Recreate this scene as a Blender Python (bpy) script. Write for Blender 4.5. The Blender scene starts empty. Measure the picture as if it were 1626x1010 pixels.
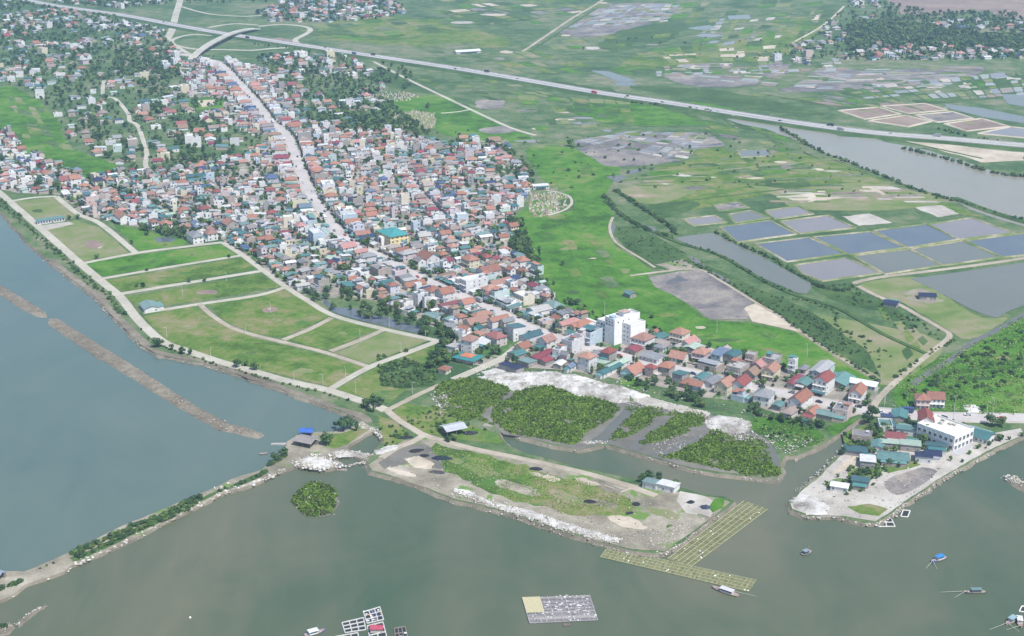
import bpy, math, random
import numpy as np
from mathutils import Vector, Matrix, noise as mnoise
from mathutils.geometry import tessellate_polygon

random.seed(7)
R = random.Random(11)
scene = bpy.context.scene
C = scene.collection

# ------------------------------------------------------------------ camera, sky, sun, exposure
IW, IH = 1626.0, 1010.0
FPX, CAMH = 2250.0, 340.0
PITCH = math.atan(790.0 / FPX)                             # horizon far above the frame
cam = bpy.data.objects.new('camera', bpy.data.cameras.new('camera'))
C.objects.link(cam)
cam.data.sensor_width = 36.0
cam.data.lens = FPX / IW * 36.0
cam.data.clip_start = 1.0
cam.data.clip_end = 12000.0
cam.location = (0, 0, CAMH)
cam.rotation_euler = (math.radians(90) - PITCH, 0, 0)
scene.camera = cam

SUN_EL, SUN_AZ = math.radians(58), math.radians(140)      # azimuth clockwise from +Y (view direction)
world = bpy.data.worlds.new('World'); scene.world = world; world.use_nodes = True
wn = world.node_tree.nodes; wl = world.node_tree.links
bg = wn['Background']
sky = wn.new('ShaderNodeTexSky'); sky.sky_type = 'NISHITA'; sky.sun_disc = False
sky.sun_elevation = SUN_EL; sky.sun_rotation = SUN_AZ
sky.altitude = 200; sky.air_density = 1.0; sky.dust_density = 1.2; sky.ozone_density = 1.0
wl.new(sky.outputs[0], bg.inputs[0]); bg.inputs[1].default_value = 0.12
sun = bpy.data.objects.new('sun', bpy.data.lights.new('sun', 'SUN')); C.objects.link(sun)
sun.data.energy = 4.0; sun.data.angle = math.radians(1.5); sun.data.color = (1.0, 0.965, 0.905)
sdir = Vector((math.sin(SUN_AZ) * math.cos(SUN_EL), math.cos(SUN_AZ) * math.cos(SUN_EL), math.sin(SUN_EL)))
sun.rotation_euler = sdir.to_track_quat('Z', 'Y').to_euler()
sun.location = (0, 0, 330)
scene.view_settings.view_transform = 'Standard'
scene.view_settings.look = 'None'
scene.view_settings.exposure = 0.56
scene.view_settings.gamma = 1.0
scene.view_settings.use_curve_mapping = False
scene.cycles.max_bounces = 5
scene.cycles.volume_bounces = 1
scene.cycles.transparent_max_bounces = 4
scene.cycles.use_denoising = True

# ------------------------------------------------------------------ ground coordinates
LZ = 1.5                                                   # level of the land above the water
cp, sp = math.cos(PITCH), math.sin(PITCH)
def at(px, py, z=LZ):
    """point of the level z that the photograph shows at pixel px, py"""
    x = (px - IW / 2) / FPX; y = (IH / 2 - py) / FPX
    dz = y * cp - sp; dy = y * sp + cp
    t = (CAMH - z) / (-dz)
    return Vector((x * t, dy * t, z))
def P2(pts, z=LZ):
    return [(v.x, v.y) for v in (at(a, b, z) for a, b in pts)]
def topx(x, y, z=LZ):
    d = y * cp - (z - CAMH) * sp; u = y * sp + (z - CAMH) * cp
    return IW / 2 + FPX * x / d, IH / 2 - FPX * u / d
def pxscale(x, y, z=LZ):
    return FPX / (y * cp - (z - CAMH) * sp)

# ------------------------------------------------------------------ materials
MATS = {}
def nodes_of(m):
    m.use_nodes = True
    return m.node_tree.nodes, m.node_tree.links, m.node_tree.nodes['Principled BSDF']
def pos_node(n): return n.new('ShaderNodeNewGeometry').outputs['Position']
def noise_node(n, l, scale, detail=4.0, rough=0.55, vec=None, dist=0.0):
    t = n.new('ShaderNodeTexNoise'); t.inputs['Scale'].default_value = scale
    t.inputs['Detail'].default_value = detail; t.inputs['Roughness'].default_value = rough
    t.inputs['Distortion'].default_value = dist
    l.new(vec if vec else pos_node(n), t.inputs['Vector']); return t.outputs[0]
def math_node(n, l, op, a, b):
    t = n.new('ShaderNodeMath'); t.operation = op
    for i, v in enumerate((a, b)):
        if isinstance(v, (int, float)): t.inputs[i].default_value = v
        else: l.new(v, t.inputs[i])
    return t.outputs[0]
def ramp_node(n, l, fac, stops):
    r = n.new('ShaderNodeValToRGB'); el = r.color_ramp.elements
    while len(el) > 1: el.remove(el[-1])
    el[0].position = stops[0][0]; el[0].color = (*stops[0][1], 1)
    for p, c in stops[1:]:
        e = el.new(p); e.color = (*c, 1)
    l.new(fac, r.inputs[0]); return r.outputs[0]
def mix_node(n, l, fac, a, b, mode='MIX'):
    t = n.new('ShaderNodeMix'); t.data_type = 'RGBA'; t.blend_type = mode
    for s, v in ((t.inputs[0], fac), (t.inputs[6], a), (t.inputs[7], b)):
        if isinstance(v, (int, float)): s.default_value = v
        elif isinstance(v, tuple): s.default_value = (*v, 1)
        else: l.new(v, s)
    return t.outputs[2]
def bump_node(n, l, h, strength, dist):
    b = n.new('ShaderNodeBump'); b.inputs['Strength'].default_value = strength
    b.inputs['Distance'].default_value = dist; l.new(h, b.inputs['Height']); return b.outputs[0]

def ground_mat(name, stops, s1=0.012, s2=0.11, s3=0.9, w=(0.5, 0.3, 0.2), rough=0.95, bump=0.4, spot=None, contrast=1.0):
    """earth or plants: three sizes of noise through a colour ramp; spot=(colour, scale, threshold) adds bare or wet patches"""
    m = bpy.data.materials.new(name); n, l, b = nodes_of(m); p = pos_node(n)
    a = noise_node(n, l, s1, 3, 0.6, p, 0.4); c = noise_node(n, l, s2, 4, 0.6, p); d = noise_node(n, l, s3, 3, 0.7, p)
    f = math_node(n, l, 'ADD', math_node(n, l, 'MULTIPLY', a, w[0]), math_node(n, l, 'ADD', math_node(n, l, 'MULTIPLY', c, w[1]), math_node(n, l, 'MULTIPLY', d, w[2])))
    f = math_node(n, l, 'ADD', math_node(n, l, 'MULTIPLY', math_node(n, l, 'SUBTRACT', f, 0.5), 2.0 * contrast), 0.5)
    col = ramp_node(n, l, f, stops)
    if spot:
        for (sc, scale, thr, wid) in spot:
            s = noise_node(n, l, scale, 4, 0.6, p, 0.6)
            k = ramp_node(n, l, s, [(thr, (0, 0, 0)), (thr + wid, (1, 1, 1))])
            col = mix_node(n, l, k, col, sc)
    l.new(col, b.inputs['Base Color']); b.inputs['Roughness'].default_value = rough
    b.inputs['Specular IOR Level'].default_value = 0.15
    if bump: l.new(bump_node(n, l, math_node(n, l, 'ADD', d, c), bump, 0.6), b.inputs['Normal'])
    MATS[name] = m; return m
def water_mat(name, deep, silt, rough=0.12, s1=0.006, thr=0.5, wid=0.2, bump=0.12, spec=0.5):
    m = bpy.data.materials.new(name); n, l, b = nodes_of(m); p = pos_node(n)
    mp = n.new('ShaderNodeMapping'); mp.inputs['Scale'].default_value = (1.0, .45, 1.0); mp.inputs['Rotation'].default_value = (0, 0, .5); l.new(p, mp.inputs['Vector'])
    a = math_node(n, l, 'ADD', math_node(n, l, 'MULTIPLY', noise_node(n, l, s1, 5, 0.62, mp.outputs[0], 1.2), .7), math_node(n, l, 'MULTIPLY', noise_node(n, l, s1 * 5, 4, 0.6, mp.outputs[0], 1.4), .3))
    k = ramp_node(n, l, a, [(thr - wid, (0, 0, 0)), (thr + wid, (1, 1, 1))])
    l.new(mix_node(n, l, k, deep, silt), b.inputs['Base Color'])
    g = noise_node(n, l, 0.02, 3, 0.5, p, 0.5)
    rr = n.new('ShaderNodeMapRange'); l.new(g, rr.inputs[0]); rr.inputs[3].default_value = rough * 0.6; rr.inputs[4].default_value = rough * 1.6
    l.new(rr.outputs[0], b.inputs['Roughness']); b.inputs['IOR'].default_value = 1.33; b.inputs['Specular IOR Level'].default_value = spec
    w = noise_node(n, l, 0.55, 3, 0.6, p, 0.3)
    l.new(bump_node(n, l, w, bump, 0.35), b.inputs['Normal'])
    MATS[name] = m; return m
def attr_mat(name, rough=0.8, grime=0.25, gscale=0.6, wave=None, spec=0.3, translucent=0.0):
    """colour comes from the mesh's own Col attribute, with stains and grain on top"""
    m = bpy.data.materials.new(name); n, l, b = nodes_of(m); p = pos_node(n)
    at_ = n.new('ShaderNodeAttribute'); at_.attribute_name = 'Col'
    g = noise_node(n, l, gscale, 4, 0.65, p)
    k = ramp_node(n, l, g, [(0.3, (1 - grime,) * 3), (0.7, (1 + grime * 0.35,) * 3)])
    col = mix_node(n, l, 1.0, at_.outputs['Color'], k, 'MULTIPLY')
    l.new(col, b.inputs['Base Color']); b.inputs['Roughness'].default_value = rough; b.inputs['Specular IOR Level'].default_value = spec
    if wave:
        tc = n.new('ShaderNodeTexCoord'); wv = n.new('ShaderNodeTexWave'); wv.inputs['Scale'].default_value = wave
        l.new(tc.outputs['Object'], wv.inputs['Vector'])
        l.new(bump_node(n, l, wv.outputs[0], 0.5, 0.05), b.inputs['Normal'])
    if translucent:
        out = n['Material Output']; tr = n.new('ShaderNodeBsdfTranslucent'); mx = n.new('ShaderNodeMixShader')
        l.new(col, tr.inputs[0]); mx.inputs[0].default_value = translucent
        l.new(b.outputs[0], mx.inputs[1]); l.new(tr.outputs[0], mx.inputs[2]); l.new(mx.outputs[0], out.inputs[0])
    MATS[name] = m; return m

M_LAND = ground_mat('land', [(0.1, (0.04, 0.085, 0.034)), (0.38, (0.066, 0.12, 0.046)), (0.55, (0.095, 0.145, 0.06)), (0.72, (0.13, 0.16, 0.085)), (0.9, (0.19, 0.185, 0.125))],
                    s1=0.006, s2=0.045, s3=0.35, w=(0.4, 0.35, 0.25), contrast=2.2, spot=[((0.28, 0.27, 0.24), 0.02, 0.68, 0.05), ((0.05, 0.09, 0.035), 0.03, 0.62, 0.08)])
M_GRASS = ground_mat('bright_grass', [(0.1, (0.033, 0.088, 0.012)), (0.36, (0.052, 0.142, 0.016)), (0.6, (0.07, 0.178, 0.02)), (0.8, (0.105, 0.188, 0.034)), (0.95, (0.15, 0.19, 0.06))], s1=0.01, s2=0.06, s3=0.35, w=(.4,.35,.25), contrast=2.3, spot=[((0.055, 0.11, 0.03), 0.05, 0.6, 0.08)])
M_PLOT = ground_mat('plot_grass', [(0.1, (0.05, 0.098, 0.018)), (0.36, (0.08, 0.148, 0.026)), (0.55, (0.115, 0.17, 0.037)), (0.72, (0.155, 0.17, 0.06)), (0.9, (0.205, 0.19, 0.1))], s1=0.012, s2=0.06, s3=0.35, w=(.4,.35,.25), contrast=2.4, spot=[((0.06, 0.14, 0.03), 0.03, 0.58, 0.1)])
M_PLOT_DRY = ground_mat('dry_plot', [(0.2, (0.1, 0.16, 0.045)), (0.45, (0.15, 0.19, 0.07)), (0.62, (0.2, 0.2, 0.11)), (0.8, (0.27, 0.22, 0.16)), (0.95, (0.36, 0.3, 0.25))], s1=0.02, s2=0.08, s3=0.6, contrast=1.2)
M_SCRUB = ground_mat('dark_scrub', [(0.2, (0.03, 0.065, 0.022)), (0.5, (0.05, 0.1, 0.03)), (0.75, (0.08, 0.13, 0.045)), (0.95, (0.12, 0.14, 0.07))], s1=0.02, s2=0.12, s3=0.8, contrast=1.2)
M_MUD = ground_mat('mud', [(0.2, (0.1, 0.095, 0.08)), (0.5, (0.15, 0.142, 0.122)), (0.8, (0.21, 0.195, 0.165))], s1=0.02, s2=0.1, s3=0.7, rough=0.55, bump=0.15)
M_MUDFIELD = ground_mat('mud_field', [(0.1, (0.1, 0.092, 0.09)), (0.38, (0.16, 0.145, 0.14)), (0.6, (0.21, 0.19, 0.175)), (0.85, (0.29, 0.255, 0.215))], s1=0.016, s2=0.05, s3=0.4, contrast=1.9, rough=0.62, bump=0.1, spot=[((0.1, 0.105, 0.12), 0.03, 0.6, 0.05)])
M_BANK = ground_mat('bank_earth', [(0.2, (0.105, 0.095, 0.075)), (0.5, (0.18, 0.16, 0.125)), (0.8, (0.28, 0.25, 0.2))], s1=0.03, s2=0.2, s3=0.9, bump=0.8)
M_SAND = ground_mat('sand', [(0.2, (0.3, 0.255, 0.2)), (0.5, (0.42, 0.365, 0.29)), (0.8, (0.53, 0.475, 0.39))], s1=0.03, s2=0.15, s3=0.8, bump=0.4)
M_PALE = ground_mat('pale_earth', [(0.2, (0.25, 0.23, 0.2)), (0.5, (0.37, 0.345, 0.31)), (0.8, (0.48, 0.46, 0.42))], s1=0.03, s2=0.15, s3=0.8, bump=0.3)
M_RUBBLE = ground_mat('white_rubble', [(0.15, (0.2, 0.18, 0.155)), (0.42, (0.37, 0.355, 0.33)), (0.75, (0.57, 0.56, 0.535))], s1=0.04, s2=0.2, s3=0.9, contrast=1.6, bump=1.0, spot=[((0.22, 0.2, 0.16), 0.12, 0.62, 0.06), ((0.1, 0.13, 0.06), 0.07, 0.66, 0.04)])
M_TOWN = ground_mat('town_ground', [(0.2, (0.13, 0.15, 0.1)), (0.4, (0.22, 0.2, 0.17)), (0.6, (0.3, 0.27, 0.24)), (0.85, (0.4, 0.37, 0.34))], s1=0.03, s2=0.12, s3=0.7, contrast=1.2, spot=[((0.06, 0.13, 0.035), 0.035, 0.56, 0.05)])
M_YARD = ground_mat('peninsula_earth', [(0.2, (0.14, 0.13, 0.1)), (0.45, (0.22, 0.2, 0.155)), (0.65, (0.29, 0.265, 0.21)), (0.85, (0.39, 0.365, 0.31))], s1=0.03, s2=0.12, s3=0.7, contrast=1.2, spot=[((0.12, 0.2, 0.05), 0.04, 0.58, 0.06)])
M_HEATH = ground_mat('heath', [(0.2, (0.16, 0.12, 0.105)), (0.5, (0.23, 0.175, 0.15)), (0.8, (0.3, 0.24, 0.19))], s1=0.012, s2=0.05, s3=0.3)
M_ASPHALT = ground_mat('asphalt', [(0.2, (0.3, 0.3, 0.31)), (0.8, (0.4, 0.4, 0.41))], s1=0.02, s2=0.2, s3=1.5, rough=0.8, bump=0.05)
M_CONC = ground_mat('concrete_road', [(0.2, (0.29, 0.275, 0.225)), (0.5, (0.38, 0.36, 0.3)), (0.8, (0.46, 0.44, 0.375))], s1=0.03, s2=0.2, s3=1.2, rough=0.85, bump=0.1)
M_STREET = ground_mat('street_concrete', [(0.2, (0.34, 0.32, 0.31)), (0.5, (0.42, 0.39, 0.38)), (0.8, (0.49, 0.46, 0.45))], s1=0.04, s2=0.2, s3=1.2, rough=0.85, bump=0.1)
M_DIRT = ground_mat('dirt_road', [(0.2, (0.24, 0.21, 0.16)), (0.5, (0.33, 0.29, 0.23)), (0.8, (0.42, 0.38, 0.31))], s1=0.04, s2=0.25, s3=1.2, bump=0.3)
M_COURT = ground_mat('grey_court', [(0.2, (0.3, 0.3, 0.32)), (0.8, (0.42, 0.42, 0.43))], s1=0.05, s2=0.3, s3=1.2, bump=0.1)
M_SEA = water_mat('sea_water', (0.05, 0.086, 0.05), (0.132, 0.13, 0.086), rough=0.15, s1=0.0036, thr=0.5, wid=0.15, spec=0.45)
M_BAY = water_mat('bay_water', (0.068, 0.116, 0.1), (0.105, 0.142, 0.12), rough=0.12, s1=0.004, thr=0.5, wid=0.14, spec=0.55)
M_WET = water_mat('wet_flat', (0.22, 0.22, 0.2), (0.33, 0.32, 0.29), rough=0.25, s1=.02)
M_POND_B = water_mat('pond_blue', (0.085, 0.105, 0.125), (0.12, 0.135, 0.145), rough=0.1, s1=.02)
M_POND_G = water_mat('pond_grey', (0.12, 0.13, 0.105), (0.16, 0.158, 0.13), rough=0.14)
M_POND_M = water_mat('pond_silty', (0.17, 0.16, 0.16), (0.23, 0.2, 0.19), rough=0.18)
M_RIVER = water_mat('river_water', (0.2, 0.19, 0.145), (0.25, 0.23, 0.18), rough=0.16)
M_CREEK = water_mat('creek_water', (0.1, 0.105, 0.09), (0.14, 0.135, 0.115), rough=0.16)
M_WALL = attr_mat('plaster', 0.85, 0.22, 0.5)
M_TILE = attr_mat('roof_tile', 0.75, 0.3, 0.8, wave=2.2)
M_SHEET = attr_mat('sheet_metal', 0.45, 0.22, 0.45, wave=2.0, spec=0.4)
M_PAINT = attr_mat('paint', 0.4, 0.12, 1.0, spec=0.5)
M_WOOD = attr_mat('weathered_wood', 0.85, 0.35, 1.5)
M_STONE = attr_mat('stone', 0.9, 0.25, 1.2)
M_LEAF = attr_mat('foliage', 0.7, 0.35, 0.25, translucent=0.22, spec=0.2)
M_GLASS = bpy.data.materials.new('window_glass'); _n, _l, _b = nodes_of(M_GLASS)
_b.inputs['Base Color'].default_value = (0.035, 0.045, 0.06, 1); _b.inputs['Roughness'].default_value = 0.12
M_NET = attr_mat('net', 0.95, 0.5, 0.8)

# ------------------------------------------------------------------ mesh builder
class MB:
    def __init__(s): s.v = []; s.f = []; s.m = []; s.c = []
    def face(s, pts, col=(.5, .5, .5), mi=0):
        b = len(s.v); s.v += [tuple(p) for p in pts]; s.f.append(tuple(range(b, b + len(pts)))); s.m.append(mi); s.c.append(col)
    def box(s, x0, x1, y0, y1, z0, z1, col=(.5, .5, .5), mi=0, topcol=None, M=None):
        b = len(s.v)
        q = [(x0, y0, z0), (x1, y0, z0), (x1, y1, z0), (x0, y1, z0), (x0, y0, z1), (x1, y0, z1), (x1, y1, z1), (x0, y1, z1)]
        if M is not None: q = [tuple(M @ Vector(p)) for p in q]
        s.v += q
        for i, f in enumerate(((3, 2, 1, 0), (4, 5, 6, 7), (0, 1, 5, 4), (1, 2, 6, 5), (2, 3, 7, 6), (3, 0, 4, 7))):
            s.f.append(tuple(b + k for k in f)); s.m.append(mi); s.c.append(topcol if (topcol and i == 1) else col)
    def bar(s, a, b, r, col, mi=0, n=5, r2=None):
        a = Vector(a); b = Vector(b); d = (b - a)
        q = d.to_track_quat('Z', 'Y'); r2 = r if r2 is None else r2; k = len(s.v)
        for (c, rr) in ((a, r), (b, r2)):
            for i in range(n):
                t = 2 * math.pi * i / n
                s.v.append(tuple(c + q @ Vector((rr * math.cos(t), rr * math.sin(t), 0))))
        for i in range(n):
            j = (i + 1) % n; s.f.append((k + i, k + j, k + n + j, k + n + i)); s.m.append(mi); s.c.append(col)
        s.f.append(tuple(k + n - 1 - i for i in range(n))); s.m.append(mi); s.c.append(col)
        s.f.append(tuple(k + n + i for i in range(n))); s.m.append(mi); s.c.append(col)
    def hip(s, w, d, z, rise, over, col, mi=0, x=0, y=0, cap=True):
        """hipped roof with eaves thickness over a w x d plan"""
        a, b = w / 2 + over, d / 2 + over; t = 0.16
        if a < b: rx, ry = 0.0, b - a
        else: rx, ry = a - b, 0.0
        e = [(x - a, y - b), (x + a, y - b), (x + a, y + b), (x - a, y + b)]
        rp = (x - rx, y - ry, z + rise + t), (x + rx, y + ry, z + rise + t)
        E = [(p[0], p[1], z + t) for p in e]; D = [(p[0], p[1], z) for p in e]
        if a < b:
            fs = [[E[0], E[1], rp[0]], [E[1], E[2], rp[1], rp[0]], [E[2], E[3], rp[1]], [E[3], E[0], rp[0], rp[1]]]
        else:
            fs = [[E[0], E[1], rp[1], rp[0]], [E[1], E[2], rp[1]], [E[2], E[3], rp[0], rp[1]], [E[3], E[0], rp[0]]]
        for f in fs: s.face(f, col, mi)
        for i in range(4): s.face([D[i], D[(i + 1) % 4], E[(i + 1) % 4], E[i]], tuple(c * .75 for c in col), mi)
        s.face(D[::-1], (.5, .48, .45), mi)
        if cap and (rx > .3 or ry > .3):
            lc = tuple(min(1, c * 1.25) for c in col)
            s.box(rp[0][0] - .14, rp[1][0] + .14, rp[0][1] - .14, rp[1][1] + .14, rp[0][2] - .1, rp[0][2] + .12, lc, mi)
    def gable(s, w, d, z, rise, over, col, mi=0, x=0, y=0, axis='y', wallcol=None, wmi=0, wmb=None):
        """gabled roof, ridge along axis; the gable triangles go to wmb as wall"""
        t = 0.16
        def T(p):
            return (x + p[0], y + p[1], p[2]) if axis == 'y' else (x + p[1], y + p[0], p[2])
        if axis == 'x': w, d = d, w
        a, b = w / 2, d / 2; dz = rise * over / a
        for sgn in (-1, 1):
            lo = sgn * (a + over)
            q = [(lo, -b - over, z - dz), (lo, b + over, z - dz), (0, b + over, z + rise), (0, -b - over, z + rise)]
            up = [(p[0], p[1], p[2] + t) for p in q]
            fl = (sgn > 0) == (axis == 'y')
            s.face([T(p) for p in (up if fl else up[::-1])], col, mi)
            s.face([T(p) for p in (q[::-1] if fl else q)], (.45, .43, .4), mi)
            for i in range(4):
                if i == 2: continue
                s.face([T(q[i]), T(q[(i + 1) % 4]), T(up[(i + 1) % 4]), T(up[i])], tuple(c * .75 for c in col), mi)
        if wmb is not None:
            for sy in (-b, b):
                wmb.face([T((-a, sy, z)), T((a, sy, z)), T((0, sy, z + rise))], wallcol, wmi)
        lc = tuple(min(1, c * 1.2) for c in col); u = z + rise + t
        if axis == 'y': s.box(x - .14, x + .14, y - b - over, y + b + over, u - .1, u + .1, lc, mi)
        else: s.box(x - b - over, x + b + over, y - .14, y + .14, u - .1, u + .1, lc, mi)
    def mono(s, w, d, z, rise, over, col, mi=0, x=0, y=0):
        a, b = w / 2 + over, d / 2 + over; t = .12
        q = [(x - a, y - b, z - rise * over / d), (x + a, y - b, z - rise * over / d), (x + a, y + b, z + rise), (x - a, y + b, z + rise)]
        up = [(p[0], p[1], p[2] + t) for p in q]
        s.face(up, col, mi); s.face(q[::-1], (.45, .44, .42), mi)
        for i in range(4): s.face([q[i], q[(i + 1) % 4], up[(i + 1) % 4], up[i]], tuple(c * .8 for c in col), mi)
    def add(s, o, M=None):
        b = len(s.v)
        s.v += o.v if M is None else [tuple(M @ Vector(p)) for p in o.v]
        s.f += [tuple(b + i for i in f) for f in o.f]; s.m += o.m; s.c += o.c
    def mesh(s, name, mats):
        me = bpy.data.meshes.new(name); me.from_pydata(s.v, [], s.f)
        for m in (mats if isinstance(mats, (list, tuple)) else [mats]): me.materials.append(m)
        if any(s.m): me.polygons.foreach_set('material_index', s.m)
        a = me.attributes.new('Col', 'FLOAT_COLOR', 'FACE')
        a.data.foreach_set('color', np.concatenate([np.array(s.c, dtype=np.float32), np.ones((len(s.c), 1), np.float32)], axis=1).ravel())
        me.update(); return me
    def build(s, name, mats, parent=None, loc=None, rz=0.0):
        return obj(name, s.mesh(name, mats), parent, loc, rz)

def obj(name, me, parent=None, loc=None, rz=0.0, scale=None):
    o = bpy.data.objects.new(name, me); C.objects.link(o)
    if parent is not None: o.parent = parent
    if loc is not None: o.location = loc
    if rz: o.rotation_euler = (0, 0, rz)
    if scale is not None: o.scale = scale
    return o
def empty(name, loc, rz=0.0):
    o = bpy.data.objects.new(name, None); C.objects.link(o); o.location = loc; o.rotation_euler = (0, 0, rz)
    o.empty_display_size = 1.0; return o
PENDING = []
def tag(o, label=None, cat=None, group=None, kind=None, auto=False):
    """auto: the label is made to single the thing out at the end, by the landmark it stands nearest to"""
    if label: o['label'] = label
    if cat: o['category'] = cat
    if group: o['group'] = group
    if kind: o['kind'] = kind
    if auto: PENDING.append(o)
    return o
def np_mesh(name, V, F, mats, col=None):
    """V (n,3), F (m,k) arrays of equal-sided faces"""
    me = bpy.data.meshes.new(name); k = F.shape[1]
    me.vertices.add(len(V)); me.vertices.foreach_set('co', V.astype(np.float32).ravel())
    me.loops.add(F.size); me.loops.foreach_set('vertex_index', F.astype(np.int32).ravel())
    me.polygons.add(len(F)); me.polygons.foreach_set('loop_start', np.arange(0, F.size, k, dtype=np.int32))
    for m in (mats if isinstance(mats, (list, tuple)) else [mats]): me.materials.append(m)
    if col is not None:
        a = me.attributes.new('Col', 'FLOAT_COLOR', 'FACE')
        a.data.foreach_set('color', np.concatenate([col.astype(np.float32), np.ones((len(col), 1), np.float32)], axis=1).ravel())
    me.update(calc_edges=True); me.validate(); return me

# ------------------------------------------------------------------ plan geometry
def smooth(pts, n=6, closed=False):
    P = [Vector(p[:2]) for p in pts]; out = []; m = len(P)
    for i in range(m if closed else m - 1):
        g = (lambda k: P[k % m]) if closed else (lambda k: P[max(0, min(m - 1, k))])
        p0, p1, p2, p3 = g(i - 1), g(i), g(i + 1), g(i + 2)
        for j in range(n):
            t = j / n
            out.append(0.5 * ((2 * p1) + (p2 - p0) * t + (2 * p0 - 5 * p1 + 4 * p2 - p3) * t * t + (3 * p1 - p0 - 3 * p2 + p3) * t ** 3))
    if not closed: out.append(P[-1])
    return [(p.x, p.y) for p in out]
def jag(pts, amp=1.0, step=4.0, seed=0.0, fq=1.0):
    """closed outline resampled and roughened"""
    out = []
    for i in range(len(pts)):
        a = Vector(pts[i]); b = Vector(pts[(i + 1) % len(pts)]); L = (b - a).length; n = max(1, min(90, int(L / step)))
        nx = Vector((-(b - a).y, (b - a).x)) / max(L, 1e-6)
        for j in range(n):
            p = a + (b - a) * (j / n)
            k = mnoise.noise(Vector((p.x * .05 * fq + seed, p.y * .05 * fq, seed))) + .8 * mnoise.noise(Vector((p.x * .13 * fq, p.y * .13 * fq + seed, 3.3))) + .5 * mnoise.noise(Vector((p.x * .4 * fq, p.y * .4 * fq + seed, 7.3)))
            q = p + nx * k * amp * (1.0 if L < 400 else 0.0); out.append((q.x, q.y))
    return out
def area(pts): return 0.5 * sum(pts[i][0] * pts[(i + 1) % len(pts)][1] - pts[(i + 1) % len(pts)][0] * pts[i][1] for i in range(len(pts)))
def inside(pt, poly):
    x, y = pt; c = False; n = len(poly); j = n - 1
    for i in range(n):
        xi, yi = poly[i]; xj, yj = poly[j]
        if (yi > y) != (yj > y) and x < (xj - xi) * (y - yi) / (yj - yi) + xi: c = not c
        j = i
    return c
def inside_np(X, Y, poly):
    c = np.zeros(X.shape, bool); n = len(poly); j = n - 1
    for i in range(n):
        xi, yi = poly[i]; xj, yj = poly[j]
        if yi != yj:
            c ^= ((yi > Y) != (yj > Y)) & (X < (xj - xi) * (Y - yi) / (yj - yi) + xi)
        j = i
    return c
def sheet(name, pts, mat, z, kind='structure', skirt=0.0, smat=None, drop=None):
    """a filled outline at level z; skirt>0 slopes its rim down to level drop"""
    if area(pts) < 0: pts = pts[::-1]
    V = [(p[0], p[1], z) for p in pts]; n = len(V)
    F = [tuple(t) for t in tessellate_polygon([[Vector(v) for v in V]])]
    F2 = []
    for t in F:
        a, b, c = (Vector(V[i][:2]) for i in t)
        F2.append(t if (b - a).cross(c - a) > 0 else t[::-1])
    mi = [0] * len(F2)
    if skirt:
        for i in range(n):
            a, b, c = Vector(pts[i - 1]), Vector(pts[i]), Vector(pts[(i + 1) % n])
            t = (b - a).normalized() + (c - b).normalized()
            t = t.normalized() if t.length > 1e-6 else (b - a).normalized()
            o = b + Vector((t.y, -t.x)) * skirt * R.uniform(.75, 1.25); V.append((o.x, o.y, drop))
        for i in range(n):
            j = (i + 1) % n; F2.append((i, n + i, n + j, j)); mi.append(1)
    me = bpy.data.meshes.new(name); me.from_pydata(V, [], F2)
    me.materials.append(mat)
    if skirt: me.materials.append(smat); me.polygons.foreach_set('material_index', mi)
    me.update()
    o = obj(name, me); o['kind'] = kind; return o
_lv = [0]
def patch(name, px, mat, lv=1, rough=0.0, seed=1.0):
    w = P2(px)
    if rough:
        k = (sum(p[1] for p in w) / len(w) / 950.0) ** 1.7; k = max(.8, k)
        w = jag(smooth(w, 3, True) if rough > 1.4 else w, rough * k, 4.0 * max(1, k * .6), seed, 1 / max(1, k ** .7))
    _lv[0] += 1
    return sheet(name, w, mat, LZ + .05 * lv + .0007 * (_lv[0] % 40))
ROADS = []                                                 # (polyline, half width) keeps houses and trees off
def ribbon(name, w2, width, mat, z=LZ + .35, base=LZ - .1, z2=None, side=0.25, structure=True, parent=None, keep=True, zf=None):
    """a road or dyke: flat top with sloping sides down to the ground"""
    n = len(w2); V = []; F = []
    for i in range(n):
        a = Vector(w2[max(0, i - 1)]); b = Vector(w2[min(n - 1, i + 1)]); t = (b - a)
        t = t.normalized() if t.length > 1e-6 else Vector((1, 0)); nx = Vector((-t.y, t.x)); c = Vector(w2[i])
        zz = zf(i / (n - 1)) if zf else z
        for off, h in ((width / 2 + side, base), (width / 2, zz), (-width / 2, zz), (-width / 2 - side, base)):
            p = c + nx * off; V.append((p.x, p.y, h))
    for i in range(n - 1):
        for k in range(3):
            F.append((i * 4 + k, i * 4 + k + 1, (i + 1) * 4 + k + 1, (i + 1) * 4 + k))
    F.append((0, 1, 2, 3)); e = (n - 1) * 4; F.append((e + 3, e + 2, e + 1, e))
    me = bpy.data.meshes.new(name); me.from_pydata(V, [], F); me.materials.append(mat); me.update()
    o = obj(name, me, parent)
    if structure and parent is None: o['kind'] = 'structure'
    if keep: ROADS.append((w2, width / 2))
    return o
def road(name, px, width, mat, n=5, z=LZ + .3, **k):
    _lv[0] += 1
    return ribbon(name, smooth(P2(px), n), width, mat, z + .004 * (_lv[0] % 30), **k)

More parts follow.
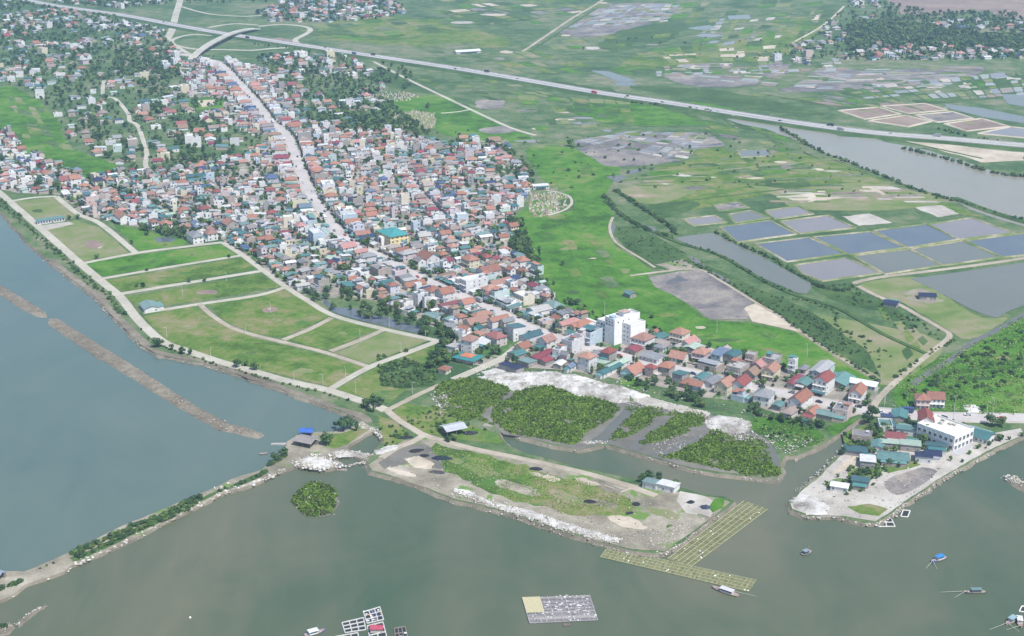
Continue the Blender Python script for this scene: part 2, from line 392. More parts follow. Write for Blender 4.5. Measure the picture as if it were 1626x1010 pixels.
# ------------------------------------------------------------------ water and land
def big_sheet(name, x0, x1, y0, y1, z, mat):
    return sheet(name, [(x0, y0), (x1, y0), (x1, y1), (x0, y1)], mat, z)
big_sheet('sea', -3400, 3400, -250, 6000, 0.0, M_SEA)
coast = [(0, 335), (20, 358), (45, 385), (75, 412), (110, 440), (150, 470), (176, 498), (200, 522), (222, 545), (250, 562), (300, 572), (350, 585), (400, 602),
         (450, 620), (500, 638), (540, 652), (572, 664), (582, 672), (594, 678), (606, 686), (608, 698), (600, 710), (590, 722), (583, 734), (590, 748), (632, 761), (683, 779),
         (722, 794), (760, 803), (810, 816), (849, 828), (895, 846), (939, 856), (964, 864), (1003, 874), (1042, 880), (1057, 877), (1093, 851), (1139, 817), (1166, 797), (1150, 789), (1119, 785),
         (1083, 775), (1055, 765), (1020, 764), (990, 756), (939, 746), (900, 738), (861, 726), (836, 720), (808, 708), (798, 696), (790, 684), (810, 688), (836, 697), (879, 707), (921, 715), (960, 706), (990, 713), (1024, 723),
         (1060, 734), (1100, 745), (1150, 752), (1200, 760), (1232, 762), (1240, 752), (1238, 738), (1248, 724), (1267, 724), (1306, 706), (1327, 690), (1366, 664), (1378, 674), (1360, 697), (1329, 725), (1314, 740), (1293, 758),
         (1267, 783), (1252, 798), (1256, 809), (1283, 820), (1314, 818), (1340, 821), (1370, 829), (1391, 830), (1412, 818), (1435, 800), (1473, 775), (1512, 750), (1540, 735), (1574, 715), (1602, 702), (1626, 691)]
cw = P2(coast)
far = [tuple(at(1760, 640))[:2], (3400, 1150), (3400, 6000), (-3400, 6000), (-3400, 1900)]
p0 = Vector(cw[0]); pl = at(-60, 270)
land = jag(cw + far + [(pl.x, pl.y)], 1.3, 3.5, 5.0)
sheet('ground', land, M_LAND, LZ, skirt=2.4, smat=M_BANK, drop=-0.5)

dyke = [(0, 905), (15, 907), (39, 908), (77, 892), (116, 874), (180, 841), (257, 809), (335, 777), (373, 757), (412, 746), (453, 714), (456, 702), (470, 691), (503, 686), (529, 685), (560, 677), (576, 668), (590, 676), (594, 684), (580, 690),
        (565, 700), (552, 708), (556, 716), (576, 722), (592, 724), (584, 732), (560, 724), (535, 722), (528, 730), (536, 742), (510, 746), (490, 741), (467, 740), (449, 747), (426, 756), (410, 765), (386, 774), (347, 786), (309, 805), (283, 818), (257, 830), (232, 845), (180, 870), (144, 886), (116, 897), (103, 907), (77, 917), (39, 928), (21, 942), (0, 952)]
dw = P2(dyke); dw = dw + [(at(-120, 1000).x, at(-120, 1000).y), (at(-120, 950).x, at(-120, 950).y)]
sheet('bay', P2([(-900, 120), (-120, 230), (0, 325), (80, 402), (215, 520), (300, 565), (450, 608), (590, 655), (600, 680), (560, 690), (490, 702), (460, 722), (420, 748), (330, 788), (240, 826), (160, 862), (90, 898), (40, 920), (0, 932), (-110, 985), (-500, 1150)], 0), M_BAY, .012)
sheet('breakwater', jag(dw, 0.9, 3.0, 9.0), M_YARD, LZ - .15, skirt=.9, smat=M_BANK, drop=-0.4)
def bank_strip(px, depth, seed):
    w = smooth(P2(px), 3); inner = []
    for i in range(len(w)):
        t = (Vector(w[min(len(w) - 1, i + 1)]) - Vector(w[max(0, i - 1)])).normalized(); k = depth * (1 + .5 * mnoise.noise(Vector((w[i][0] * .06, w[i][1] * .06, seed)))); inner.append((w[i][0] - t.y * k, w[i][1] + t.x * k))
    sheet('shore_bank', jag(w + inner[::-1], 1.3, 3.0, seed), M_BANK, LZ + .055)
bank_strip(coast[3:18], 5.0, 3.0)
bank_strip([(590, 746), (632, 759), (683, 777), (722, 792), (760, 801), (810, 814), (849, 826), (895, 844), (939, 854), (1003, 872)], 4.0, 5.0)
sheet('green_strip', jag(P2([(110, 886), (144, 872), (180, 855), (232, 832), (257, 819), (309, 796), (347, 778), (400, 756), (425, 744), (428, 750), (390, 768), (345, 784), (300, 806), (250, 830), (200, 855), (150, 880), (120, 892)], LZ - .1), 1.0, 3, 3.0), M_SCRUB, LZ - .08)
sheet('green_strip', jag(P2([(505, 692), (540, 688), (570, 680), (588, 682), (575, 690), (552, 706), (530, 712), (515, 706)], LZ - .1), 1.0, 3, 4.0), M_PLOT, LZ - .08)
spit1 = [(90, 506), (116, 523), (154, 546), (201, 575), (257, 611), (309, 644), (360, 672), (410, 686), (418, 690), (410, 695), (347, 681), (283, 645), (232, 614), (180, 581), (129, 550), (77, 513), (80, 506)]
sheet('sand_spit', jag(P2(spit1, .6), 1.2, 3.0, 2.0), M_BANK, 0.35, skirt=.9, smat=M_BANK, drop=-.3)
spit2 = [(-40, 430), (0, 453), (39, 476), (72, 497), (74, 503), (60, 502), (34, 489), (0, 466), (-40, 445)]
sheet('sand_spit', jag(P2(spit2, .6), 1.0, 3.0, 4.0), M_BANK, 0.35, skirt=.9, smat=M_BANK, drop=-.3)
isl = [(463, 792), (470, 782), (485, 770), (500, 764), (518, 768), (532, 776), (538, 790), (536, 808), (525, 818), (505, 821), (485, 819), (475, 808)]
isl_in = [(500 + (a - 500) * .93, 793 + (b - 793) * .93) for a, b in isl]
sheet('mangrove_islet', jag(P2(isl_in, .15), 1.6, 2.5, 6.0), M_MUD, 0.12, skirt=1.2, smat=M_MUD, drop=-.2)
sheet('rock_spit', jag(P2([(1600, 757), (1612, 758), (1626, 766), (1660, 780), (1660, 800), (1626, 778), (1612, 770)], .5), .8, 2.0, 3.0), M_BANK, .5, skirt=2, smat=M_BANK, drop=-.3)
sheet('shoal', jag(P2([(-60, 985), (0, 992), (14, 988), (20, 996), (12, 1005), (0, 1008), (-60, 1040)], .4), .8, 2.0, 8.0), M_BANK, .4, skirt=2, smat=M_BANK, drop=-.3)
sheet('shoal', jag(P2([(26, 990), (44, 975), (60, 965), (76, 962), (60, 970), (46, 981), (30, 995)], .25), .5, 2.0, 1.0), M_BANK, .25, skirt=1.5, smat=M_BANK, drop=-.3)

# ------------------------------------------------------------------ fields, yards and mud
T_A = [(0, 255), (60, 258), (130, 285), (200, 272), (300, 265), (380, 250), (440, 215), (470, 240), (530, 362), (620, 420), (720, 466), (715, 500), (690, 520), (640, 500), (600, 478), (540, 470), (500, 480), (440, 442), (392, 404), (350, 380), (300, 378), (270, 366), (215, 360), (180, 352), (135, 343), (95, 310), (30, 306), (0, 300)]
T_B = [(445, 205), (500, 195), (560, 212), (640, 212), (700, 228), (780, 235), (830, 262), (846, 292), (815, 345), (815, 395), (852, 435), (882, 478), (920, 505), (960, 522), (905, 547), (830, 515), (720, 466), (620, 420), (540, 370), (480, 270)]
T_C = [(720, 466), (830, 515), (905, 547), (960, 522), (1015, 526), (1100, 542), (1200, 578), (1310, 592), (1400, 612), (1385, 652), (1340, 667), (1280, 668), (1230, 655), (1190, 640), (1120, 632), (1060, 616), (1000, 606), (950, 596), (880, 586), (810, 584), (735, 578), (718, 552), (690, 520), (715, 500)]
T_D = [(322, 90), (352, 98), (430, 112), (480, 190), (500, 203), (445, 212), (400, 215), (345, 190), (300, 150), (285, 105)]
patch('town_ground', T_A, M_TOWN, 1, 1.3); patch('town_ground', T_B, M_TOWN, 1.2, 1.3, 2); patch('town_ground', T_C, M_TOWN, 1.4, 1.3, 3); patch('town_ground', T_D, M_TOWN, 1.6, 1.3, 4)
G1 = [(815, 350), (850, 320), (905, 300), (895, 250), (940, 235), (985, 268), (960, 310), (975, 345), (965, 370), (985, 395), (1030, 425), (1028, 442), (1092, 484), (1128, 508), (1190, 512), (1245, 524), (1290, 540), (1385, 598), (1400, 612), (1310, 592), (1200, 578), (1100, 542), (1015, 526), (960, 522), (915, 500), (880, 470), (855, 430), (820, 395)]
patch('grass_field', G1, M_GRASS, 2, 1.5)
patch('grass_field', [(835, 240), (880, 230), (945, 245), (960, 262), (980, 275), (960, 300), (900, 298), (860, 285)], M_GRASS, 2.3, 1.5, 3)
patch('grass_field', [(0, 138), (45, 150), (90, 190), (108, 232), (182, 262), (160, 280), (125, 284), (45, 246), (28, 215), (0, 205)], M_GRASS, 2, 1.5, 4)
patch('grass_field', [(600, 165), (690, 150), (735, 165), (800, 200), (745, 214), (690, 205), (620, 195)], M_GRASS, 2, 1.5, 6)
patch('grass_field', [(690, 175), (740, 178), (800, 203), (850, 222), (800, 226), (700, 212)], M_GRASS, 2.2, 1.5, 7)
patch('grass_field', [(293, 160), (330, 153), (358, 160), (350, 172), (305, 176)], M_GRASS, 2, .8, 7)
patch('sand_court', [(315, 160), (340, 158), (342, 167), (322, 170)], M_SAND, 2.4, .8, 7)
patch('grass_field', [(570, 22), (720, 40), (820, 70), (700, 76), (560, 66), (500, 58)], M_PLOT, 2, 1.5, 8)
patch('grass_field', [(985, 100), (1050, 80), (1200, 60), (1290, 30), (1330, 20), (1240, 90), (1120, 100), (1000, 112)], M_PLOT, 2, 1.5, 9)
patch('grass_field', [(900, 170), (1000, 160), (1130, 165), (1200, 190), (1060, 200), (960, 195)], M_GRASS, 2.5, 1.5, 10)
patch('grass_field', [(1050, 270), (1180, 240), (1300, 250), (1400, 285), (1520, 330), (1560, 345), (1440, 325), (1330, 300), (1210, 310), (1120, 330), (1040, 330)], M_PLOT, 2.6, 1.5, 11)
patch('grass_field', [(1420, 612), (1470, 580), (1545, 545), (1626, 505), (1700, 540), (1700, 640), (1626, 655), (1500, 652), (1430, 650)], M_GRASS, 2, 1.5, 12)
patch('scrub_field', [(1215, 470), (1300, 500), (1360, 510), (1500, 545), (1440, 600), (1395, 610), (1290, 545), (1240, 510)], M_PLOT_DRY, 2.6, 1.5, 13)
patch('scrub_field', [(970, 360), (1010, 360), (1060, 385), (1100, 410), (1130, 425), (1060, 428), (1030, 425), (990, 392)], M_SCRUB, 2.8, 1.3, 14)
patch('scrub_field', [(1105, 415), (1165, 440), (1230, 470), (1290, 495), (1380, 560), (1400, 600), (1290, 540), (1200, 480), (1145, 445)], M_SCRUB, 2.9, 1.3, 15)
patch('scrub_field', [(1360, 455), (1450, 440), (1500, 470), (1560, 505), (1600, 505), (1540, 540), (1500, 520), (1430, 480)], M_PLOT_DRY, 2.5, 1.5, 16)
patch('dry_field', [(985, 300), (1050, 290), (1110, 300), (1060, 320), (1010, 322)], M_PLOT_DRY, 3, 1.5, 17)
patch('mud_field', [(1029, 440), (1075, 432), (1109, 428), (1139, 443), (1196, 480), (1188, 507), (1127, 507), (1093, 482), (1042, 456)], M_MUDFIELD, 3, 1.2, 18)
patch('sand_field', [(1182, 490), (1202, 481), (1250, 510), (1283, 531), (1240, 521), (1195, 511)], M_SAND, 3.3, 1.2, 19)
patch('heath', [(1400, -60), (1700, -60), (1700, 40), (1560, 18), (1480, 24), (1420, 12)], M_HEATH, 2, 2, 20)
patch('dry_field', [(1190, 295), (1260, 300), (1350, 290), (1440, 300), (1500, 315), (1460, 330), (1350, 335), (1260, 330), (1235, 312)], M_PLOT_DRY, 3, 1.5, 21)
# new building plots by the shore
plots = [([(22, 320), (88, 314), (120, 342), (112, 350), (62, 352)], M_PLOT_DRY), ([(66, 362), (120, 350), (155, 360), (205, 402), (132, 415)], M_PLOT_DRY), ([(180, 356), (215, 364), (300, 383), (290, 390), (222, 398)], M_GRASS),
         ([(138, 418), (216, 405), (350, 388), (377, 405), (162, 439)], M_GRASS), ([(166, 446), (382, 410), (410, 427), (194, 463)], M_PLOT), ([(198, 472), (414, 435), (446, 455), (317, 478), (228, 490)], M_PLOT),
         ([(330, 484), (410, 472), (452, 460), (490, 482), (522, 503), (450, 536), (405, 530), (362, 513)], M_PLOT), ([(458, 540), (530, 507), (598, 523), (524, 555), (505, 554)], M_PLOT), ([(534, 561), (612, 527), (680, 541), (584, 578)], M_PLOT_DRY),
         ([(228, 502), (310, 486), (345, 510), (400, 536), (450, 548), (520, 565), (576, 583), (522, 614), (400, 584), (300, 555), (262, 540)], M_PLOT), ([(535, 618), (590, 588), (690, 548), (700, 560), (690, 590), (650, 615), (620, 640), (590, 636)], M_PLOT)]
for i, (p, m) in enumerate(plots): patch('grass_plot', p, m, 2, .5, i)
rb = random.Random(8)
for i, (px, py, a, b, m) in enumerate([(430, 492, 15, 5, M_HEATH), (428, 490, 8, 2.5, M_SAND), (150, 388, 16, 7, M_HEATH), (158, 392, 9, 3, M_SAND), (570, 552, 14, 5, M_PLOT_DRY), (640, 556, 12, 4, M_PLOT_DRY), (300, 520, 14, 4, M_PLOT_DRY), (480, 590, 18, 5, M_PLOT_DRY), (400, 560, 12, 4, M_SCRUB), (250, 455, 16, 3, M_PLOT_DRY), (330, 465, 20, 3, M_HEATH), (545, 530, 10, 3, M_PLOT_DRY), (60, 335, 8, 3, M_SCRUB), (480, 500, 10, 3, M_GRASS), (360, 492, 8, 3, M_GRASS), (620, 575, 12, 4, M_GRASS), (900, 395, 14, 4, M_PLOT_DRY), (940, 412, 9, 3, M_SAND), (880, 345, 14, 4, M_PLOT), (960, 450, 16, 4, M_PLOT), (1060, 500, 20, 4, M_PLOT), (1150, 540, 24, 4, M_SCRUB), (1220, 555, 18, 4, M_PLOT), (910, 465, 12, 3, M_SCRUB), (990, 430, 12, 4, M_PLOT_DRY), (1005, 495, 9, 3, M_MUD), (870, 372, 8, 2, M_SCRUB), (1110, 520, 10, 2.5, M_SAND), (895, 270, 12, 3, M_PLOT), (1560, 600, 20, 6, M_SCRUB), (1500, 615, 16, 5, M_PLOT), (1590, 570, 18, 5, M_PLOT), (1530, 575, 14, 4, M_SCRUB), (50, 185, 16, 4, M_PLOT_DRY), (80, 225, 14, 4, M_SCRUB), (30, 170, 12, 3, M_HEATH)]):
    patch('bare_patch', [(px + a * math.cos(t) * rb.uniform(.6, 1.1), py - b * math.sin(t) * rb.uniform(.6, 1.1)) for t in (0, .8, 1.6, 2.4, 3.1, 3.9, 4.7, 5.5)], m, 2.7, 2.0, 300 + i)
patch('earth_yard', [(65, 358), (110, 352), (118, 356), (72, 366)], M_PALE, 2.6, .5, 2)
patch('scrub_field', [(600, 565), (660, 575), (700, 580), (690, 612), (640, 618), (604, 612)], M_SCRUB, 3, 1.4, 30)
# peninsula
patch('earth_yard', [(585, 738), (640, 700), (680, 692), (760, 716), (860, 735), (940, 752), (1000, 768), (1080, 782), (1145, 792), (1160, 798), (1135, 818), (1092, 850), (1055, 875), (1003, 872), (940, 855), (810, 813), (722, 791), (632, 759), (592, 746)], M_YARD, 1, 1.0, 31)
patch('grass_field', [(690, 706), (760, 722), (850, 745), (930, 768), (1005, 795), (1000, 812), (930, 820), (850, 802), (770, 780), (720, 755), (700, 735)], M_PLOT, 2, 5.0, 32)
for i, (px, py, a, b, m) in enumerate([(760, 745, 30, 7, M_PLOT_DRY), (820, 775, 34, 7, M_YARD), (900, 790, 30, 8, M_PLOT_DRY), (960, 800, 22, 6, M_YARD), (860, 755, 26, 5, M_SAND), (1000, 830, 30, 8, M_SAND), (1050, 815, 26, 7, M_PLOT_DRY), (930, 765, 24, 4, M_SAND), (720, 730, 14, 5, M_PLOT_DRY), (1070, 840, 16, 5, M_PLOT), (640, 750, 24, 5, M_SAND)]):
    patch('worn_patch', [(px + a * math.cos(t), py + a * .28 * math.cos(t) - b * math.sin(t)) for t in (0, .8, 1.6, 2.4, 3.1, 3.9, 4.7, 5.5)], m, 2.6, 4.0, 400 + i)
patch('grass_field', [(618, 658), (640, 640), (700, 650), (730, 668), (790, 690), (800, 705), (740, 700), (690, 690), (660, 690), (640, 675)], M_PLOT, 2.2, 1.3, 33)
patch('grass_field', [(600, 660), (625, 668), (650, 690), (640, 700), (612, 712), (606, 690)], M_PLOT, 2.3, 1.0, 34)
patch('pale_ground', [(1080, 780), (1118, 788), (1140, 800), (1128, 822), (1090, 815), (1072, 795)], M_PALE, 2.5, 1.0, 35)
patch('pale_ground', [(960, 848), (1010, 850), (1060, 838), (1110, 815), (1130, 822), (1088, 852), (1054, 873), (1005, 868)], M_YARD, 2.6, 1.2, 36)
patch('green_bank', [(1135, 792), (1150, 792), (1148, 806), (1130, 814), (1126, 806)], M_GRASS, 3, .8, 37)
patch('mud_yard', [(640, 705), (675, 706), (690, 716), (720, 735), (700, 745), (650, 735), (610, 745), (600, 735)], M_MUD, 2, 1.0, 38)
# river bank below the town
patch('mud_flat', [(690, 640), (760, 655), (800, 690), (840, 696), (921, 714), (960, 704), (1024, 722), (1100, 744), (1232, 760), (1238, 738), (1225, 705), (1190, 680), (1120, 655), (1060, 640), (1000, 632), (900, 640), (760, 610), (700, 615)], M_MUD, 1.8, 1.0, 39)
for i, p in enumerate([[(931, 703), (960, 684), (985, 655), (1000, 642), (1016, 645), (998, 664), (975, 690), (965, 704)], [(992, 711), (1020, 695), (1045, 674), (1058, 666), (1052, 676), (1030, 697), (1012, 716)], [(1026, 722), (1060, 712), (1100, 696), (1125, 686), (1112, 698), (1080, 712), (1050, 730)], [(1200, 690), (1225, 705), (1240, 735), (1236, 755), (1226, 735), (1205, 705)]]):
    patch('creek', p, M_CREEK, 2.4, .8, 40 + i)
patch('green_bank', [(1190, 665), (1230, 662), (1290, 680), (1310, 690), (1300, 705), (1250, 718), (1225, 700), (1195, 685)], M_GRASS, 2.5, 1.2, 44)
patch('green_bank', [(985, 600), (1012, 602), (1030, 612), (1010, 618), (985, 614)], M_GRASS, 2.6, .8, 45)
# east quay
patch('earth_yard', [(1300, 760), (1330, 728), (1362, 700), (1400, 690), (1440, 700), (1500, 720), (1570, 690), (1620, 680), (1626, 690), (1574, 713), (1512, 748), (1473, 773), (1435, 798), (1410, 816), (1390, 828), (1340, 819), (1284, 818), (1258, 808), (1254, 799), (1270, 782)], M_PALE, 2, .9, 46)
patch('grey_court', [(1405, 768), (1440, 748), (1475, 744), (1488, 753), (1460, 774), (1425, 786)], M_MUDFIELD, 3, 2.2, 47)
patch('grey_court', [(1510, 702), (1532, 700), (1545, 708), (1522, 724), (1508, 718)], M_COURT, 3, .2, 48)
patch('green_bank', [(1345, 750), (1385, 735), (1405, 745), (1385, 762), (1372, 775), (1350, 768)], M_PLOT, 3, 1.0, 49)
patch('green_bank', [(1336, 690), (1370, 675), (1398, 680), (1400, 700), (1370, 712), (1345, 716)], M_PLOT, 3.2, 1.0, 50)
patch('green_bank', [(1310, 680), (1345, 668), (1366, 662), (1340, 682), (1322, 692)], M_GRASS, 3.2, .8, 51)
patch('earth_yard', [(1430, 466), (1462, 457), (1492, 470), (1500, 478), (1478, 482), (1448, 480)], M_YARD, 3.4, 1.0, 52)
patch('dry_field', [(1040, 420), (1085, 412), (1108, 426), (1070, 430)], M_YARD, 3.4, 1.2, 53)
patch('dirt_patch', [(1395, 700), (1420, 715), (1390, 735), (1345, 745), (1320, 755), (1340, 732), (1370, 715)], M_SAND, 3.4, 1.0, 55)
patch('green_bank', [(1400, 738), (1440, 730), (1462, 738), (1440, 746), (1410, 752)], M_PLOT, 3.5, 1.0, 56)
patch('green_bank', [(1345, 805), (1380, 800), (1410, 808), (1395, 820), (1365, 816)], M_PLOT, 3.5, 1.0, 57)
patch('green_bank', [(1310, 770), (1330, 760), (1345, 764), (1335, 772), (1318, 776)], M_PLOT_DRY, 3.6, 1.5, 58)
for i, p in enumerate([[(1060, 166), (1180, 186), (1262, 214), (1180, 204), (1090, 186)], [(1000, 136), (1100, 140), (1190, 152), (1310, 182), (1180, 172), (1080, 156)], [(860, 128), (960, 140), (1040, 158), (930, 150)], [(1345, 46), (1400, 36), (1470, 44), (1560, 58), (1640, 55), (1640, 82), (1560, 78), (1440, 74), (1345, 84)], [(1560, 125), (1640, 118), (1640, 148), (1560, 160), (1500, 158)], [(1330, 146), (1440, 146), (1540, 160), (1420, 164)], [(700, 20), (780, 14), (860, 30), (760, 36)], [(1290, 452), (1350, 462), (1420, 488), (1380, 492), (1310, 470)], [(560, 108), (640, 120), (690, 145), (620, 140)], [(1000, 40), (1080, 48), (1040, 72), (950, 78)], [(1180, 292), (1260, 282), (1290, 296), (1210, 300)], [(1030, 325), (1110, 322), (1080, 340), (1040, 345)]]):
    patch('scrub_field', p, M_SCRUB, 2.95, 2.2, 120 + i)
# salt flats and mud in the far fields
sf = [[(910, 226), (972, 214), (1029, 210), (1070, 229), (1090, 250), (1065, 258), (990, 265), (949, 258)], [(1055, 214), (1124, 213), (1147, 232), (1088, 235)], [(890, 50), (930, 30), (960, 8), (1060, 5), (1086, 12), (1060, 30), (990, 48), (930, 60)], [(1080, 103), (1155, 100), (1160, 108), (1090, 110)],
      [(1050, 122), (1120, 118), (1200, 125), (1190, 136), (1110, 138)], [(1195, 105), (1240, 100), (1250, 115), (1215, 120)], [(1245, 140), (1300, 130), (1390, 130), (1360, 142), (1255, 146)], [(1285, 115), (1340, 110), (1400, 118), (1440, 130), (1390, 136), (1330, 126)], [(1400, 115), (1470, 108), (1560, 106), (1540, 122), (1480, 130), (1440, 128)],
      [(760, 205), (800, 200), (815, 210), (780, 213)], [(755, 160), (795, 158), (800, 170), (762, 172)], [(1300, 152), (1340, 155), (1360, 165), (1320, 164)], [(1400, 170), (1420, 160), (1480, 165)]]
for i, p in enumerate(sf): patch('salt_flat', p, M_MUDFIELD, 3, 1.6, 60 + i)
for i, p in enumerate([[(1430, 222), (1470, 218), (1540, 235), (1626, 242), (1626, 255), (1560, 258), (1490, 238)], [(1372, 295), (1400, 292), (1430, 304), (1400, 310), (1365, 303)], [(1337, 344), (1381, 339), (1417, 354), (1363, 359)], [(1453, 330), (1494, 326), (1524, 340), (1489, 345)], [(1240, 312), (1300, 306), (1340, 315), (1270, 322)]]):
    patch('sand_field', p, M_SAND if i != 2 and i != 3 else M_PALE, 3.2, 1.2, 80 + i)
def plot_grid(quad, nu, nv, mats, skip=.25, lv=3.8, seed=1, gap=.06):
    """small fields side by side: a quadrilateral cut into uneven plots of different ground"""
    q = random.Random(seed); A, B, C_, D = quad; us = sorted([0, 1] + [(k + q.uniform(-.3, .3)) / nu for k in range(1, nu)]); vs = sorted([0, 1] + [(k + q.uniform(-.3, .3)) / nv for k in range(1, nv)])
    V = []; F = []; MI = []; ml = []
    for i in range(nu):
        for j in range(nv):
            if q.random() < skip: continue
            g_ = gap * q.uniform(.5, 1.6); u0, u1 = us[i] + g_ / nu, us[i + 1] - g_ / nu; v0, v1 = vs[j] + g_ / nv, vs[j + 1] - g_ / nv; m_ = q.choice(mats)
            if m_ not in ml: ml.append(m_)
            pts = []
            for u, v in ((u0, v0), (u1, v0), (u1, v1), (u0, v1)):
                pts.append(tuple((A[k] * (1 - u) + B[k] * u) * (1 - v) + (D[k] * (1 - u) + C_[k] * u) * v for k in (0, 1)))
            w = P2(pts); k = (w[0][1] / 950.0) ** 1.3; w = jag(w, .9 * k, 7.0, seed + i * 3.1 + j, 1 / max(1, k ** .7))
            if area(w) < 0: w = w[::-1]
            b = len(V); z = LZ + .05 * lv + .003 * q.random(); V += [(p[0], p[1], z) for p in w]
            for t in tessellate_polygon([[Vector((p[0], p[1], 0)) for p in w]]):
                a_, b_, c_ = (Vector(w[x]) for x in t); F.append(tuple(b + x for x in (t if (b_ - a_).cross(c_ - a_) > 0 else t[::-1]))); MI.append(ml.index(m_))
    me = bpy.data.meshes.new('field_plots'); me.from_pydata(V, [], F)
    for m_ in ml: me.materials.append(m_)
    me.polygons.foreach_set('material_index', MI); me.update(); o = obj('field_plots', me); o['kind'] = 'structure'
GF = [M_LAND, M_PLOT, M_PLOT_DRY, M_SCRUB, M_GRASS, M_LAND]; SFm = [M_MUDFIELD, M_WET, M_POND_M, M_PLOT_DRY, M_WET, M_HEATH, M_WET, M_PALE, M_LAND]
for i, (q_, nu, nv, ms, sk) in enumerate([
    ([(500, 30), (900, 2), (930, 30), (560, 66)], 9, 6, GF, .45), ([(640, 72), (900, 60), (1010, 118), (800, 116)], 7, 5, GF, .45), ([(1060, 5), (1340, -6), (1300, 45), (1000, 75)], 8, 6, GF, .4), ([(1000, 80), (1240, 62), (1220, 98), (1040, 100)], 7, 4, GF + [M_SAND], .35),
    ([(895, 48), (965, 8), (1082, 6), (1062, 34)], 9, 7, SFm + [M_POND_G, M_POND_M], .15), ([(1045, 120), (1080, 102), (1260, 98), (1235, 138)], 9, 5, SFm, .35), ([(1250, 142), (1290, 112), (1560, 106), (1500, 140)], 12, 5, SFm, .35), ([(908, 224), (1000, 208), (1130, 212), (1090, 256)], 9, 7, SFm + [M_POND_G, M_POND_M], .12),
    ([(640, 2), (900, -8), (1000, 10), (760, 40)], 8, 6, GF + [M_MUDFIELD, M_SAND], .4), ([(1130, 30), (1260, 20), (1240, 60), (1090, 80)], 7, 6, GF + [M_PALE, M_POND_M], .3), ([(1230, 225), (1330, 255), (1480, 310), (1380, 292)], 6, 4, GF, .4), ([(1100, 258), (1250, 235), (1340, 262), (1180, 285)], 6, 5, GF + [M_MUDFIELD], .35), ([(700, 125), (900, 150), (960, 168), (780, 160)], 8, 3, GF, .4), ([(1090, 180), (1240, 205), (1300, 245), (1130, 215)], 6, 4, GF + [M_MUDFIELD], .4), ([(1040, 105), (1330, 92), (1345, 112), (1040, 122)], 14, 3, SFm + GF, .25), ([(1330, 140), (1626, 112), (1640, 150), (1400, 168)], 12, 5, SFm + GF, .3),
    ([(820, 150), (1000, 160), (1010, 200), (850, 208)], 6, 5, GF, .5), ([(640, 118), (800, 122), (860, 150), (720, 150)], 5, 4, GF, .45), ([(1000, 300), (1040, 262), (1320, 252), (1420, 296)], 8, 5, GF + [M_PLOT_DRY], .4), ([(1215, 322), (1250, 300), (1420, 296), (1500, 322)], 8, 4, [M_SAND, M_PLOT_DRY, M_HEATH, M_PALE, M_MUDFIELD, M_PLOT], .25),
    ([(1180, 150), (1420, 150), (1560, 200), (1330, 172)], 7, 4, GF + [M_HEATH], .5), ([(10, 150), (60, 160), (120, 240), (40, 230)], 3, 6, [M_PLOT, M_GRASS, M_PLOT_DRY, M_LAND], .35), ([(1390, 485), (1440, 495), (1490, 530), (1440, 575)], 3, 3, [M_PLOT_DRY, M_SCRUB, M_PLOT], .4), ([(450, 40), (560, 36), (600, 60), (520, 64)], 4, 3, GF, .4), ([(1270, 18), (1340, 12), (1330, 45), (1240, 66)], 4, 4, GF + [M_SAND], .4), ([(850, 300), (940, 260), (960, 330), (840, 345)], 4, 4, [M_GRASS, M_PLOT, M_SCRUB, M_GRASS], .45), ([(850, 380), (950, 380), (1020, 470), (900, 480)], 4, 5, [M_GRASS, M_PLOT, M_GRASS, M_LAND], .5)]):
    plot_grid(q_, int(nu * 1.45), int(nv * 1.35), ms, sk, 3.4 + .05 * i, 100 + i, .1)
rr = random.Random(5)
for i in range(70):                                        # small pale pools and bare strips of the far fields
    px, py = rr.choice([(rr.uniform(700, 1320), rr.uniform(20, 140)), (rr.uniform(830, 1010), rr.uniform(170, 235)), (rr.uniform(1020, 1330), rr.uniform(255, 300)), (rr.uniform(1240, 1626), rr.uniform(120, 150))])
    a, b = rr.uniform(6, 22), rr.uniform(1.0, 2.6)
    patch('bare_patch', [(px - a, py), (px - a * .3, py - b), (px + a * .6, py - b * .8), (px + a, py + b * .2), (px + a * .2, py + b)], rr.choice([M_MUDFIELD, M_SAND, M_PALE, M_POND_M, M_PLOT_DRY, M_PLOT, M_SCRUB]), 3.6, 1.6, i)

# ponds with earth dykes
def pond(name, px, mat, dyk=True, rough=.4, h=.75, dm=None, wd=2.2):
    if dyk:
        cx, cy = sum(p[0] for p in px) / len(px), sum(p[1] for p in px) / len(px); px = [(cx + (a - cx) * 1.035, cy + (b - cy) * 1.05) for a, b in px]
    w = P2(px)
    sheet(name, jag(w, rough, 5, len(px) + px[0][0]), mat, LZ + .2 + R.uniform(0, .02))
    if dyk:
        h += R.uniform(-.08, .08); c = w + [w[0], w[1]]
        ribbon('earth_dyke', jag(w, rough, 8, px[0][0])[:] + [jag(w, rough, 8, px[0][0])[0]], wd, dm or M_DIKE, LZ + h, keep=False, side=1.0)
M_DIKE = ground_mat('dyke_earth', [(0.2, (0.09, 0.15, 0.045)), (0.45, (0.16, 0.19, 0.08)), (0.62, (0.28, 0.26, 0.17)), (0.85, (0.42, 0.38, 0.31))], s1=0.02, s2=0.09, s3=0.7, contrast=1.3)
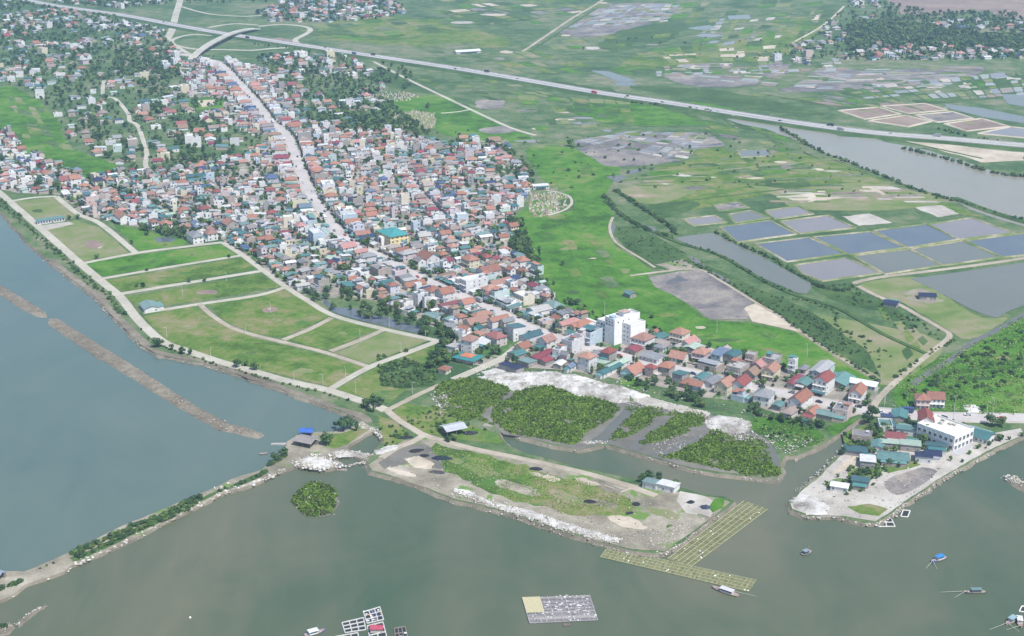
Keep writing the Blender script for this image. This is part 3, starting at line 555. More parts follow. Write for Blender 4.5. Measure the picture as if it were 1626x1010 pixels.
for p, m in [([(1145, 361), (1222, 351), (1262, 372), (1172, 384)], M_POND_B), ([(1240, 352), (1314, 343), (1356, 362), (1271, 371)], M_POND_M), ([(1293, 377), (1381, 369), (1434, 393), (1350, 404)], M_POND_B), ([(1388, 367), (1471, 357), (1520, 380), (1442, 393)], M_POND_B),
             ([(1476, 357), (1543, 347), (1607, 370), (1522, 380)], M_POND_M), ([(1536, 383), (1640, 370), (1660, 402), (1592, 408)], M_POND_B), ([(1448, 396), (1527, 384), (1587, 408), (1497, 421)], M_POND_G), ([(1356, 407), (1442, 397), (1494, 421), (1406, 435)], M_POND_G),
             ([(1202, 388), (1283, 378), (1339, 403), (1250, 415)], M_POND_B), ([(1262, 422), (1342, 410), (1396, 434), (1306, 446), (1278, 436)], M_POND_M), ([(1216, 335), (1267, 328), (1290, 340), (1231, 348)], M_POND_M), ([(1157, 341), (1191, 335), (1221, 346), (1167, 354)], M_POND_G),
             ([(1087, 348), (1134, 343), (1152, 353), (1101, 359)], M_POND_M), ([(1132, 326), (1170, 321), (1188, 330), (1142, 335)], M_MUDFIELD), ([(1334, 176), (1394, 171), (1427, 181), (1373, 189)], M_HEATH), ([(1401, 169), (1468, 165), (1502, 175), (1442, 180)], M_HEATH), ([(1381, 192), (1437, 184), (1476, 193), (1442, 201)], M_HEATH),
             ([(1455, 183), (1512, 178), (1543, 188), (1489, 194)], M_MUDFIELD), ([(1502, 197), (1558, 189), (1600, 201), (1535, 208)], M_HEATH), ([(1555, 212), (1605, 202), (1660, 208), (1660, 222)], M_POND_M), ([(1170, 239), (1219, 237), (1224, 248), (1178, 250)], M_POND_G)]:
    pond('fish_pond', p, m, dm=M_SAND if p[0][1] < 215 else None, wd=3.0 if p[0][1] < 215 else 1.4)
patch('green_plot', [(1096, 239), (1142, 233), (1170, 248), (1114, 252)], M_PLOT, 3.5, .4)
pond('canal_pond', [(1070, 378), (1105, 373), (1132, 370), (1160, 383), (1220, 413), (1250, 430), (1293, 453), (1281, 467), (1262, 464), (1216, 444), (1145, 406), (1090, 387)], M_POND_G, dyk=False, rough=1.0)
pond('reservoir', [(1445, 443), (1540, 430), (1640, 415), (1680, 440), (1640, 478), (1597, 497), (1584, 506), (1561, 500), (1527, 483), (1499, 469), (1479, 458)], M_POND_G, dyk=False, rough=1.0)
pond('river', [(1152, 189), (1190, 188), (1216, 195), (1250, 199), (1300, 207), (1335, 217), (1390, 220), (1407, 226), (1440, 232), (1480, 241), (1530, 256), (1580, 273), (1640, 280), (1760, 300), (1760, 390), (1626, 352), (1576, 339), (1515, 316), (1448, 298), (1381, 271), (1334, 252), (1293, 237), (1255, 219), (1216, 205), (1180, 198)], M_RIVER, dyk=False, rough=1.0)
pond('side_channel', [(1515, 318), (1530, 318), (1600, 345), (1640, 358), (1640, 364), (1590, 350), (1540, 333)], M_RIVER, dyk=False, rough=.6)
pond('town_pond', [(500, 462), (512, 470), (530, 488), (555, 490), (590, 495), (620, 505), (650, 515), (672, 520), (668, 530), (640, 525), (600, 516), (560, 506), (530, 497), (515, 482)], M_POND_B, dyk=False, rough=.8)
pond('garden_pond', [(245, 378), (262, 376), (280, 379), (275, 384), (250, 385)], M_POND_B, dyk=False, rough=.6)
for p in ([(815, 353), (840, 358), (870, 372), (858, 378), (838, 364)],): pass
for i, p in enumerate([[(1020, 356), (1040, 362), (1052, 373), (1040, 374), (1024, 362)], [(966, 362), (974, 354), (978, 360), (972, 375), (980, 388), (972, 380)], [(1090, 405), (1110, 412), (1122, 424), (1105, 420)], [(1125, 428), (1160, 445), (1164, 453), (1140, 444)], [(962, 281), (985, 278), (998, 283), (980, 290)], [(995, 272), (1018, 268), (1022, 272), (1000, 277)], [(938, 112), (965, 113), (990, 121), (1012, 129), (985, 132), (968, 124)], [(975, 132), (1005, 131), (1010, 136), (980, 137)], [(1090, 45), (1125, 40), (1142, 45), (1110, 48)], [(1155, 25), (1190, 24), (1192, 30), (1158, 31)], [(1500, 165), (1560, 172), (1626, 185), (1626, 196), (1560, 186), (1505, 172)], [(1590, 150), (1640, 150), (1640, 172), (1600, 165)]]):
    pond('pool', p, M_POND_G if i > 5 else M_CREEK, dyk=False, rough=.8)

# ------------------------------------------------------------------ roads
MAIN = [(286, 86), (320, 92), (352, 104), (372, 125), (395, 150), (415, 175), (430, 195), (446, 206), (460, 222), (469, 250), (485, 291), (503, 325), (524, 353), (539, 371), (567, 392), (606, 410), (645, 430), (683, 448), (735, 471), (786, 495), (836, 519), (880, 536), (930, 551), (975, 562), (1042, 580), (1093, 591), (1145, 604), (1196, 616), (1255, 627), (1293, 636), (1345, 647), (1385, 653), (1420, 656), (1473, 661), (1538, 663), (1626, 664), (1720, 665)]
ribbon('pavement', smooth(P2(MAIN), 5), 15.0, M_PALE, LZ + .2, keep=False)
road('main_street', MAIN, 10.0, M_STREET, z=LZ + .35)
mainw = smooth(P2(MAIN), 5)
ALLEY = [(652, 273), (660, 296), (691, 330), (722, 361), (760, 385)]
road('side_street', ALLEY, 6.5, M_STREET)
LANE = [(165, 128), (164, 152), (183, 157), (203, 180), (206, 192), (218, 199), (226, 219), (233, 244), (231, 262), (240, 276)]
road('village_lane', LANE, 5.0, M_CONC)
SHORE = [(-40, 278), (0, 307), (15, 320), (59, 358), (129, 420), (160, 446), (190, 471), (212, 499), (232, 521), (260, 544), (296, 557), (347, 574), (400, 589), (451, 604), (521, 620), (565, 634), (590, 642), (614, 652)]
road('shore_road', SHORE, 7.0, M_CONC)
UPR = [(89, 312), (124, 340), (160, 356), (216, 402)]
road('plot_road', UPR, 5.5, M_CONC)
EAST = [(353, 385), (383, 404), (418, 430), (454, 456), (490, 479), (529, 501), (601, 521), (683, 539), (697, 542)]
road('plot_road', EAST, 5.0, M_CONC)
road('plot_road', [(129, 419), (216, 402), (293, 392), (353, 385)], 4.5, M_CONC, 3)
road('plot_road', [(160, 443), (270, 424), (382, 406)], 3.8, M_CONC, 3)
road('plot_road', [(190, 467), (300, 449), (418, 430)], 4.8, M_CONC, 3)
road('plot_road', [(227, 497), (317, 483), (410, 469), (454, 456)], 4.0, M_CONC, 4)
road('plot_road', [(317, 483), (335, 500), (368, 521), (410, 534), (451, 544), (516, 560), (583, 582)], 4.0, M_DIRT, 5)
road('plot_road', [(449, 540), (490, 524), (526, 505)], 4.0, M_DIRT, 3)
road('plot_road', [(524, 558), (570, 541), (611, 523)], 4.0, M_DIRT, 3)
road('plot_road', [(526, 617), (583, 585), (640, 563), (695, 542)], 4.8, M_CONC, 4)
road('plot_road', [(15, 320), (52, 314), (89, 312)], 4.0, M_CONC, 3)
road('shore_path', [(614, 652), (632, 667), (655, 681), (673, 691), (709, 702), (760, 715), (810, 725), (870, 738), (930, 752), (985, 768), (1042, 788)], 4.6, M_DIRT, 5)
road('shore_path', [(673, 691), (655, 702), (630, 712), (605, 728)], 4.0, M_DIRT, 4)
road('shore_path', [(614, 652), (644, 637), (670, 624), (699, 611)], 3.4, M_DIRT, 4)
road('lane', [(720, 603), (760, 586), (796, 570), (815, 556), (836, 540)], 6.0, M_CONC, 4)
road('dirt_road', [(1385, 652), (1396, 632), (1435, 595), (1473, 564), (1502, 541), (1507, 531), (1494, 522), (1468, 507), (1427, 484), (1394, 471), (1360, 453), (1364, 447), (1406, 439), (1450, 434), (1560, 420), (1640, 408)], 4.0, M_DIRT, 5)
ribbon('canal', smooth(P2([(1450, 612), (1463, 600), (1512, 569), (1545, 544), (1576, 528), (1626, 500), (1700, 458)]), 4), 5.0, M_CREEK, LZ + .2, keep=True)
road('field_road', [(593, 98), (647, 126), (699, 151), (747, 174), (810, 203), (850, 215)], 5.0, M_CONC, 3)
road('field_road', [(700, 180), (725, 178), (747, 174)], 3.0, M_CONC, 3)
road('field_road', [(830, 82), (870, 55), (910, 28), (945, 8), (970, -10)], 5.0, M_DIRT, 3)
road('field_road', [(842, 82), (875, 60), (915, 34), (950, 12)], 3.0, M_SCRUB, 3)
road('field_road', [(290, -30), (286, 0), (279, 24), (273, 48), (264, 64)], 12.0, M_CONC, 3)
road('field_road', [(286, 10), (330, 22), (390, 26), (440, 22)], 6.0, M_CONC, 3)
road('field_road', [(1262, 66), (1300, 45), (1322, 28), (1340, 10)], 4.0, M_SAND, 3)
road('field_road', [(1385, 214), (1440, 226), (1560, 252)], 4, M_SCRUB, 3)
road('earth_dyke', [(1515, 315), (1576, 338), (1640, 357)], 7, M_SCRUB, 3, z=LZ + 1.2, side=2)
road('earth_dyke', [(973, 345), (968, 362), (978, 385), (1020, 412), (1040, 425)], 2.4, M_DIRT, 3)
road('earth_dyke', [(1000, 438), (1064, 430), (1109, 428), (1139, 443), (1196, 478), (1250, 510), (1290, 540), (1385, 600)], 2.6, M_DIRT, 3)
road('earth_dyke', [(960, 320), (1010, 355), (1075, 385), (1145, 407), (1216, 448), (1265, 470), (1330, 490), (1400, 530), (1470, 562)], 3.4, M_SCRUB, 4, z=LZ + .7)
road('field_bund', [(1025, 330), (1100, 318), (1210, 305), (1320, 292)], 3, M_SCRUB, 3)
road('field_bund', [(985, 285), (1100, 275), (1230, 262), (1330, 252)], 3, M_PLOT_DRY, 3)

# highway on its bank, with median, lines and the flyover
HWY = [(-60, -22), (60, 4), (130, 15), (200, 25), (290, 42), (360, 54), (440, 66), (520, 78), (600, 90), (700, 105), (810, 123), (950, 147), (1060, 163), (1180, 182), (1300, 200), (1400, 212), (1500, 220), (1626, 231), (1760, 240)]
HZ = LZ + 2.6
hw = smooth(P2(HWY, HZ), 8)
ribbon('highway_bank', hw, 27, M_SCRUB, HZ - .3, side=6.0, keep=True)
ribbon('highway', hw, 23, M_ASPHALT, HZ, base=HZ - .5, keep=False)
def offset(w, d):
    out = []
    for i in range(len(w)):
        a = Vector(w[max(0, i - 1)]); b = Vector(w[min(len(w) - 1, i + 1)]); t = (b - a).normalized()
        out.append((w[i][0] - t.y * d, w[i][1] + t.x * d))
    return out
ribbon('median_strip', hw, 2.4, M_CONC, HZ + .5, base=HZ - .1, side=.2, keep=False)
for d in (-10.6, 10.6): ribbon('edge_line', offset(hw, d), .5, M_RUBBLE, HZ + .02, base=HZ - .05, side=.01, keep=False)
for d in (-11.8, 11.8): ribbon('guard_rail', offset(hw, d), .35, M_CONC, HZ + .75, base=HZ - .2, side=.05, keep=False)
mk = MB()
for k in range(0, len(hw) - 1):
    for d in (-5.8, 5.8):
        a = Vector(offset(hw, d)[k]); b = Vector(offset(hw, d)[k + 1]); L = (b - a).length; t = (b - a) / L; s = 0
        while s + 6 < L:
            p, q = a + t * s, a + t * (s + 6); n_ = Vector((-t.y, t.x)) * .15
            mk.face([(p.x - n_.x, p.y - n_.y, HZ + .012), (q.x - n_.x, q.y - n_.y, HZ + .012), (q.x + n_.x, q.y + n_.y, HZ + .012), (p.x + n_.x, p.y + n_.y, HZ + .012)], (.8, .8, .78)); s += 15
tag(mk.build('lane_markings', M_PAINT), kind='structure')
road('slip_road', [(306, 88), (290, 80), (272, 66), (288, 58), (310, 55), (345, 57), (380, 60)], 8, M_CONC, 5)
road('slip_road', [(278, 72), (309, 78), (360, 79), (400, 80), (433, 77), (478, 76), (520, 82)], 8, M_CONC, 5)
road('slip_road', [(409, 42), (446, 39), (482, 42), (493, 48), (484, 55), (469, 63), (474, 70)], 9, M_CONC, 5)
road('slip_road', [(330, 44), (370, 38), (409, 40)], 8, M_CONC, 4)
patch('red_verge', [(415, 62), (445, 60), (466, 64), (480, 72), (440, 72), (425, 68)], M_HEATH, 3)
fo = smooth(P2([(303, 89), (322, 78), (347, 65), (378, 51), (409, 42)], LZ + 6), 6)
def fz(t): return LZ + .6 + 8.0 * max(0, 1 - abs((t - .52) / .52) ** 2.2)
flyover = empty('flyover', (0, 0, 0)); tag(flyover, 'concrete flyover carrying the side road across the highway', 'bridge')
n_ = len(fo); V = []; F = []
for i in range(n_):
    a = Vector(fo[max(0, i - 1)]); b = Vector(fo[min(n_ - 1, i + 1)]); t = (b - a).normalized(); nx = Vector((-t.y, t.x)); c = Vector(fo[i]); z = fz(i / (n_ - 1))
    for off, h in ((5.2, z), (-5.2, z), (-5.2, z - 1.3), (5.2, z - 1.3)): p = c + nx * off; V.append((p.x, p.y, h))
for i in range(n_ - 1):
    for k in range(4): F.append((i * 4 + k, i * 4 + (k + 1) % 4, (i + 1) * 4 + (k + 1) % 4, (i + 1) * 4 + k))
me = bpy.data.meshes.new('deck'); me.from_pydata(V, [], F); me.materials.append(M_CONC); me.update(); obj('deck', me, flyover)
for d in (-5.0, 5.0):
    ribbon('parapet', offset(fo, d), .4, M_CONC, zf=lambda t: fz(t) + 1.0, base=LZ + .2, side=.02, parent=flyover, keep=False) if False else None
    w = offset(fo, d); mb = MB()
    for i in range(n_ - 1):
        z0, z1 = fz(i / (n_ - 1)), fz((i + 1) / (n_ - 1)); a, b = w[i], w[i + 1]; t = (Vector(b) - Vector(a)).normalized() * .2; nx, ny = -t.y, t.x
        for sx in (-1, 1): mb.face([(a[0] + sx * nx, a[1] + sx * ny, z0 - .4), (b[0] + sx * nx, b[1] + sx * ny, z1 - .4), (b[0] + sx * nx, b[1] + sx * ny, z1 + 1), (a[0] + sx * nx, a[1] + sx * ny, z0 + 1)], (.6, .6, .6))
        mb.face([(a[0] - nx, a[1] - ny, z0 + 1), (b[0] - nx, b[1] - ny, z1 + 1), (b[0] + nx, b[1] + ny, z1 + 1), (a[0] + nx, a[1] + ny, z0 + 1)], (.66, .66, .66))
    mb.build('parapet', M_WALL, flyover)
for i in range(4, n_ - 3, 3):
    mb = MB(); c = fo[i]; z = fz(i / (n_ - 1)) - 1.3
    mb.bar((c[0] - 2, c[1], LZ - .2), (c[0] - 2, c[1], z), .8, (.5, .5, .5), n=8); mb.build('pier', M_WALL, flyover)
ROADS.append((fo, 6))
# culvert bridge where the highway crosses the river head
cb = empty('river_bridge', tuple(at(1186, 184, LZ)), math.radians(-22)); tag(cb, 'low concrete bridge opening where the highway crosses the river head', 'bridge')
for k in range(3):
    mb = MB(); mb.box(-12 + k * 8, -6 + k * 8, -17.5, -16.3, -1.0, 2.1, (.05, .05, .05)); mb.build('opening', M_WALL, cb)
mb = MB(); mb.box(-15, 13, -17.0, -15.9, -1, 2.45, (.5, .49, .47)); mb.build('abutment', M_WALL, cb)

# ------------------------------------------------------------------ houses
ORANGE = [(.4, .18, .12), (.43, .2, .14), (.36, .155, .105), (.44, .235, .17), (.33, .15, .11), (.41, .21, .155), (.36, .2, .16)]
RED = [(.31, .085, .075), (.27, .08, .085), (.34, .13, .115)]
TEAL = [(.06, .18, .185), (.08, .22, .215), (.13, .27, .26), (.06, .15, .17), (.2, .31, .3)]
BLUE = [(.04, .065, .17), (.08, .13, .26), (.16, .22, .32)]
GREY = [(.3, .31, .33), (.4, .4, .41), (.24, .25, .27), (.46, .45, .43)]
WHITE = [(.74, .73, .71), (.7, .7, .7), (.78, .77, .74), (.66, .65, .66)]
CREAM = [(.7, .63, .45), (.66, .58, .42), (.72, .66, .52)]
PALEB = [(.5, .6, .68), (.58, .6, .68), (.52, .64, .62)]
PINK = [(.64, .5, .46), (.62, .52, .53)]
BARE = [(.4, .36, .32), (.36, .34, .33), (.45, .38, .33)]
RCOL = {'orange': ORANGE, 'red': RED, 'teal': TEAL, 'blue': BLUE, 'grey': GREY, 'white': [(.68, .68, .68)], 'maroon': [(.27, .05, .075), (.3, .06, .08)], 'pale green': [(.4, .52, .42)], 'navy': [(.03, .04, .1)], 'pink': [(.5, .25, .23)], 'brown': [(.3, .2, .14)]}
WCOL = {'white': WHITE, 'cream': CREAM, 'pale blue': PALEB, 'pink': PINK, 'bare grey': BARE, 'yellow': [(.66, .56, .32), (.68, .6, .4)]}
def mute(d, sat, val):
    for k in d: d[k] = [tuple(((sum(c) / 3) * (1 - sat) + q * sat) * val for q in c) for c in d[k]]
mute(RCOL, .9, .84); mute(WCOL, .88, .84)
RCOL['weathered'] = [(.25, .2, .18), (.3, .24, .215), (.22, .2, .2), (.33, .28, .26)]
HM = [M_WALL, M_TILE, M_SHEET, M_GLASS]
NUM = {1: 'one-storey', 2: 'two-storey', 3: 'three-storey', 4: 'four-storey', 5: 'five-storey', 6: 'six-storey', 7: 'seven-storey'}
win = MB()
win.box(-.5, .5, -.06, .05, 0, 1, (.6, .6, .58), 0); WINFRAME = None
def window_mesh():
    f = MB()
    for (x0, x1, z0, z1) in ((-.5, -.42, 0, 1), (.42, .5, 0, 1), (-.42, .42, 0, .07), (-.42, .42, .93, 1), (-.03, .03, .07, .93)): f.box(x0, x1, -.9, .5, z0, z1, (.62, .62, .6), 0)
    f.box(-.42, -.03, -.35, .4, .07, .93, (.1, .1, .1), 1); f.box(.03, .42, -.35, .4, .07, .93, (.1, .1, .1), 1)
    return f.mesh('window', [M_WALL, M_GLASS])
def door_mesh(col):
    f = MB()
    f.box(-.5, -.44, -.9, .5, 0, 1, (.55, .54, .52)); f.box(.44, .5, -.9, .5, 0, 1, (.55, .54, .52)); f.box(-.44, .44, -.9, .5, .94, 1, (.55, .54, .52)); f.box(-.44, .44, -.4, .4, 0, .94, col)
    return f.mesh('door', [M_WALL])
WINM = window_mesh(); DOORM = [door_mesh((.16, .09, .05)), door_mesh((.2, .24, .28)), door_mesh((.42, .43, .45))]

def house_shape(g, form, w, d, st, rc, wc, far=False, fh=3.05):
    """parts of a house in its own frame: street front towards -y. Returns part meshes and the openings (x, y, z, width, height, turn)"""
    h = st * fh; wall = MB(); roof = MB(); ext = []; ops = []; lw = tuple(min(1, c * 1.08) for c in wc)
    wall.box(-w / 2, w / 2, -d / 2, d / 2, -.4, h, wc, 0, topcol=(.42, .41, .39))
    if not far:
        for s in range(1, st):
            wall.box(-w / 2 - .08, w / 2 + .08, -d / 2 - .1, -d / 2 + .02, s * fh - .25, s * fh + .05, lw)
    if form == 'flat':
        p = .95; t = .16
        roof.box(-w / 2 + t, w / 2 - t, -d / 2 + t, d / 2 - t, h - .05, h + .06, rc, 0)
        for b in ((-w / 2 - .06, w / 2 + .06, -d / 2 - .06, -d / 2 + t), (-w / 2 - .06, w / 2 + .06, d / 2 - t, d / 2 + .06), (-w / 2 - .06, -w / 2 + t, -d / 2 + t, d / 2 - t), (w / 2 - t, w / 2 + .06, -d / 2 + t, d / 2 - t)):
            wall.box(*b, h - .02, h + p, lw)
        if d > 8 and g.random() < .75:
            tw = MB(); a = min(w * .7, 3.4); y0 = d / 2 - g.uniform(3.6, min(7.5, d * .6)); x0 = g.choice((-1, 1)) * (w / 2 - a / 2 - .25)
            tw.box(x0 - a / 2, x0 + a / 2, y0 - 1.6, y0 + 1.8, h, h + 2.5, wc); c2 = g.choice((g.choice(ORANGE), g.choice(TEAL), (.5, .49, .47), (.5, .49, .47)))
            tw.mono(a, 3.4, h + 2.5, .5, .35, c2, 1, x0, y0 + .1); ext.append(('stair_tower', tw))
        if g.random() < .6:
            tk = MB(); x0 = g.uniform(-.3, .3) * w; y0 = -d * g.uniform(.05, .25); c2 = g.choice(((.6, .62, .64), (.6, .62, .64), (.1, .2, .45)))
            tk.bar((x0 - .85, y0, h + 1.35), (x0 + .85, y0, h + 1.35), .55, c2, n=8)
            for sx in (-.6, .6):
                for sy in (-.4, .4): tk.bar((x0 + sx, y0 + sy, h), (x0 + sx, y0 + sy, h + 1.2), .05, (.3, .3, .3), n=4)
            ext.append(('water_tank', tk))
        if g.random() < .35:
            cv = MB(); cv.mono(w * .92, d * .42, h + 2.3, .6, .3, g.choice(TEAL + GREY + ORANGE[:2]), 2, 0, -d * .24)
            for sx in (-.42, .42):
                for sy in (-.42, -.06): cv.bar((sx * w, sy * d, h), (sx * w, sy * d, h + 2.45), .07, (.4, .4, .4), n=4)
            ext.append(('roof_canopy', cv))
    elif form == 'hip':
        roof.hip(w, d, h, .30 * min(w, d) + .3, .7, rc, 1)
    elif form == 'gable':
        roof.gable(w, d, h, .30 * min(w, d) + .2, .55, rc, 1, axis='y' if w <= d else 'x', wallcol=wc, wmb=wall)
    elif form == 'cross':                                       # gabled wing crossing a hipped body
        roof.hip(w, d, h, .28 * min(w, d) + .3, .7, rc, 1)
        wall.box(-w * .28, w * .18, -d / 2 - 1.8, -d / 2, -.4, h + .3, wc); wall.box(-w * .275, w * .175, -d / 2 - 1.79, -d * .2, h - .1, h + .3, wc)
        roof.gable(w * .46, d * .5, h + .3, .30 * w * .46 + .2, .45, rc, 1, x=-w * .05, y=-d / 2 + d * .25 - 1.8, wallcol=wc, wmb=wall)
    elif form == 'shed':
        ax = 'y' if w <= d else 'x'
        roof.gable(w, d, h, .13 * min(w, d) + .1, .5, rc, 2, axis=ax, wallcol=wc, wmb=wall)
    elif form == 'lean':
        wall.box(-w / 2 + .01, w / 2 - .01, d / 2 - .3, d / 2 - .01, h, h + .1 * d - .05, wc)
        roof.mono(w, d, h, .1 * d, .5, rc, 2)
        for sx in (-1, 1): wall.face([(sx * (w / 2 - .005), -d / 2, h), (sx * (w / 2 - .005), d / 2, h), (sx * (w / 2 - .005), d / 2, h + .1 * d)], wc)
    # openings front, back, and some along the sides
    for s in range(st):
        z0 = s * fh
        n = max(1, int(w / 2.4))
        for k in range(n):
            x0 = (k + .5) / n * w - w / 2
            if s == 0 and k == n // 2: ops.append((x0, -d / 2, z0 - .0, 1.5 if w > 4 else 1.1, 2.3, 0, 'door'))
            else: ops.append((x0, -d / 2, z0 + .9, 1.25, 1.5, 0, 'window'))
            ops.append((x0, d / 2, z0 + .95, 1.1, 1.35, math.pi, 'window')) if (k % 2 == 0) else None
        if form != 'flat' or g.random() < .3:
            m = max(1, int(d / 4.5))
            for k in range(m):
                y0 = (k + .5) / m * d - d / 2
                if g.random() < .7: ops.append((-w / 2, y0, z0 + .95, 1.1, 1.4, -math.pi / 2, 'window'))
                if g.random() < .7: ops.append((w / 2, y0, z0 + .95, 1.1, 1.4, math.pi / 2, 'window'))
    if not far and form in ('flat', 'hip', 'gable') and st >= 2:
        bl = MB(); rl = MB()
        for s in range(1, st):
            z0 = s * fh; bl.box(-w / 2 + .1, w / 2 - .1, -d / 2 - 1.25, -d / 2 - .11, z0 - .2, z0 - .02, lw)
            rl.box(-w / 2 + .1, w / 2 - .1, -d / 2 - 1.25, -d / 2 - 1.17, z0 + .75, z0 + .85, (.5, .5, .5))
            for k in range(6): x0 = -w / 2 + .15 + k * (w - .3) / 5; rl.box(x0 - .04, x0 + .04, -d / 2 - 1.24, -d / 2 - 1.18, z0 - .02, z0 + .75, (.5, .5, .5))
        ext.append(('balcony', bl)); ext.append(('railing', rl))
    if not far and g.random() < .5:                            # sheet-roofed porch or kitchen
        po = MB(); pw = w * g.uniform(.6, 1.0); pd = g.uniform(2.2, 4.0); c2 = g.choice(TEAL + GREY + TEAL)
        sd = 1 if g.random() < .6 else -1
        M = Matrix.Rotation(0 if sd < 0 else math.pi, 4, 'Z') @ Matrix.Translation((0, -d / 2 - pd / 2 - .15, 0))
        q = MB(); q.mono(pw, pd, 2.5, .35, .2, c2, 2)
        for sx in (-1, 1): q.bar((sx * pw * .46, -pd * .45, -.3), (sx * pw * .46, -pd * .45, 2.5), .08, (.45, .45, .45), n=4)
        if sd > 0: q.box(-pw * .48, pw * .48, -pd * .46, pd * .5, -.3, 2.45, tuple(c * .9 for c in wc))
        po.add(q, M); ext.append(('porch' if sd < 0 else 'kitchen_annex', po))
    return wall, roof, ext, ops

def flat_ops(ops, far=False):
    g = MB()
    for (x, y, z, ww, hh, rz, kind) in ops:
        c, s = math.cos(rz), math.sin(rz); M = Matrix.Translation((x, y, z)) @ Matrix.Rotation(rz, 4, 'Z')
        g.box(-ww / 2, ww / 2, -.05, .05, 0, hh, (.1, .1, .1), 3 if kind == 'window' else 0, M=M) if kind == 'window' else g.box(-ww / 2, ww / 2, -.05, .05, 0, hh, (.2, .17, .15), 0, M=M)
    return g
FORMNAME = {'hip': 'tiled_house', 'gable': 'tiled_house', 'cross': 'tiled_house', 'flat': 'flat_roofed_house', 'shed': 'sheet_roofed_building', 'lean': 'sheet_roofed_building'}
def describe(form, st, rname, wname):
    r = {'hip': f'{rname} hipped tile roof', 'gable': f'{rname} gabled tile roof', 'cross': f'{rname} tile roof and front gable', 'flat': 'flat walled terrace roof', 'shed': f'{rname} sheet-metal gable roof', 'lean': f'{rname} single-slope sheet roof'}[form]
    return f'{wname} {NUM.get(st, "tall")} ' + ('shed' if form in ('shed', 'lean') and st == 1 else 'house') + ' with ' + r
def make_house(x, y, rz, form, w, d, st, rname, wname, detail=2, label=None, name=None, seed=None, cat=None, group=None, z=LZ + .1, fh=3.05):
    g = random.Random(seed if seed is not None else int(x * 7 + y * 13)); rc = g.choice(RCOL[rname]); wc = g.choice(WCOL[wname])
    k = g.uniform(.88, 1.08); rc = tuple(c * k for c in rc)
    wall, roof, ext, ops = house_shape(g, form, w, d, st, rc, wc, fh=fh)
    o = empty(name or FORMNAME[form], (x, y, z), rz)
    wall.build('wall', HM, o); roof.build('roof', HM, o)
    prev = None
    for nm, mb in ext: prev = mb.build(nm, HM, prev if nm == 'railing' else o)
    if detail >= 2:
        for (a, b, c, ww, hh, r2, kind) in ops:
            q = obj(kind, WINM if kind == 'window' else DOORM[int(abs(x)) % 3], o, (a, b, c), r2, (ww, .16, hh))
    elif ops:
        q = flat_ops(ops).build('glazing', HM, o); q['kind'] = 'stuff'
    tag(o, label or describe(form, st, rname, wname), cat or ('shed' if form in ('shed', 'lean') and st == 1 else 'house'), group or {'flat': 'flat-roofed town houses', 'shed': 'sheet-roofed buildings', 'lean': 'sheet-roofed buildings'}.get(form, 'tile-roofed town houses'), auto=label is None)
    return o

# plan occupancy, so that no two buildings stand in one another
OCC = {}
def corners(x, y, rz, w, d):
    c, s = math.cos(rz), math.sin(rz)
    return [(x + a * w / 2 * c - b * d / 2 * s, y + a * w / 2 * s + b * d / 2 * c) for a, b in ((-1, -1), (1, -1), (1, 1), (-1, 1))]
def hit(A, B):
    for P in (A, B):
        for i in range(4):
            ex, ey = P[(i + 1) % 4][0] - P[i][0], P[(i + 1) % 4][1] - P[i][1]; nx, ny = -ey, ex
            a = [p[0] * nx + p[1] * ny for p in A]; b = [p[0] * nx + p[1] * ny for p in B]
            if max(a) <= min(b) or max(b) <= min(a): return False
    return True
def free(x, y, rz, w, d):
    A = corners(x, y, rz, w, d); i, j = int(x // 30), int(y // 30)
    for a in (-1, 0, 1):
        for b in (-1, 0, 1):
            for B in OCC.get((i + a, j + b), ()):
                if hit(A, B): return False
    return True
def occupy(x, y, rz, w, d): OCC.setdefault((int(x // 30), int(y // 30)), []).append(corners(x, y, rz, w, d))
seg_a, seg_b, seg_w = [], [], []
def index_roads():
    global SA, SB, SW
    a, b, w = [], [], []
    for pl_, hw_ in ROADS:
        for i in range(len(pl_) - 1): a.append(pl_[i]); b.append(pl_[i + 1]); w.append(hw_)
    SA, SB, SW = np.array(a), np.array(b), np.array(w)
index_roads()
def road_gap(x, y):
    p = np.array((x, y)); d = SB - SA; t = np.clip(((p - SA) * d).sum(1) / np.maximum((d * d).sum(1), 1e-9), 0, 1)
    q = SA + d * t[:, None]; return float((np.hypot(*(p - q).T) - SW).min())
DIRS = [smooth(P2(p), 4) for p in (MAIN, ALLEY, LANE, SHORE, UPR, EAST, [(1385, 653), (1626, 664)], [(0, 215), (60, 245), (130, 275)])]
DA = np.array([q[i] for q in DIRS for i in range(len(q) - 1)]); DB = np.array([q[i + 1] for q in DIRS for i in range(len(q) - 1)])
def street_turn(x, y):
    """turn of a house whose front looks at the nearest street"""
    p = np.array((x, y)); d = DB - DA; t = np.clip(((p - DA) * d).sum(1) / np.maximum((d * d).sum(1), 1e-9), 0, 1)
    q = DA + d * t[:, None]; i = int(np.hypot(*(p - q).T).argmin()); v = p - q[i]; tx, ty = d[i] / np.hypot(*d[i])
    nx, ny = -ty, tx
    if nx * v[0] + ny * v[1] < 0: nx, ny = -nx, -ny
    return math.atan2(ny, nx) - math.pi / 2                  # local +y points away from the street
BLOCKED = [P2(p) for p in ([(500, 462), (560, 470), (600, 484), (650, 500), (690, 518), (672, 535), (600, 520), (520, 497)], [(180, 356), (215, 362), (235, 362), (300, 370), (300, 388), (222, 398)], [(618, 172), (695, 172), (695, 208), (618, 208)], [(838, 300), (908, 300), (908, 348), (838, 348)], [(293, 155), (358, 155), (356, 176), (300, 176)], [(183, 88), (246, 88), (246, 104), (183, 104)], [(585, 145), (668, 145), (668, 162), (585, 162)],
                            [(1340, 670), (1380, 655), (1400, 668), (1380, 690)])]

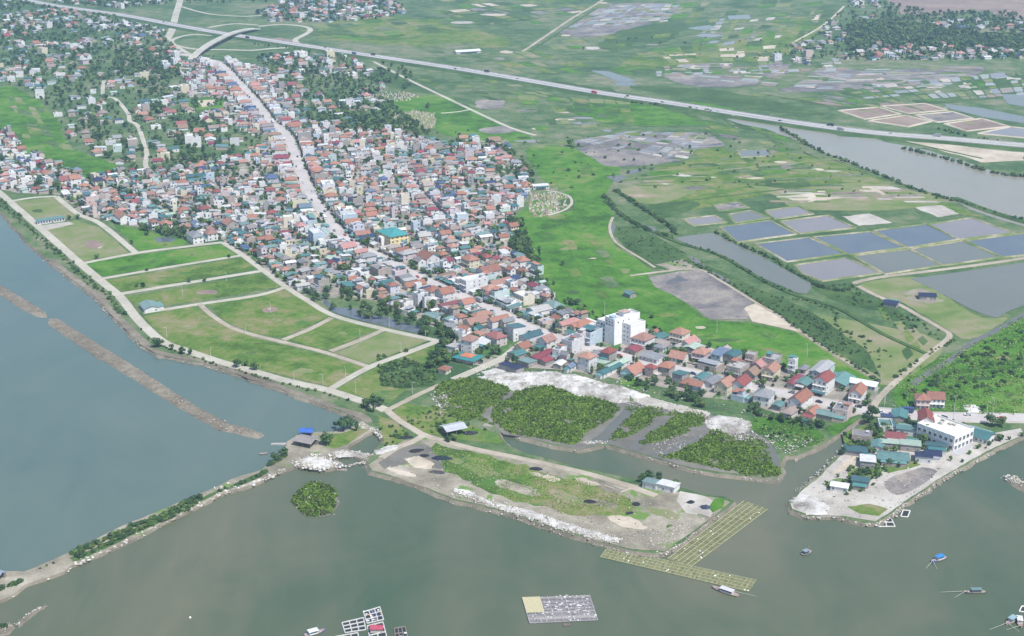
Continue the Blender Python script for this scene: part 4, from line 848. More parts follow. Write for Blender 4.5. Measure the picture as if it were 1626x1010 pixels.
# buildings that can be told apart: px, py of the foot, frontage, depth, storeys, form, roof, wall, label, turn from the street
NAMED = [
 (757, 516, 10, 17, 1, 'gable', 'orange', 'cream', 'long cream house with orange gable roof beside trees above the villa', 0),
 (746, 558, 8.5, 9, 3, 'hip', 'orange', 'white', 'white three-storey villa with orange roof above a teal veranda', 0),
 (788, 546, 12, 9, 2, 'hip', 'red', 'pink', 'two-storey house with red roof and pillared upper veranda', 0),
 (768, 549, 9, 10, 1, 'lean', 'white', 'pale blue', 'low pale-roofed annex beside the red-roofed veranda house', 0),
 (819, 538, 8, 11, 3, 'lean', 'teal', 'white', 'narrow white three-storey house with flat teal sheet roof', 0),
 (842, 538, 9, 16, 1, 'shed', 'teal', 'pale blue', 'long teal-roofed shed behind the narrow teal-topped white house', 0),
 (830, 556, 8, 9, 1, 'gable', 'orange', 'cream', 'small orange-gabled house at the head of the concrete lane', 0),
 (868, 552, 9, 10, 2, 'gable', 'orange', 'white', 'orange-gabled house just above the long maroon roof', 0),
 (861, 569, 6, 20, 1, 'shed', 'maroon', 'pink', 'long narrow shed with maroon roof sloping down to the rubble', 0),
 (821, 567, 9, 10, 1, 'shed', 'teal', 'bare grey', 'square teal-roofed shed beside the concrete lane', 0),
 (838, 580, 9, 9, 1, 'lean', 'teal', 'bare grey', 'teal lean-to shed at the upper edge of the white rubble', 0),
 (812, 588, 15, 8, 1, 'lean', 'navy', 'bare grey', 'wide dark navy tarpaulin-roofed shed beside the white rubble', 0),
 (706, 592, 6, 6, 1, 'hip', 'orange', 'cream', 'tiny cream hut with hipped roof standing alone in the scrub', 0),
 (722, 556, 7, 10, 1, 'lean', 'grey', 'white', 'grey sheet-roofed annex left of the white villa', 0),
 (941, 543, 9, 18, 3, 'flat', 'grey', 'pale blue', 'pale blue three-storey house joined to the white tower block', 0),
 (924, 527, 9, 16, 2, 'cross', 'orange', 'cream', 'cream house with orange gables behind the pale blue house', 0),
 (909, 558, 9, 13, 3, 'flat', 'grey', 'white', 'white three-storey house with rows of windows left of the street', 0),
 (923, 549, 4.5, 9, 3, 'flat', 'grey', 'pink', 'slim pink-white house with dark doorway facing the street', 0),
 (932, 586, 9, 9, 3, 'hip', 'orange', 'white', 'tall lavender-white house with orange hipped roof above the rubble', 0),
 (966, 571, 7, 9, 2, 'hip', 'red', 'bare grey', 'small red-roofed house below the white tower block', 0),
 (968, 592, 6, 22, 1, 'shed', 'teal', 'white', 'very long teal-roofed shed running from street to rubble', 0),
 (980, 584, 6, 20, 1, 'shed', 'pale green', 'white', 'long pale green shed beside the very long teal one', 0),
 (1005, 594, 11, 14, 1, 'gable', 'orange', 'white', 'white bungalow with big orange gable roof below the street', 0),
 (1006, 560, 9, 9, 1, 'shed', 'maroon', 'bare grey', 'open-fronted shop with maroon awning roof on the street', 0),
 (1021, 549, 11, 12, 2, 'hip', 'orange', 'white', 'white two-storey villa with orange hipped roof right of the tower', 0),
 (1047, 540, 9, 10, 1, 'shed', 'teal', 'bare grey', 'blue-teal roofed shed at the edge of the green field', 0),
 (1034, 572, 14, 9, 1, 'lean', 'grey', 'white', 'low white shop row with grey roof along the street', 0),
 (1058, 594, 8, 9, 2, 'hip', 'orange', 'bare grey', 'grey-walled house with orange hip roof below the street', 0),
 (1079, 547, 10, 10, 3, 'hip', 'orange', 'cream', 'tall cream house with orange roof on the field edge', 0),
 (1094, 549, 9, 13, 1, 'gable', 'pink', 'white', 'long pink-roofed house on the edge of the green field', 0),
 (1099, 557, 10, 10, 1, 'shed', 'pale green', 'bare grey', 'shed with pale green sheet roof behind the street row', 0),
 (1078, 572, 11, 10, 1, 'gable', 'orange', 'white', 'low orange-roofed house above the street trees', 0),
 (1113, 572, 9, 10, 2, 'hip', 'orange', 'pink', 'pink two-storey house with bright orange hip roof', 0),
 (1143, 573, 7, 12, 2, 'lean', 'blue', 'white', 'white house with pale blue sheet roof near the field', 0),
 (1163, 575, 8, 11, 2, 'shed', 'teal', 'bare grey', 'grey house under teal gable sheet backing on the field', 0),
 (1171, 594, 10, 13, 2, 'flat', 'grey', 'bare grey', 'unpainted grey two-storey house on the upper side of the street', 0),
 (1128, 585, 14, 11, 1, 'flat', 'grey', 'bare grey', 'wide grey flat roof on the upper side of the street', 0),
 (1080, 607, 7, 9, 2, 'lean', 'teal', 'bare grey', 'small teal-roofed house below the street among trees', 0),
 (1095, 614, 8, 9, 1, 'hip', 'orange', 'pink', 'small faded orange-roofed house above the rubble bank', 0),
 (1114, 604, 6, 11, 1, 'shed', 'teal', 'white', 'narrow teal shed roof on the lower side of the street', 0),
 (1129, 610, 9, 13, 1, 'shed', 'grey', 'white', 'grey sheet-roofed shed left of the twin red gables', 0),
 (1151, 622, 9, 12, 2, 'gable', 'orange', 'cream', 'cream house with orange gable, left one of the twin gables', 0),
 (1176, 620, 9, 13, 2, 'gable', 'red', 'white', 'white house with red gable, right one of the twin gables', 0),
 (1206, 584, 8, 12, 1, 'gable', 'pink', 'pink', 'pink-roofed house at the back row by the green field', 0),
 (1226, 581, 8, 12, 2, 'flat', 'grey', 'bare grey', 'grey terrace house with dark opening by the green field', 0),
 (1224, 599, 8, 13, 2, 'gable', 'orange', 'cream', 'cream house with long orange gable above the street', 0),
 (1193, 598, 9, 9, 1, 'gable', 'brown', 'bare grey', 'brown-roofed low house above the street by a small tree', 0),
 (1212, 640, 10, 11, 2, 'hip', 'grey', 'white', 'white house with blue-grey hipped roof below the street', 0),
 (1270, 645, 9, 17, 2, 'gable', 'orange', 'white', 'large white house with tall steep orange gable below the street', 0),
 (1262, 610, 5, 18, 1, 'shed', 'maroon', 'bare grey', 'long narrow maroon roof on the upper side of the street', 0),
 (1276, 613, 9, 12, 1, 'shed', 'teal', 'bare grey', 'teal shed roof right of the narrow maroon roof', 0),
 (1307, 621, 9, 14, 3, 'gable', 'red', 'white', 'white three-storey house with red gable and balconies', 0),
 (1304, 597, 9, 22, 2, 'shed', 'grey', 'pale blue', 'long pale grey shed roof at the corner of the green field', 0),
 (1333, 609, 14, 18, 1, 'shed', 'teal', 'bare grey', 'large grey hall with teal-edged sheet roof by the field', 0),
 (1364, 614, 22, 7, 1, 'lean', 'white', 'pale blue', 'long white-roofed shelter with navy side by the dirt road', 0),
 (1361, 634, 8, 14, 2, 'gable', 'orange', 'white', 'narrow white house with orange gable at the road fork', 0),
 (1290, 660, 6, 11, 1, 'gable', 'orange', 'cream', 'small orange roof right of the steep orange gable', 0),
 (1311, 663, 11, 8, 1, 'shed', 'teal', 'bare grey', 'teal-blue shed roof above the river bank', 0),
 (1337, 661, 9, 14, 2, 'flat', 'grey', 'pink', 'pinkish flat-roofed house beside the river bridge', 0),
 (1283, 668, 6, 5, 1, 'shed', 'red', 'bare grey', 'tiny red shed roof on the green bank', 0),
 (1463, 646, 8, 9, 2, 'hip', 'orange', 'pink', 'pink house with orange hip roof in the green beyond the quay road', 0),
 (1484, 644, 10, 9, 2, 'gable', 'orange', 'white', 'white house with orange gable in the green beyond the quay road', 0),
 (1408, 668, 7, 6, 1, 'lean', 'blue', 'bare grey', 'small shed with bright blue tarpaulin roof by the river bridge', 0),
 (1428, 665, 9, 13, 1, 'shed', 'teal', 'bare grey', 'teal-roofed shop at the quay road corner', 0),
 (1468, 684, 8, 14, 3, 'gable', 'red', 'white', 'tall white house with small red roof on the quay', 0),
 (1547, 694, 21, 12, 1, 'shed', 'teal', 'white', 'big teal-roofed warehouse at the right end of the quay', 0),
 (1486, 714, 11, 6, 1, 'lean', 'teal', 'white', 'white outbuilding with teal roof in front of the quay building', 0),
 (1480, 727, 9, 8, 1, 'shed', 'navy', 'white', 'navy-roofed shed nearest the grey quay court', 0),
 (1466, 731, 9, 8, 1, 'lean', 'navy', 'white', 'navy lean-to roof left of the navy-roofed shed', 0),
 (1417, 732, 17, 11, 1, 'shed', 'teal', 'bare grey', 'widest teal-roofed shed in the middle of the quay', 0),
 (1421, 700, 11, 7, 1, 'gable', 'red', 'white', 'red-roofed cottage among the teal sheds on the quay', 0),
 (1415, 710, 12, 7, 1, 'lean', 'pale green', 'bare grey', 'pale green sheet roof below the red-roofed quay cottage', 0),
 (1358, 720, 13, 8, 1, 'shed', 'teal', 'bare grey', 'teal shed on the bank beside the river mouth', 0),
 (1393, 713, 7, 10, 1, 'shed', 'teal', 'white', 'small bright teal shed between the quay cottages', 0),
 (1366, 770, 9, 8, 1, 'lean', 'teal', 'bare grey', 'lone teal lean-to near the tip of the quay land', 0),
 (1333, 778, 9, 6, 1, 'shed', 'white', 'white', 'white shed at the rubble tip of the quay land', 0),
 (1440, 688, 12, 8, 1, 'lean', 'teal', 'white', 'teal roof behind the tall white quay house', 0),
 (1445, 712, 11, 10, 1, 'lean', 'pale green', 'bare grey', 'pale green shed roof left of the navy roofs', 0),
 (752, 460, 9, 20, 3, 'flat', 'white', 'white', 'white three-storey block with blank side wall in the town', 0),
 (776, 440, 11, 17, 2, 'gable', 'orange', 'white', 'big orange-roofed hall behind the white blank-sided block', 0),
 (794, 454, 8, 18, 1, 'gable', 'orange', 'cream', 'long orange roof right of the white blank-sided block', 0),
 (779, 470, 9, 11, 2, 'hip', 'orange', 'white', 'white house with orange roof in front of the long orange roof', 0),
 (832, 480, 13, 10, 2, 'flat', 'white', 'cream', 'cream two-storey terrace house near the field edge', 0),
 (830, 424, 9, 9, 2, 'hip', 'orange', 'white', 'white house with orange hip roof at the town\'s field edge', 0),
 (853, 434, 9, 6, 2, 'flat', 'teal', 'pale blue', 'pale teal house at the very edge of the green field', 0),
 (880, 490, 13, 10, 1, 'hip', 'teal', 'white', 'wide teal hipped roof at the edge of the green field', 0),
 (856, 496, 12, 15, 1, 'shed', 'grey', 'white', 'wide grey-blue sheet roof beside the teal hipped roof', 0),
 (747, 422, 12, 10, 2, 'hip', 'orange', 'cream', 'orange-roofed house above the white blank-sided block', 0),
 (688, 472, 9, 11, 2, 'hip', 'orange', 'white', 'left half of the orange-roofed pair beside the main street', 0),
 (707, 475, 10, 11, 2, 'gable', 'orange', 'white', 'right half of the orange-roofed pair beside the main street', 0),
 (714, 488, 6, 17, 1, 'shed', 'red', 'pink', 'long red-roofed shed below the orange-roofed pair', 0),
 (658, 457, 7, 17, 1, 'gable', 'orange', 'cream', 'long orange-roofed house left of the orange-roofed pair', 0),
 (680, 418, 16, 12, 2, 'gable', 'orange', 'white', 'wide orange roof above the main street below the yellow hall', 0),
 (605, 436, 14, 12, 2, 'flat', 'grey', 'bare grey', 'wide unpainted grey building with open arches by the street', 0),
 (687, 507, 11, 9, 1, 'shed', 'teal', 'pale blue', 'teal shed standing beside the town pond', 0),
 (668, 484, 7, 9, 3, 'flat', 'grey', 'white', 'white three-storey house just above the pond shacks', 0),
 (145, 326, 13, 12, 3, 'flat', 'white', 'pink', 'pale pink three-storey house left of the plot road', 0),
 (105, 294, 10, 12, 2, 'gable', 'red', 'white', 'red-roofed house at the head of the plot road', 0),
 (120, 297, 8, 10, 3, 'gable', 'orange', 'white', 'white three-storey house right of the red-roofed house', 0),
 (34, 281, 14, 9, 2, 'flat', 'teal', 'white', 'white two-storey house with dark roof opening near the left shore', 0),
 (157, 295, 10, 9, 2, 'hip', 'navy', 'cream', 'house with navy hipped roof at the edge of the left meadow', 0),
 (80, 353, 24, 6, 1, 'lean', 'teal', 'white', 'long teal-roofed stable on the dry shore plot', 90),
 (194, 352, 20, 9, 2, 'gable', 'orange', 'white', 'long white two-storey house with two rows of windows', 0),
 (148, 338, 18, 6, 1, 'lean', 'teal', 'white', 'teal strip roof in front of the pale pink house', 0),
 (310, 384, 16, 9, 2, 'hip', 'grey', 'white', 'white villa with grey roof at the corner of the green plots', 0),
 (335, 380, 10, 9, 2, 'hip', 'orange', 'white', 'white villa with orange roof at the corner of the green plots', 0),
 (303, 284, 34, 12, 1, 'shed', 'teal', 'bare grey', 'very long teal-roofed hall among the upper trees', 90),
 (366, 364, 12, 11, 2, 'gable', 'orange', 'bare grey', 'brick-orange gabled house above the white corner villas', 0),
 (264, 360, 10, 9, 1, 'hip', 'orange', 'white', 'small orange-roofed house above the garden pond', 0),
 (431, 291, 12, 11, 2, 'hip', 'blue', 'white', 'white house with deep blue hipped roof left of the street', 0),
 (521, 305, 16, 12, 3, 'flat', 'white', 'white', 'white three-storey block on the right of the main street', 0),
 (463, 315, 14, 9, 2, 'flat', 'grey', 'pink', 'pinkish house with a row of windows left of the street', 0),
 (490, 358, 18, 12, 2, 'flat', 'white', 'pale blue', 'broad pale slab-walled building left of the main street', 0),
 (503, 384, 15, 10, 3, 'flat', 'white', 'pale blue', 'light blue three-storey house left of the main street', 0),
 (238, 491, 16, 11, 1, 'shed', 'teal', 'white', 'lone teal-roofed shed on the new plots by the shore road', 0),
 (1000, 471, 8, 6, 1, 'shed', 'teal', 'bare grey', 'lone hut with teal roof in the green field', 0),
 (1035, 773, 8, 7, 1, 'lean', 'teal', 'white', 'teal-roofed hut on the bank of the peninsula', 0),
 (1061, 777, 10, 8, 1, 'lean', 'white', 'white', 'white-roofed hut on the peninsula beside the teal hut', 0),
 (836, 298, 14, 9, 1, 'hip', 'orange', 'cream', 'orange temple roof beside the town cemetery', 0),
 (858, 299, 16, 6, 1, 'lean', 'white', 'white', 'long white roof beside the orange temple roof', 90),
 (345, 186, 18, 8, 2, 'flat', 'grey', 'cream', 'cream school block below the green sports pitch', 0),
 (326, 184, 10, 8, 1, 'flat', 'grey', 'cream', 'low cream wing left of the cream school block', 0),
 (742, 84, 40, 14, 1, 'shed', 'white', 'white', 'white factory shed alone in the fields beyond the highway', 90),
 (1415, 486, 10, 8, 1, 'shed', 'navy', 'bare grey', 'dark-roofed pump house beside the big reservoir', 0),
 (1472, 474, 12, 8, 1, 'shed', 'navy', 'bare grey', 'dark shelter on the bare yard beside the reservoir', 0),
]
for i, (px, py, w, d, st, form, rn, wnm, lab, tr) in enumerate(NAMED):
    p = at(px, py); rz = street_turn(p.x, p.y) + math.radians(tr)
    if lab.startswith(('big teal-roofed warehouse',)): _a, _b = at(1524, 690), at(1568, 703); rz = math.atan2(_b.y - _a.y, _b.x - _a.x)
    # the foot given is the front edge seen; move in by part of the depth
    make_house(p.x, p.y, rz, form, w, d, st, rn, wnm, 2 if py > 400 else 1, lab, seed=1000 + i)
    occupy(p.x, p.y, rz, w + .6, d + .6)

# the yellow hall
def yellow_hall():
    p = at(624, 386); rz = street_turn(p.x, p.y); o = empty('town_hall', tuple(p), rz); Y = (.72, .58, .27)
    w, d, h = 24, 17, 9.5; m = MB(); m.box(-w / 2, w / 2, -d / 2, d / 2, -.4, h, Y)
    for z in (3.1, 6.3): m.box(-w / 2 - .25, w / 2 + .25, -d / 2 - .25, d / 2 + .25, z - .15, z + .15, (.78, .68, .42))
    for k in range(7): x = -w / 2 + k * w / 6; m.box(x - .3, x + .3, -d / 2 - .35, -d / 2 + .1, -.4, h, (.78, .68, .42))
    m.build('wall', HM, o); r = MB(); r.hip(w, d, h, 3.2, 1.0, (.06, .27, .27), 2); r.build('roof', HM, o)
    e = MB(); e.box(-3, 3, -d / 2 - 4, -d / 2 - .36, -.4, 7.5, (.74, .72, .7)); e.box(-1.6, 1.6, -d / 2 - 4.06, -d / 2 - 3.9, 0, 6, (.2, .06, .07)); e.build('entrance_porch', HM, o)
    for s in range(3):
        for k in range(6):
            for sy, r2 in ((-d / 2, 0), (d / 2, math.pi)):
                if sy < 0 and k in (2, 3): continue
                obj('window', WINM, o, (-w / 2 + (k + .5) * w / 6, sy, s * 3.2 + .9), r2, (1.9, .2, 1.6))
        for k in range(4):
            for sx, r2 in ((-w / 2, -math.pi / 2), (w / 2, math.pi / 2)): obj('window', WINM, o, (sx, -d / 2 + (k + .5) * d / 4, s * 3.2 + .9), r2, (1.8, .2, 1.6))
    tag(o, 'yellow three-storey hall with teal hipped roof in the town centre', 'hall'); occupy(p.x, p.y, rz, w + 3, d + 9)
yellow_hall()
# the white tower block of three joined bodies
def white_tower():
    p = at(980, 541); rz = street_turn(p.x, p.y) - math.radians(16); o = empty('apartment_block', tuple(p), rz); W = (.76, .76, .76)
    bodies = [('front_block', -8.5, -1, 9, 12, 13.2), ('tower', 1.0, 3.5, 9.5, 24, 18.0), ('rear_block', 9.9, 6, 8, 14, 14.5)]
    body = {}
    for nm, x, y, w, d, h in bodies:
        m = MB(); m.box(x - w / 2, x + w / 2, y - d / 2, y + d / 2, -.4, h, W, topcol=(.5, .5, .48)); body[nm] = m.build(nm, HM, o)
        q = MB()
        for b in ((x - w / 2 - .05, x + w / 2 + .05, y - d / 2 - .05, y - d / 2 + .18), (x - w / 2 - .05, x + w / 2 + .05, y + d / 2 - .18, y + d / 2 + .05), (x - w / 2 - .05, x - w / 2 + .18, y - d / 2 + .18, y + d / 2 - .18), (x + w / 2 - .18, x + w / 2 + .05, y - d / 2 + .18, y + d / 2 - .18)): q.box(*b, h - .02, h + 1.0, (.78, .78, .78))
        q.build('parapet', HM, body[nm])
    t = MB(); t.box(-1.5, 3.5, 2, 8, 18.0, 20.8, W); t.hip(5.6, 6.6, 20.8, .9, .4, (.4, .3, .26), 1, 1.0, 5); t.build('roof_room', HM, o)
    t = MB(); t.box(-1.5, 2.2, -7, -3.5, 18.0, 19.5, (.3, .42, .5)); t.build('water_tank', HM, o)
    c = MB(); c.box(-12.6, -4.4, -7.5, -7.08, 0, 14.2, (.4, .62, .62)) if False else None
    for s in range(4):
        for k in range(3): obj('window', WINM, body['front_block'], (-11.4 + k * 2.9, -7, s * 3.2 + 1.0), 0, (1.7, .2, 1.8))
        obj('window', WINM, body['front_block'], (-13, -3.5, s * 3.2 + 1), -math.pi / 2, (1.6, .2, 1.8)); obj('window', WINM, body['front_block'], (-13, 2, s * 3.2 + 1), -math.pi / 2, (1.6, .2, 1.8))
    for s in range(2):
        for k in range(3): obj('window', WINM, body['tower'], (-1.7 + k * 2.7, -8.5, s * 2.2 + 13.4), 0, (1.5, .2, 1.3))
    for k in range(3): obj('window', WINM, body['tower'], (5.75, -5 + k * 5, 15.5), math.pi / 2, (1.4, .2, 1.3))
    for s in range(4):
        for k in range(2): obj('window', WINM, body['rear_block'], (7.8 + k * 3.4, -1, s * 3.1 + 2.5), 0, (1.2, .2, 1.4))
    for s in range(1, 4):
        b = MB(); b.box(-12.8, -4.2, -8.2, -7.12, s * 3.2 - .15, s * 3.2, (.74, .76, .76)); b.box(-12.8, -4.2, -8.2, -8.1, s * 3.2, s * 3.2 + .9, (.5, .66, .66)); b.build('balcony', HM, body['front_block'])
    tag(o, 'tall white tower block with blank side wall beside the main street', 'apartment block'); occupy(p.x, p.y + 2, rz, 28, 22)
white_tower()
# the flat-roofed quay building
_a, _b = at(1471, 695), at(1506, 708); QRZ = math.atan2(_b.y - _a.y, _b.x - _a.x)
def quay_building():
    p = at(1499, 699); rz = QRZ; o = empty('quay_building', tuple(p), rz); W = (.74, .73, .7)
    w, d, h = 25, 19, 8.4; m = MB(); m.box(-w / 2, w / 2, -d / 2, d / 2, -.4, h, W, topcol=(.6, .58, .53))
    m.box(-w / 2 - .1, w / 2 + .1, -d / 2 - .12, -d / 2 + .02, 4.0, 4.3, (.78, .77, .74)); m.build('wall', HM, o)
    q = MB()
    for b in ((-w / 2 - .1, w / 2 + .1, -d / 2 - .1, -d / 2 + .25), (-w / 2 - .1, w / 2 + .1, d / 2 - .25, d / 2 + .1), (-w / 2 - .1, -w / 2 + .25, -d / 2 + .25, d / 2 - .25), (w / 2 - .25, w / 2 + .1, -d / 2 + .25, d / 2 - .25)): q.box(*b, h - .02, h + 1.1, (.78, .78, .76))
    q.build('parapet', HM, o); g2 = random.Random(3)
    for k in range(4):
        u = MB(); x, y = g2.uniform(-9, 7), g2.uniform(-6, 6); u.box(x, x + g2.uniform(1.5, 3), y, y + g2.uniform(1.5, 2.5), h, h + g2.uniform(.8, 1.8), g2.choice([(.5, .48, .44), (.6, .6, .6), (.45, .42, .35)])); u.build('roof_unit', HM, o)
    for s in range(2):
        for k in range(7):
            obj('window', WINM, o, (-w / 2 + (k + .5) * w / 7, -d / 2, s * 4.2 + 1), 0, (2.0, .2, 2.0)); obj('window', WINM, o, (-w / 2 + (k + .5) * w / 7, d / 2, s * 4.2 + 1), math.pi, (1.8, .2, 1.8))
        for k in range(5):
            obj('window', WINM, o, (w / 2, -d / 2 + (k + .5) * d / 5, s * 4.2 + .6), math.pi / 2, (2.4, .2, 2.6)); obj('window', WINM, o, (-w / 2, -d / 2 + (k + .5) * d / 5, s * 4.2 + 1), -math.pi / 2, (1.6, .2, 1.8))
    tag(o, 'large white flat-roofed quay building with roof clutter inside its parapet', 'building'); occupy(p.x, p.y, rz, w + 2, d + 2)
quay_building()
# veranda of the white villa
p = at(743, 573); rz = street_turn(p.x, p.y); o = empty('veranda_pavilion', tuple(p), rz)
r = MB(); r.hip(17, 13, 3.0, 1.4, .3, (.04, .2, .21), 2); r.hip(9, 7, 3.9, 1.6, .2, (.46, .18, .1), 1); r.build('roof', HM, o)
w_ = MB(); w_.box(-7, 7, -4.5, 4.5, -.3, 3.0, (.6, .5, .42)); w_.build('wall', HM, o)
for sx in (-1, -.33, .33, 1):
    for sy in (-1, 1): q = MB(); q.bar((sx * 8, sy * 6, -.3), (sx * 8, sy * 6, 3.05), .14, (.6, .6, .58), n=6); q.build('post', HM, o)
tag(o, 'broad teal-skirted veranda with orange centre roof below the white villa', 'pavilion'); occupy(p.x, p.y, rz, 17, 13)
# open boat shed on posts
def post_shed(px, py, w, d, h, rc, label, rz, form='gable', side=None, cat='shed'):
    p = at(px, py); o = empty('open_shed', tuple(p), rz); r = MB()
    r.gable(w, d, h, 1.3, .6, rc, 2, axis='x' if w > d else 'y'); r.build('roof', HM, o)
    for sx in (-1, 0, 1):
        for sy in (-1, 1): q = MB(); q.bar((sx * w * .47, sy * d * .46, -.4), (sx * w * .47, sy * d * .46, h + .1), .13, (.3, .28, .26), n=5); q.build('post', HM, o)
    s_ = MB(); s_.box(-w * .45, w * .45, d * .2, d * .44, -.3, 1.6, (.2, .18, .16)); s_.build('store', HM, o)
    tag(o, label, cat); occupy(p.x, p.y, rz, w, d)
post_shed(720, 688, 12.5, 9.5, 4.2, (.42, .44, .47), 'open shed with pale grey roof on dark posts on the peninsula', math.radians(28))
post_shed(487, 705, 11.5, 9.0, 3.0, (.27, .24, .23), 'grey-brown open boathouse on the breakwater junction', math.radians(-25))
post_shed(487, 690, 7.0, 4.0, 2.6, (.03, .11, .42), 'small shelter with bright blue tarpaulin beside the boathouse', math.radians(-5))
post_shed(-2, 916, 6.0, 4.0, 2.4, (.25, .3, .38), 'small blue-grey shelter at the left end of the breakwater', math.radians(-30))

# terraces along the main street, then the lanes behind, filled plot by plot
CAND = []                                                    # x, y, rz, form, w, d, st, roof, wall
def pick(g, street=False, far=False):
    t = g.random()
    if street:
        form = 'flat' if t < .4 else 'hip' if t < .55 else 'gable' if t < .78 else 'shed' if t < .92 else 'lean'
        st = g.choice((1, 1, 2, 2, 3, 3)) if form == 'flat' else g.choice((1, 1, 2, 2)) if form in ('hip', 'gable') else 1
    else:
        form = 'flat' if t < .24 else 'hip' if t < .37 else 'gable' if t < .58 else 'cross' if t < .62 else 'shed' if t < .84 else 'lean'
        st = g.choice((1, 1, 1, 2, 2, 3)) if form == 'flat' else g.choice((1, 1, 1, 1, 2)) if form in ('hip', 'gable', 'cross') else 1
    if form in ('hip', 'gable', 'cross'): rn = g.choice(('orange',) * 8 + ('weathered',) * 4 + ('red', 'pink', 'brown', 'maroon', 'blue', 'grey', 'grey'))
    elif form == 'flat': rn = g.choice(('grey', 'grey', 'white'))
    else: rn = g.choice(('teal',) * 6 + ('blue', 'grey', 'grey', 'grey', 'grey', 'white', 'white', 'maroon', 'pale green', 'brown'))
    wn_ = g.choice(('white',) * 9 + ('cream', 'cream', 'pale blue', 'pink', 'pink', 'bare grey', 'bare grey', 'bare grey')) if form not in ('shed', 'lean') else g.choice(('white', 'bare grey', 'bare grey', 'pale blue'))
    return form, st, rn, wn_
g = random.Random(21)
def street_row(w2, half, px_lo, px_hi, first=0.0, dmin=9, dmax=15, p=.93, both=(-1, 1)):
    for side in both:
        dist = first
        segs = [(Vector(w2[i]), Vector(w2[i + 1])) for i in range(len(w2) - 1)]; tot = sum((b - a).length for a, b in segs)
        while dist < tot - 6:
            w = g.uniform(4.8, 9.0); d = g.uniform(dmin, dmax); s = dist + w / 2; acc = 0
            for a, b in segs:
                L = (b - a).length
                if acc + L >= s: break
                acc += L
            t = (b - a) / max(L, 1e-6); c = a + t * (s - acc); nx = Vector((-t.y, t.x)) * side; pos = c + nx * (half + g.uniform(.8, 1.8) + d / 2)
            dist += w + g.uniform(.1, .6)
            q = topx(pos.x, pos.y)
            if not (px_lo <= q[0] <= px_hi) or g.random() > (p if q[0] < 880 or side > 0 else .14): continue
            rz = math.atan2(nx.y, nx.x) - math.pi / 2
            if not free(pos.x, pos.y, rz, w, d) or road_gap(pos.x, pos.y) < min(w, d) * .45: continue
            if not any(inside((pos.x, pos.y), z) for z in STREETZONE): continue
            occupy(pos.x, pos.y, rz, w + .15, d + .15); CAND.append((pos.x, pos.y, rz) + (lambda k: (k[0], w, d, min(k[1], 2 if side < 0 else 3), k[2], k[3]))(pick(g, True)))
W = lambda z: P2(z)
STREETZONE = [W(T_A), W(T_B), W(T_C), W(T_D)]
street_row(mainw, 7.4, 280, 1385)
street_row(smooth(P2(ALLEY), 4), 2.4, 0, 1626, dmin=8, dmax=12)
Z_V1 = [(0, 25), (90, 14), (150, 20), (262, 48), (278, 70), (296, 110), (302, 152), (345, 192), (400, 216), (440, 216), (380, 250), (300, 265), (250, 270), (190, 262), (110, 225), (92, 185), (50, 145), (0, 132)]
Z_V1B = [(-40, -10), (250, -10), (262, 6), (190, 14), (60, 0), (0, 14), (-40, 20)]
Z_V2 = [(405, 92), (470, 86), (560, 92), (610, 130), (605, 170), (560, 210), (500, 195), (475, 185), (430, 118)]
Z_V3 = [(405, 22), (440, 8), (480, -8), (630, -8), (642, 20), (600, 30), (520, 36), (430, 34)]
Z_V4 = [(1212, 98), (1262, 66), (1310, 42), (1345, 10), (1350, -8), (1400, -8), (1402, 28), (1345, 52), (1340, 92), (1280, 104)]
Z_V5 = [(1340, 84), (1400, 74), (1470, 72), (1560, 78), (1640, 80), (1640, 94), (1500, 96), (1400, 96), (1340, 96)]
Z_V6 = [(1480, 40), (1570, 28), (1640, 36), (1640, 54), (1570, 50), (1500, 52)]
Z_L = [(-20, 205), (22, 212), (36, 242), (128, 272), (128, 288), (90, 306), (30, 302), (-20, 292)]
Z_Q = [(1345, 712), (1362, 698), (1400, 680), (1440, 668), (1500, 675), (1560, 680), (1530, 705), (1490, 730), (1455, 742), (1410, 745), (1370, 740), (1350, 735)]
Z_R = [(735, 215), (800, 228), (830, 262), (780, 238), (735, 232)]
ZONES = [(T_A, 7500, 1.0), (T_B, 7500, 1.0), (T_C, 1500, 1.05), (T_D, 2200, 1.0), (Z_L, 1300, 1.0), (Z_V1, 2000, 1.1), (Z_V1B, 420, 1.2), (Z_V2, 520, 1.15), (Z_V3, 420, 1.15), (Z_V4, 260, 1.15), (Z_V5, 150, 1.15), (Z_V6, 60, 1.15), (Z_R, 90, 1.1), (Z_Q, 420, 1.0)]
for zi, (zp, tries, gap) in enumerate(ZONES):
    zw = W(zp); xs = [q[0] for q in zw]; ys = [q[1] for q in zw]
    for k in range(tries):
        x, y = g.uniform(min(xs), max(xs)), g.uniform(min(ys), max(ys))
        if not inside((x, y), zw) or any(inside((x, y), b) for b in BLOCKED): continue
        sh = 1.0 - .45 * k / tries; w, d = g.uniform(4.8, 8.6) * sh, g.uniform(6, 11) * sh
        if zi >= 5: w, d = g.uniform(6.5, 12), g.uniform(7, 13)
        if road_gap(x, y) < max(w, d) * .5 + .5: continue
        if zi in (5, 6, 7) and mnoise.noise(Vector((x * .011, y * .007, 4.0))) < -.22: continue
        if zi == 2 and road_gap(x, y) < 12.5: continue
        if zi in (0, 1) and mnoise.noise(Vector((x * .016, y * .011, 9.0))) < -.38: continue
        rz = street_turn(x, y) + g.choice((0, 0, math.pi / 2)) + g.uniform(-.12, .12)
        if not free(x, y, rz, w * gap + 1.0, d * gap + 1.0): continue
        occupy(x, y, rz, w, d); f = pick(g)
        if zp is Z_Q: f = (g.choice(('shed', 'lean', 'shed', 'flat')), 1, g.choice(('teal', 'teal', 'grey', 'blue', 'white')), g.choice(('white', 'bare grey')))
        CAND.append((x, y, rz, f[0], w, d, f[1], f[2], f[3]))
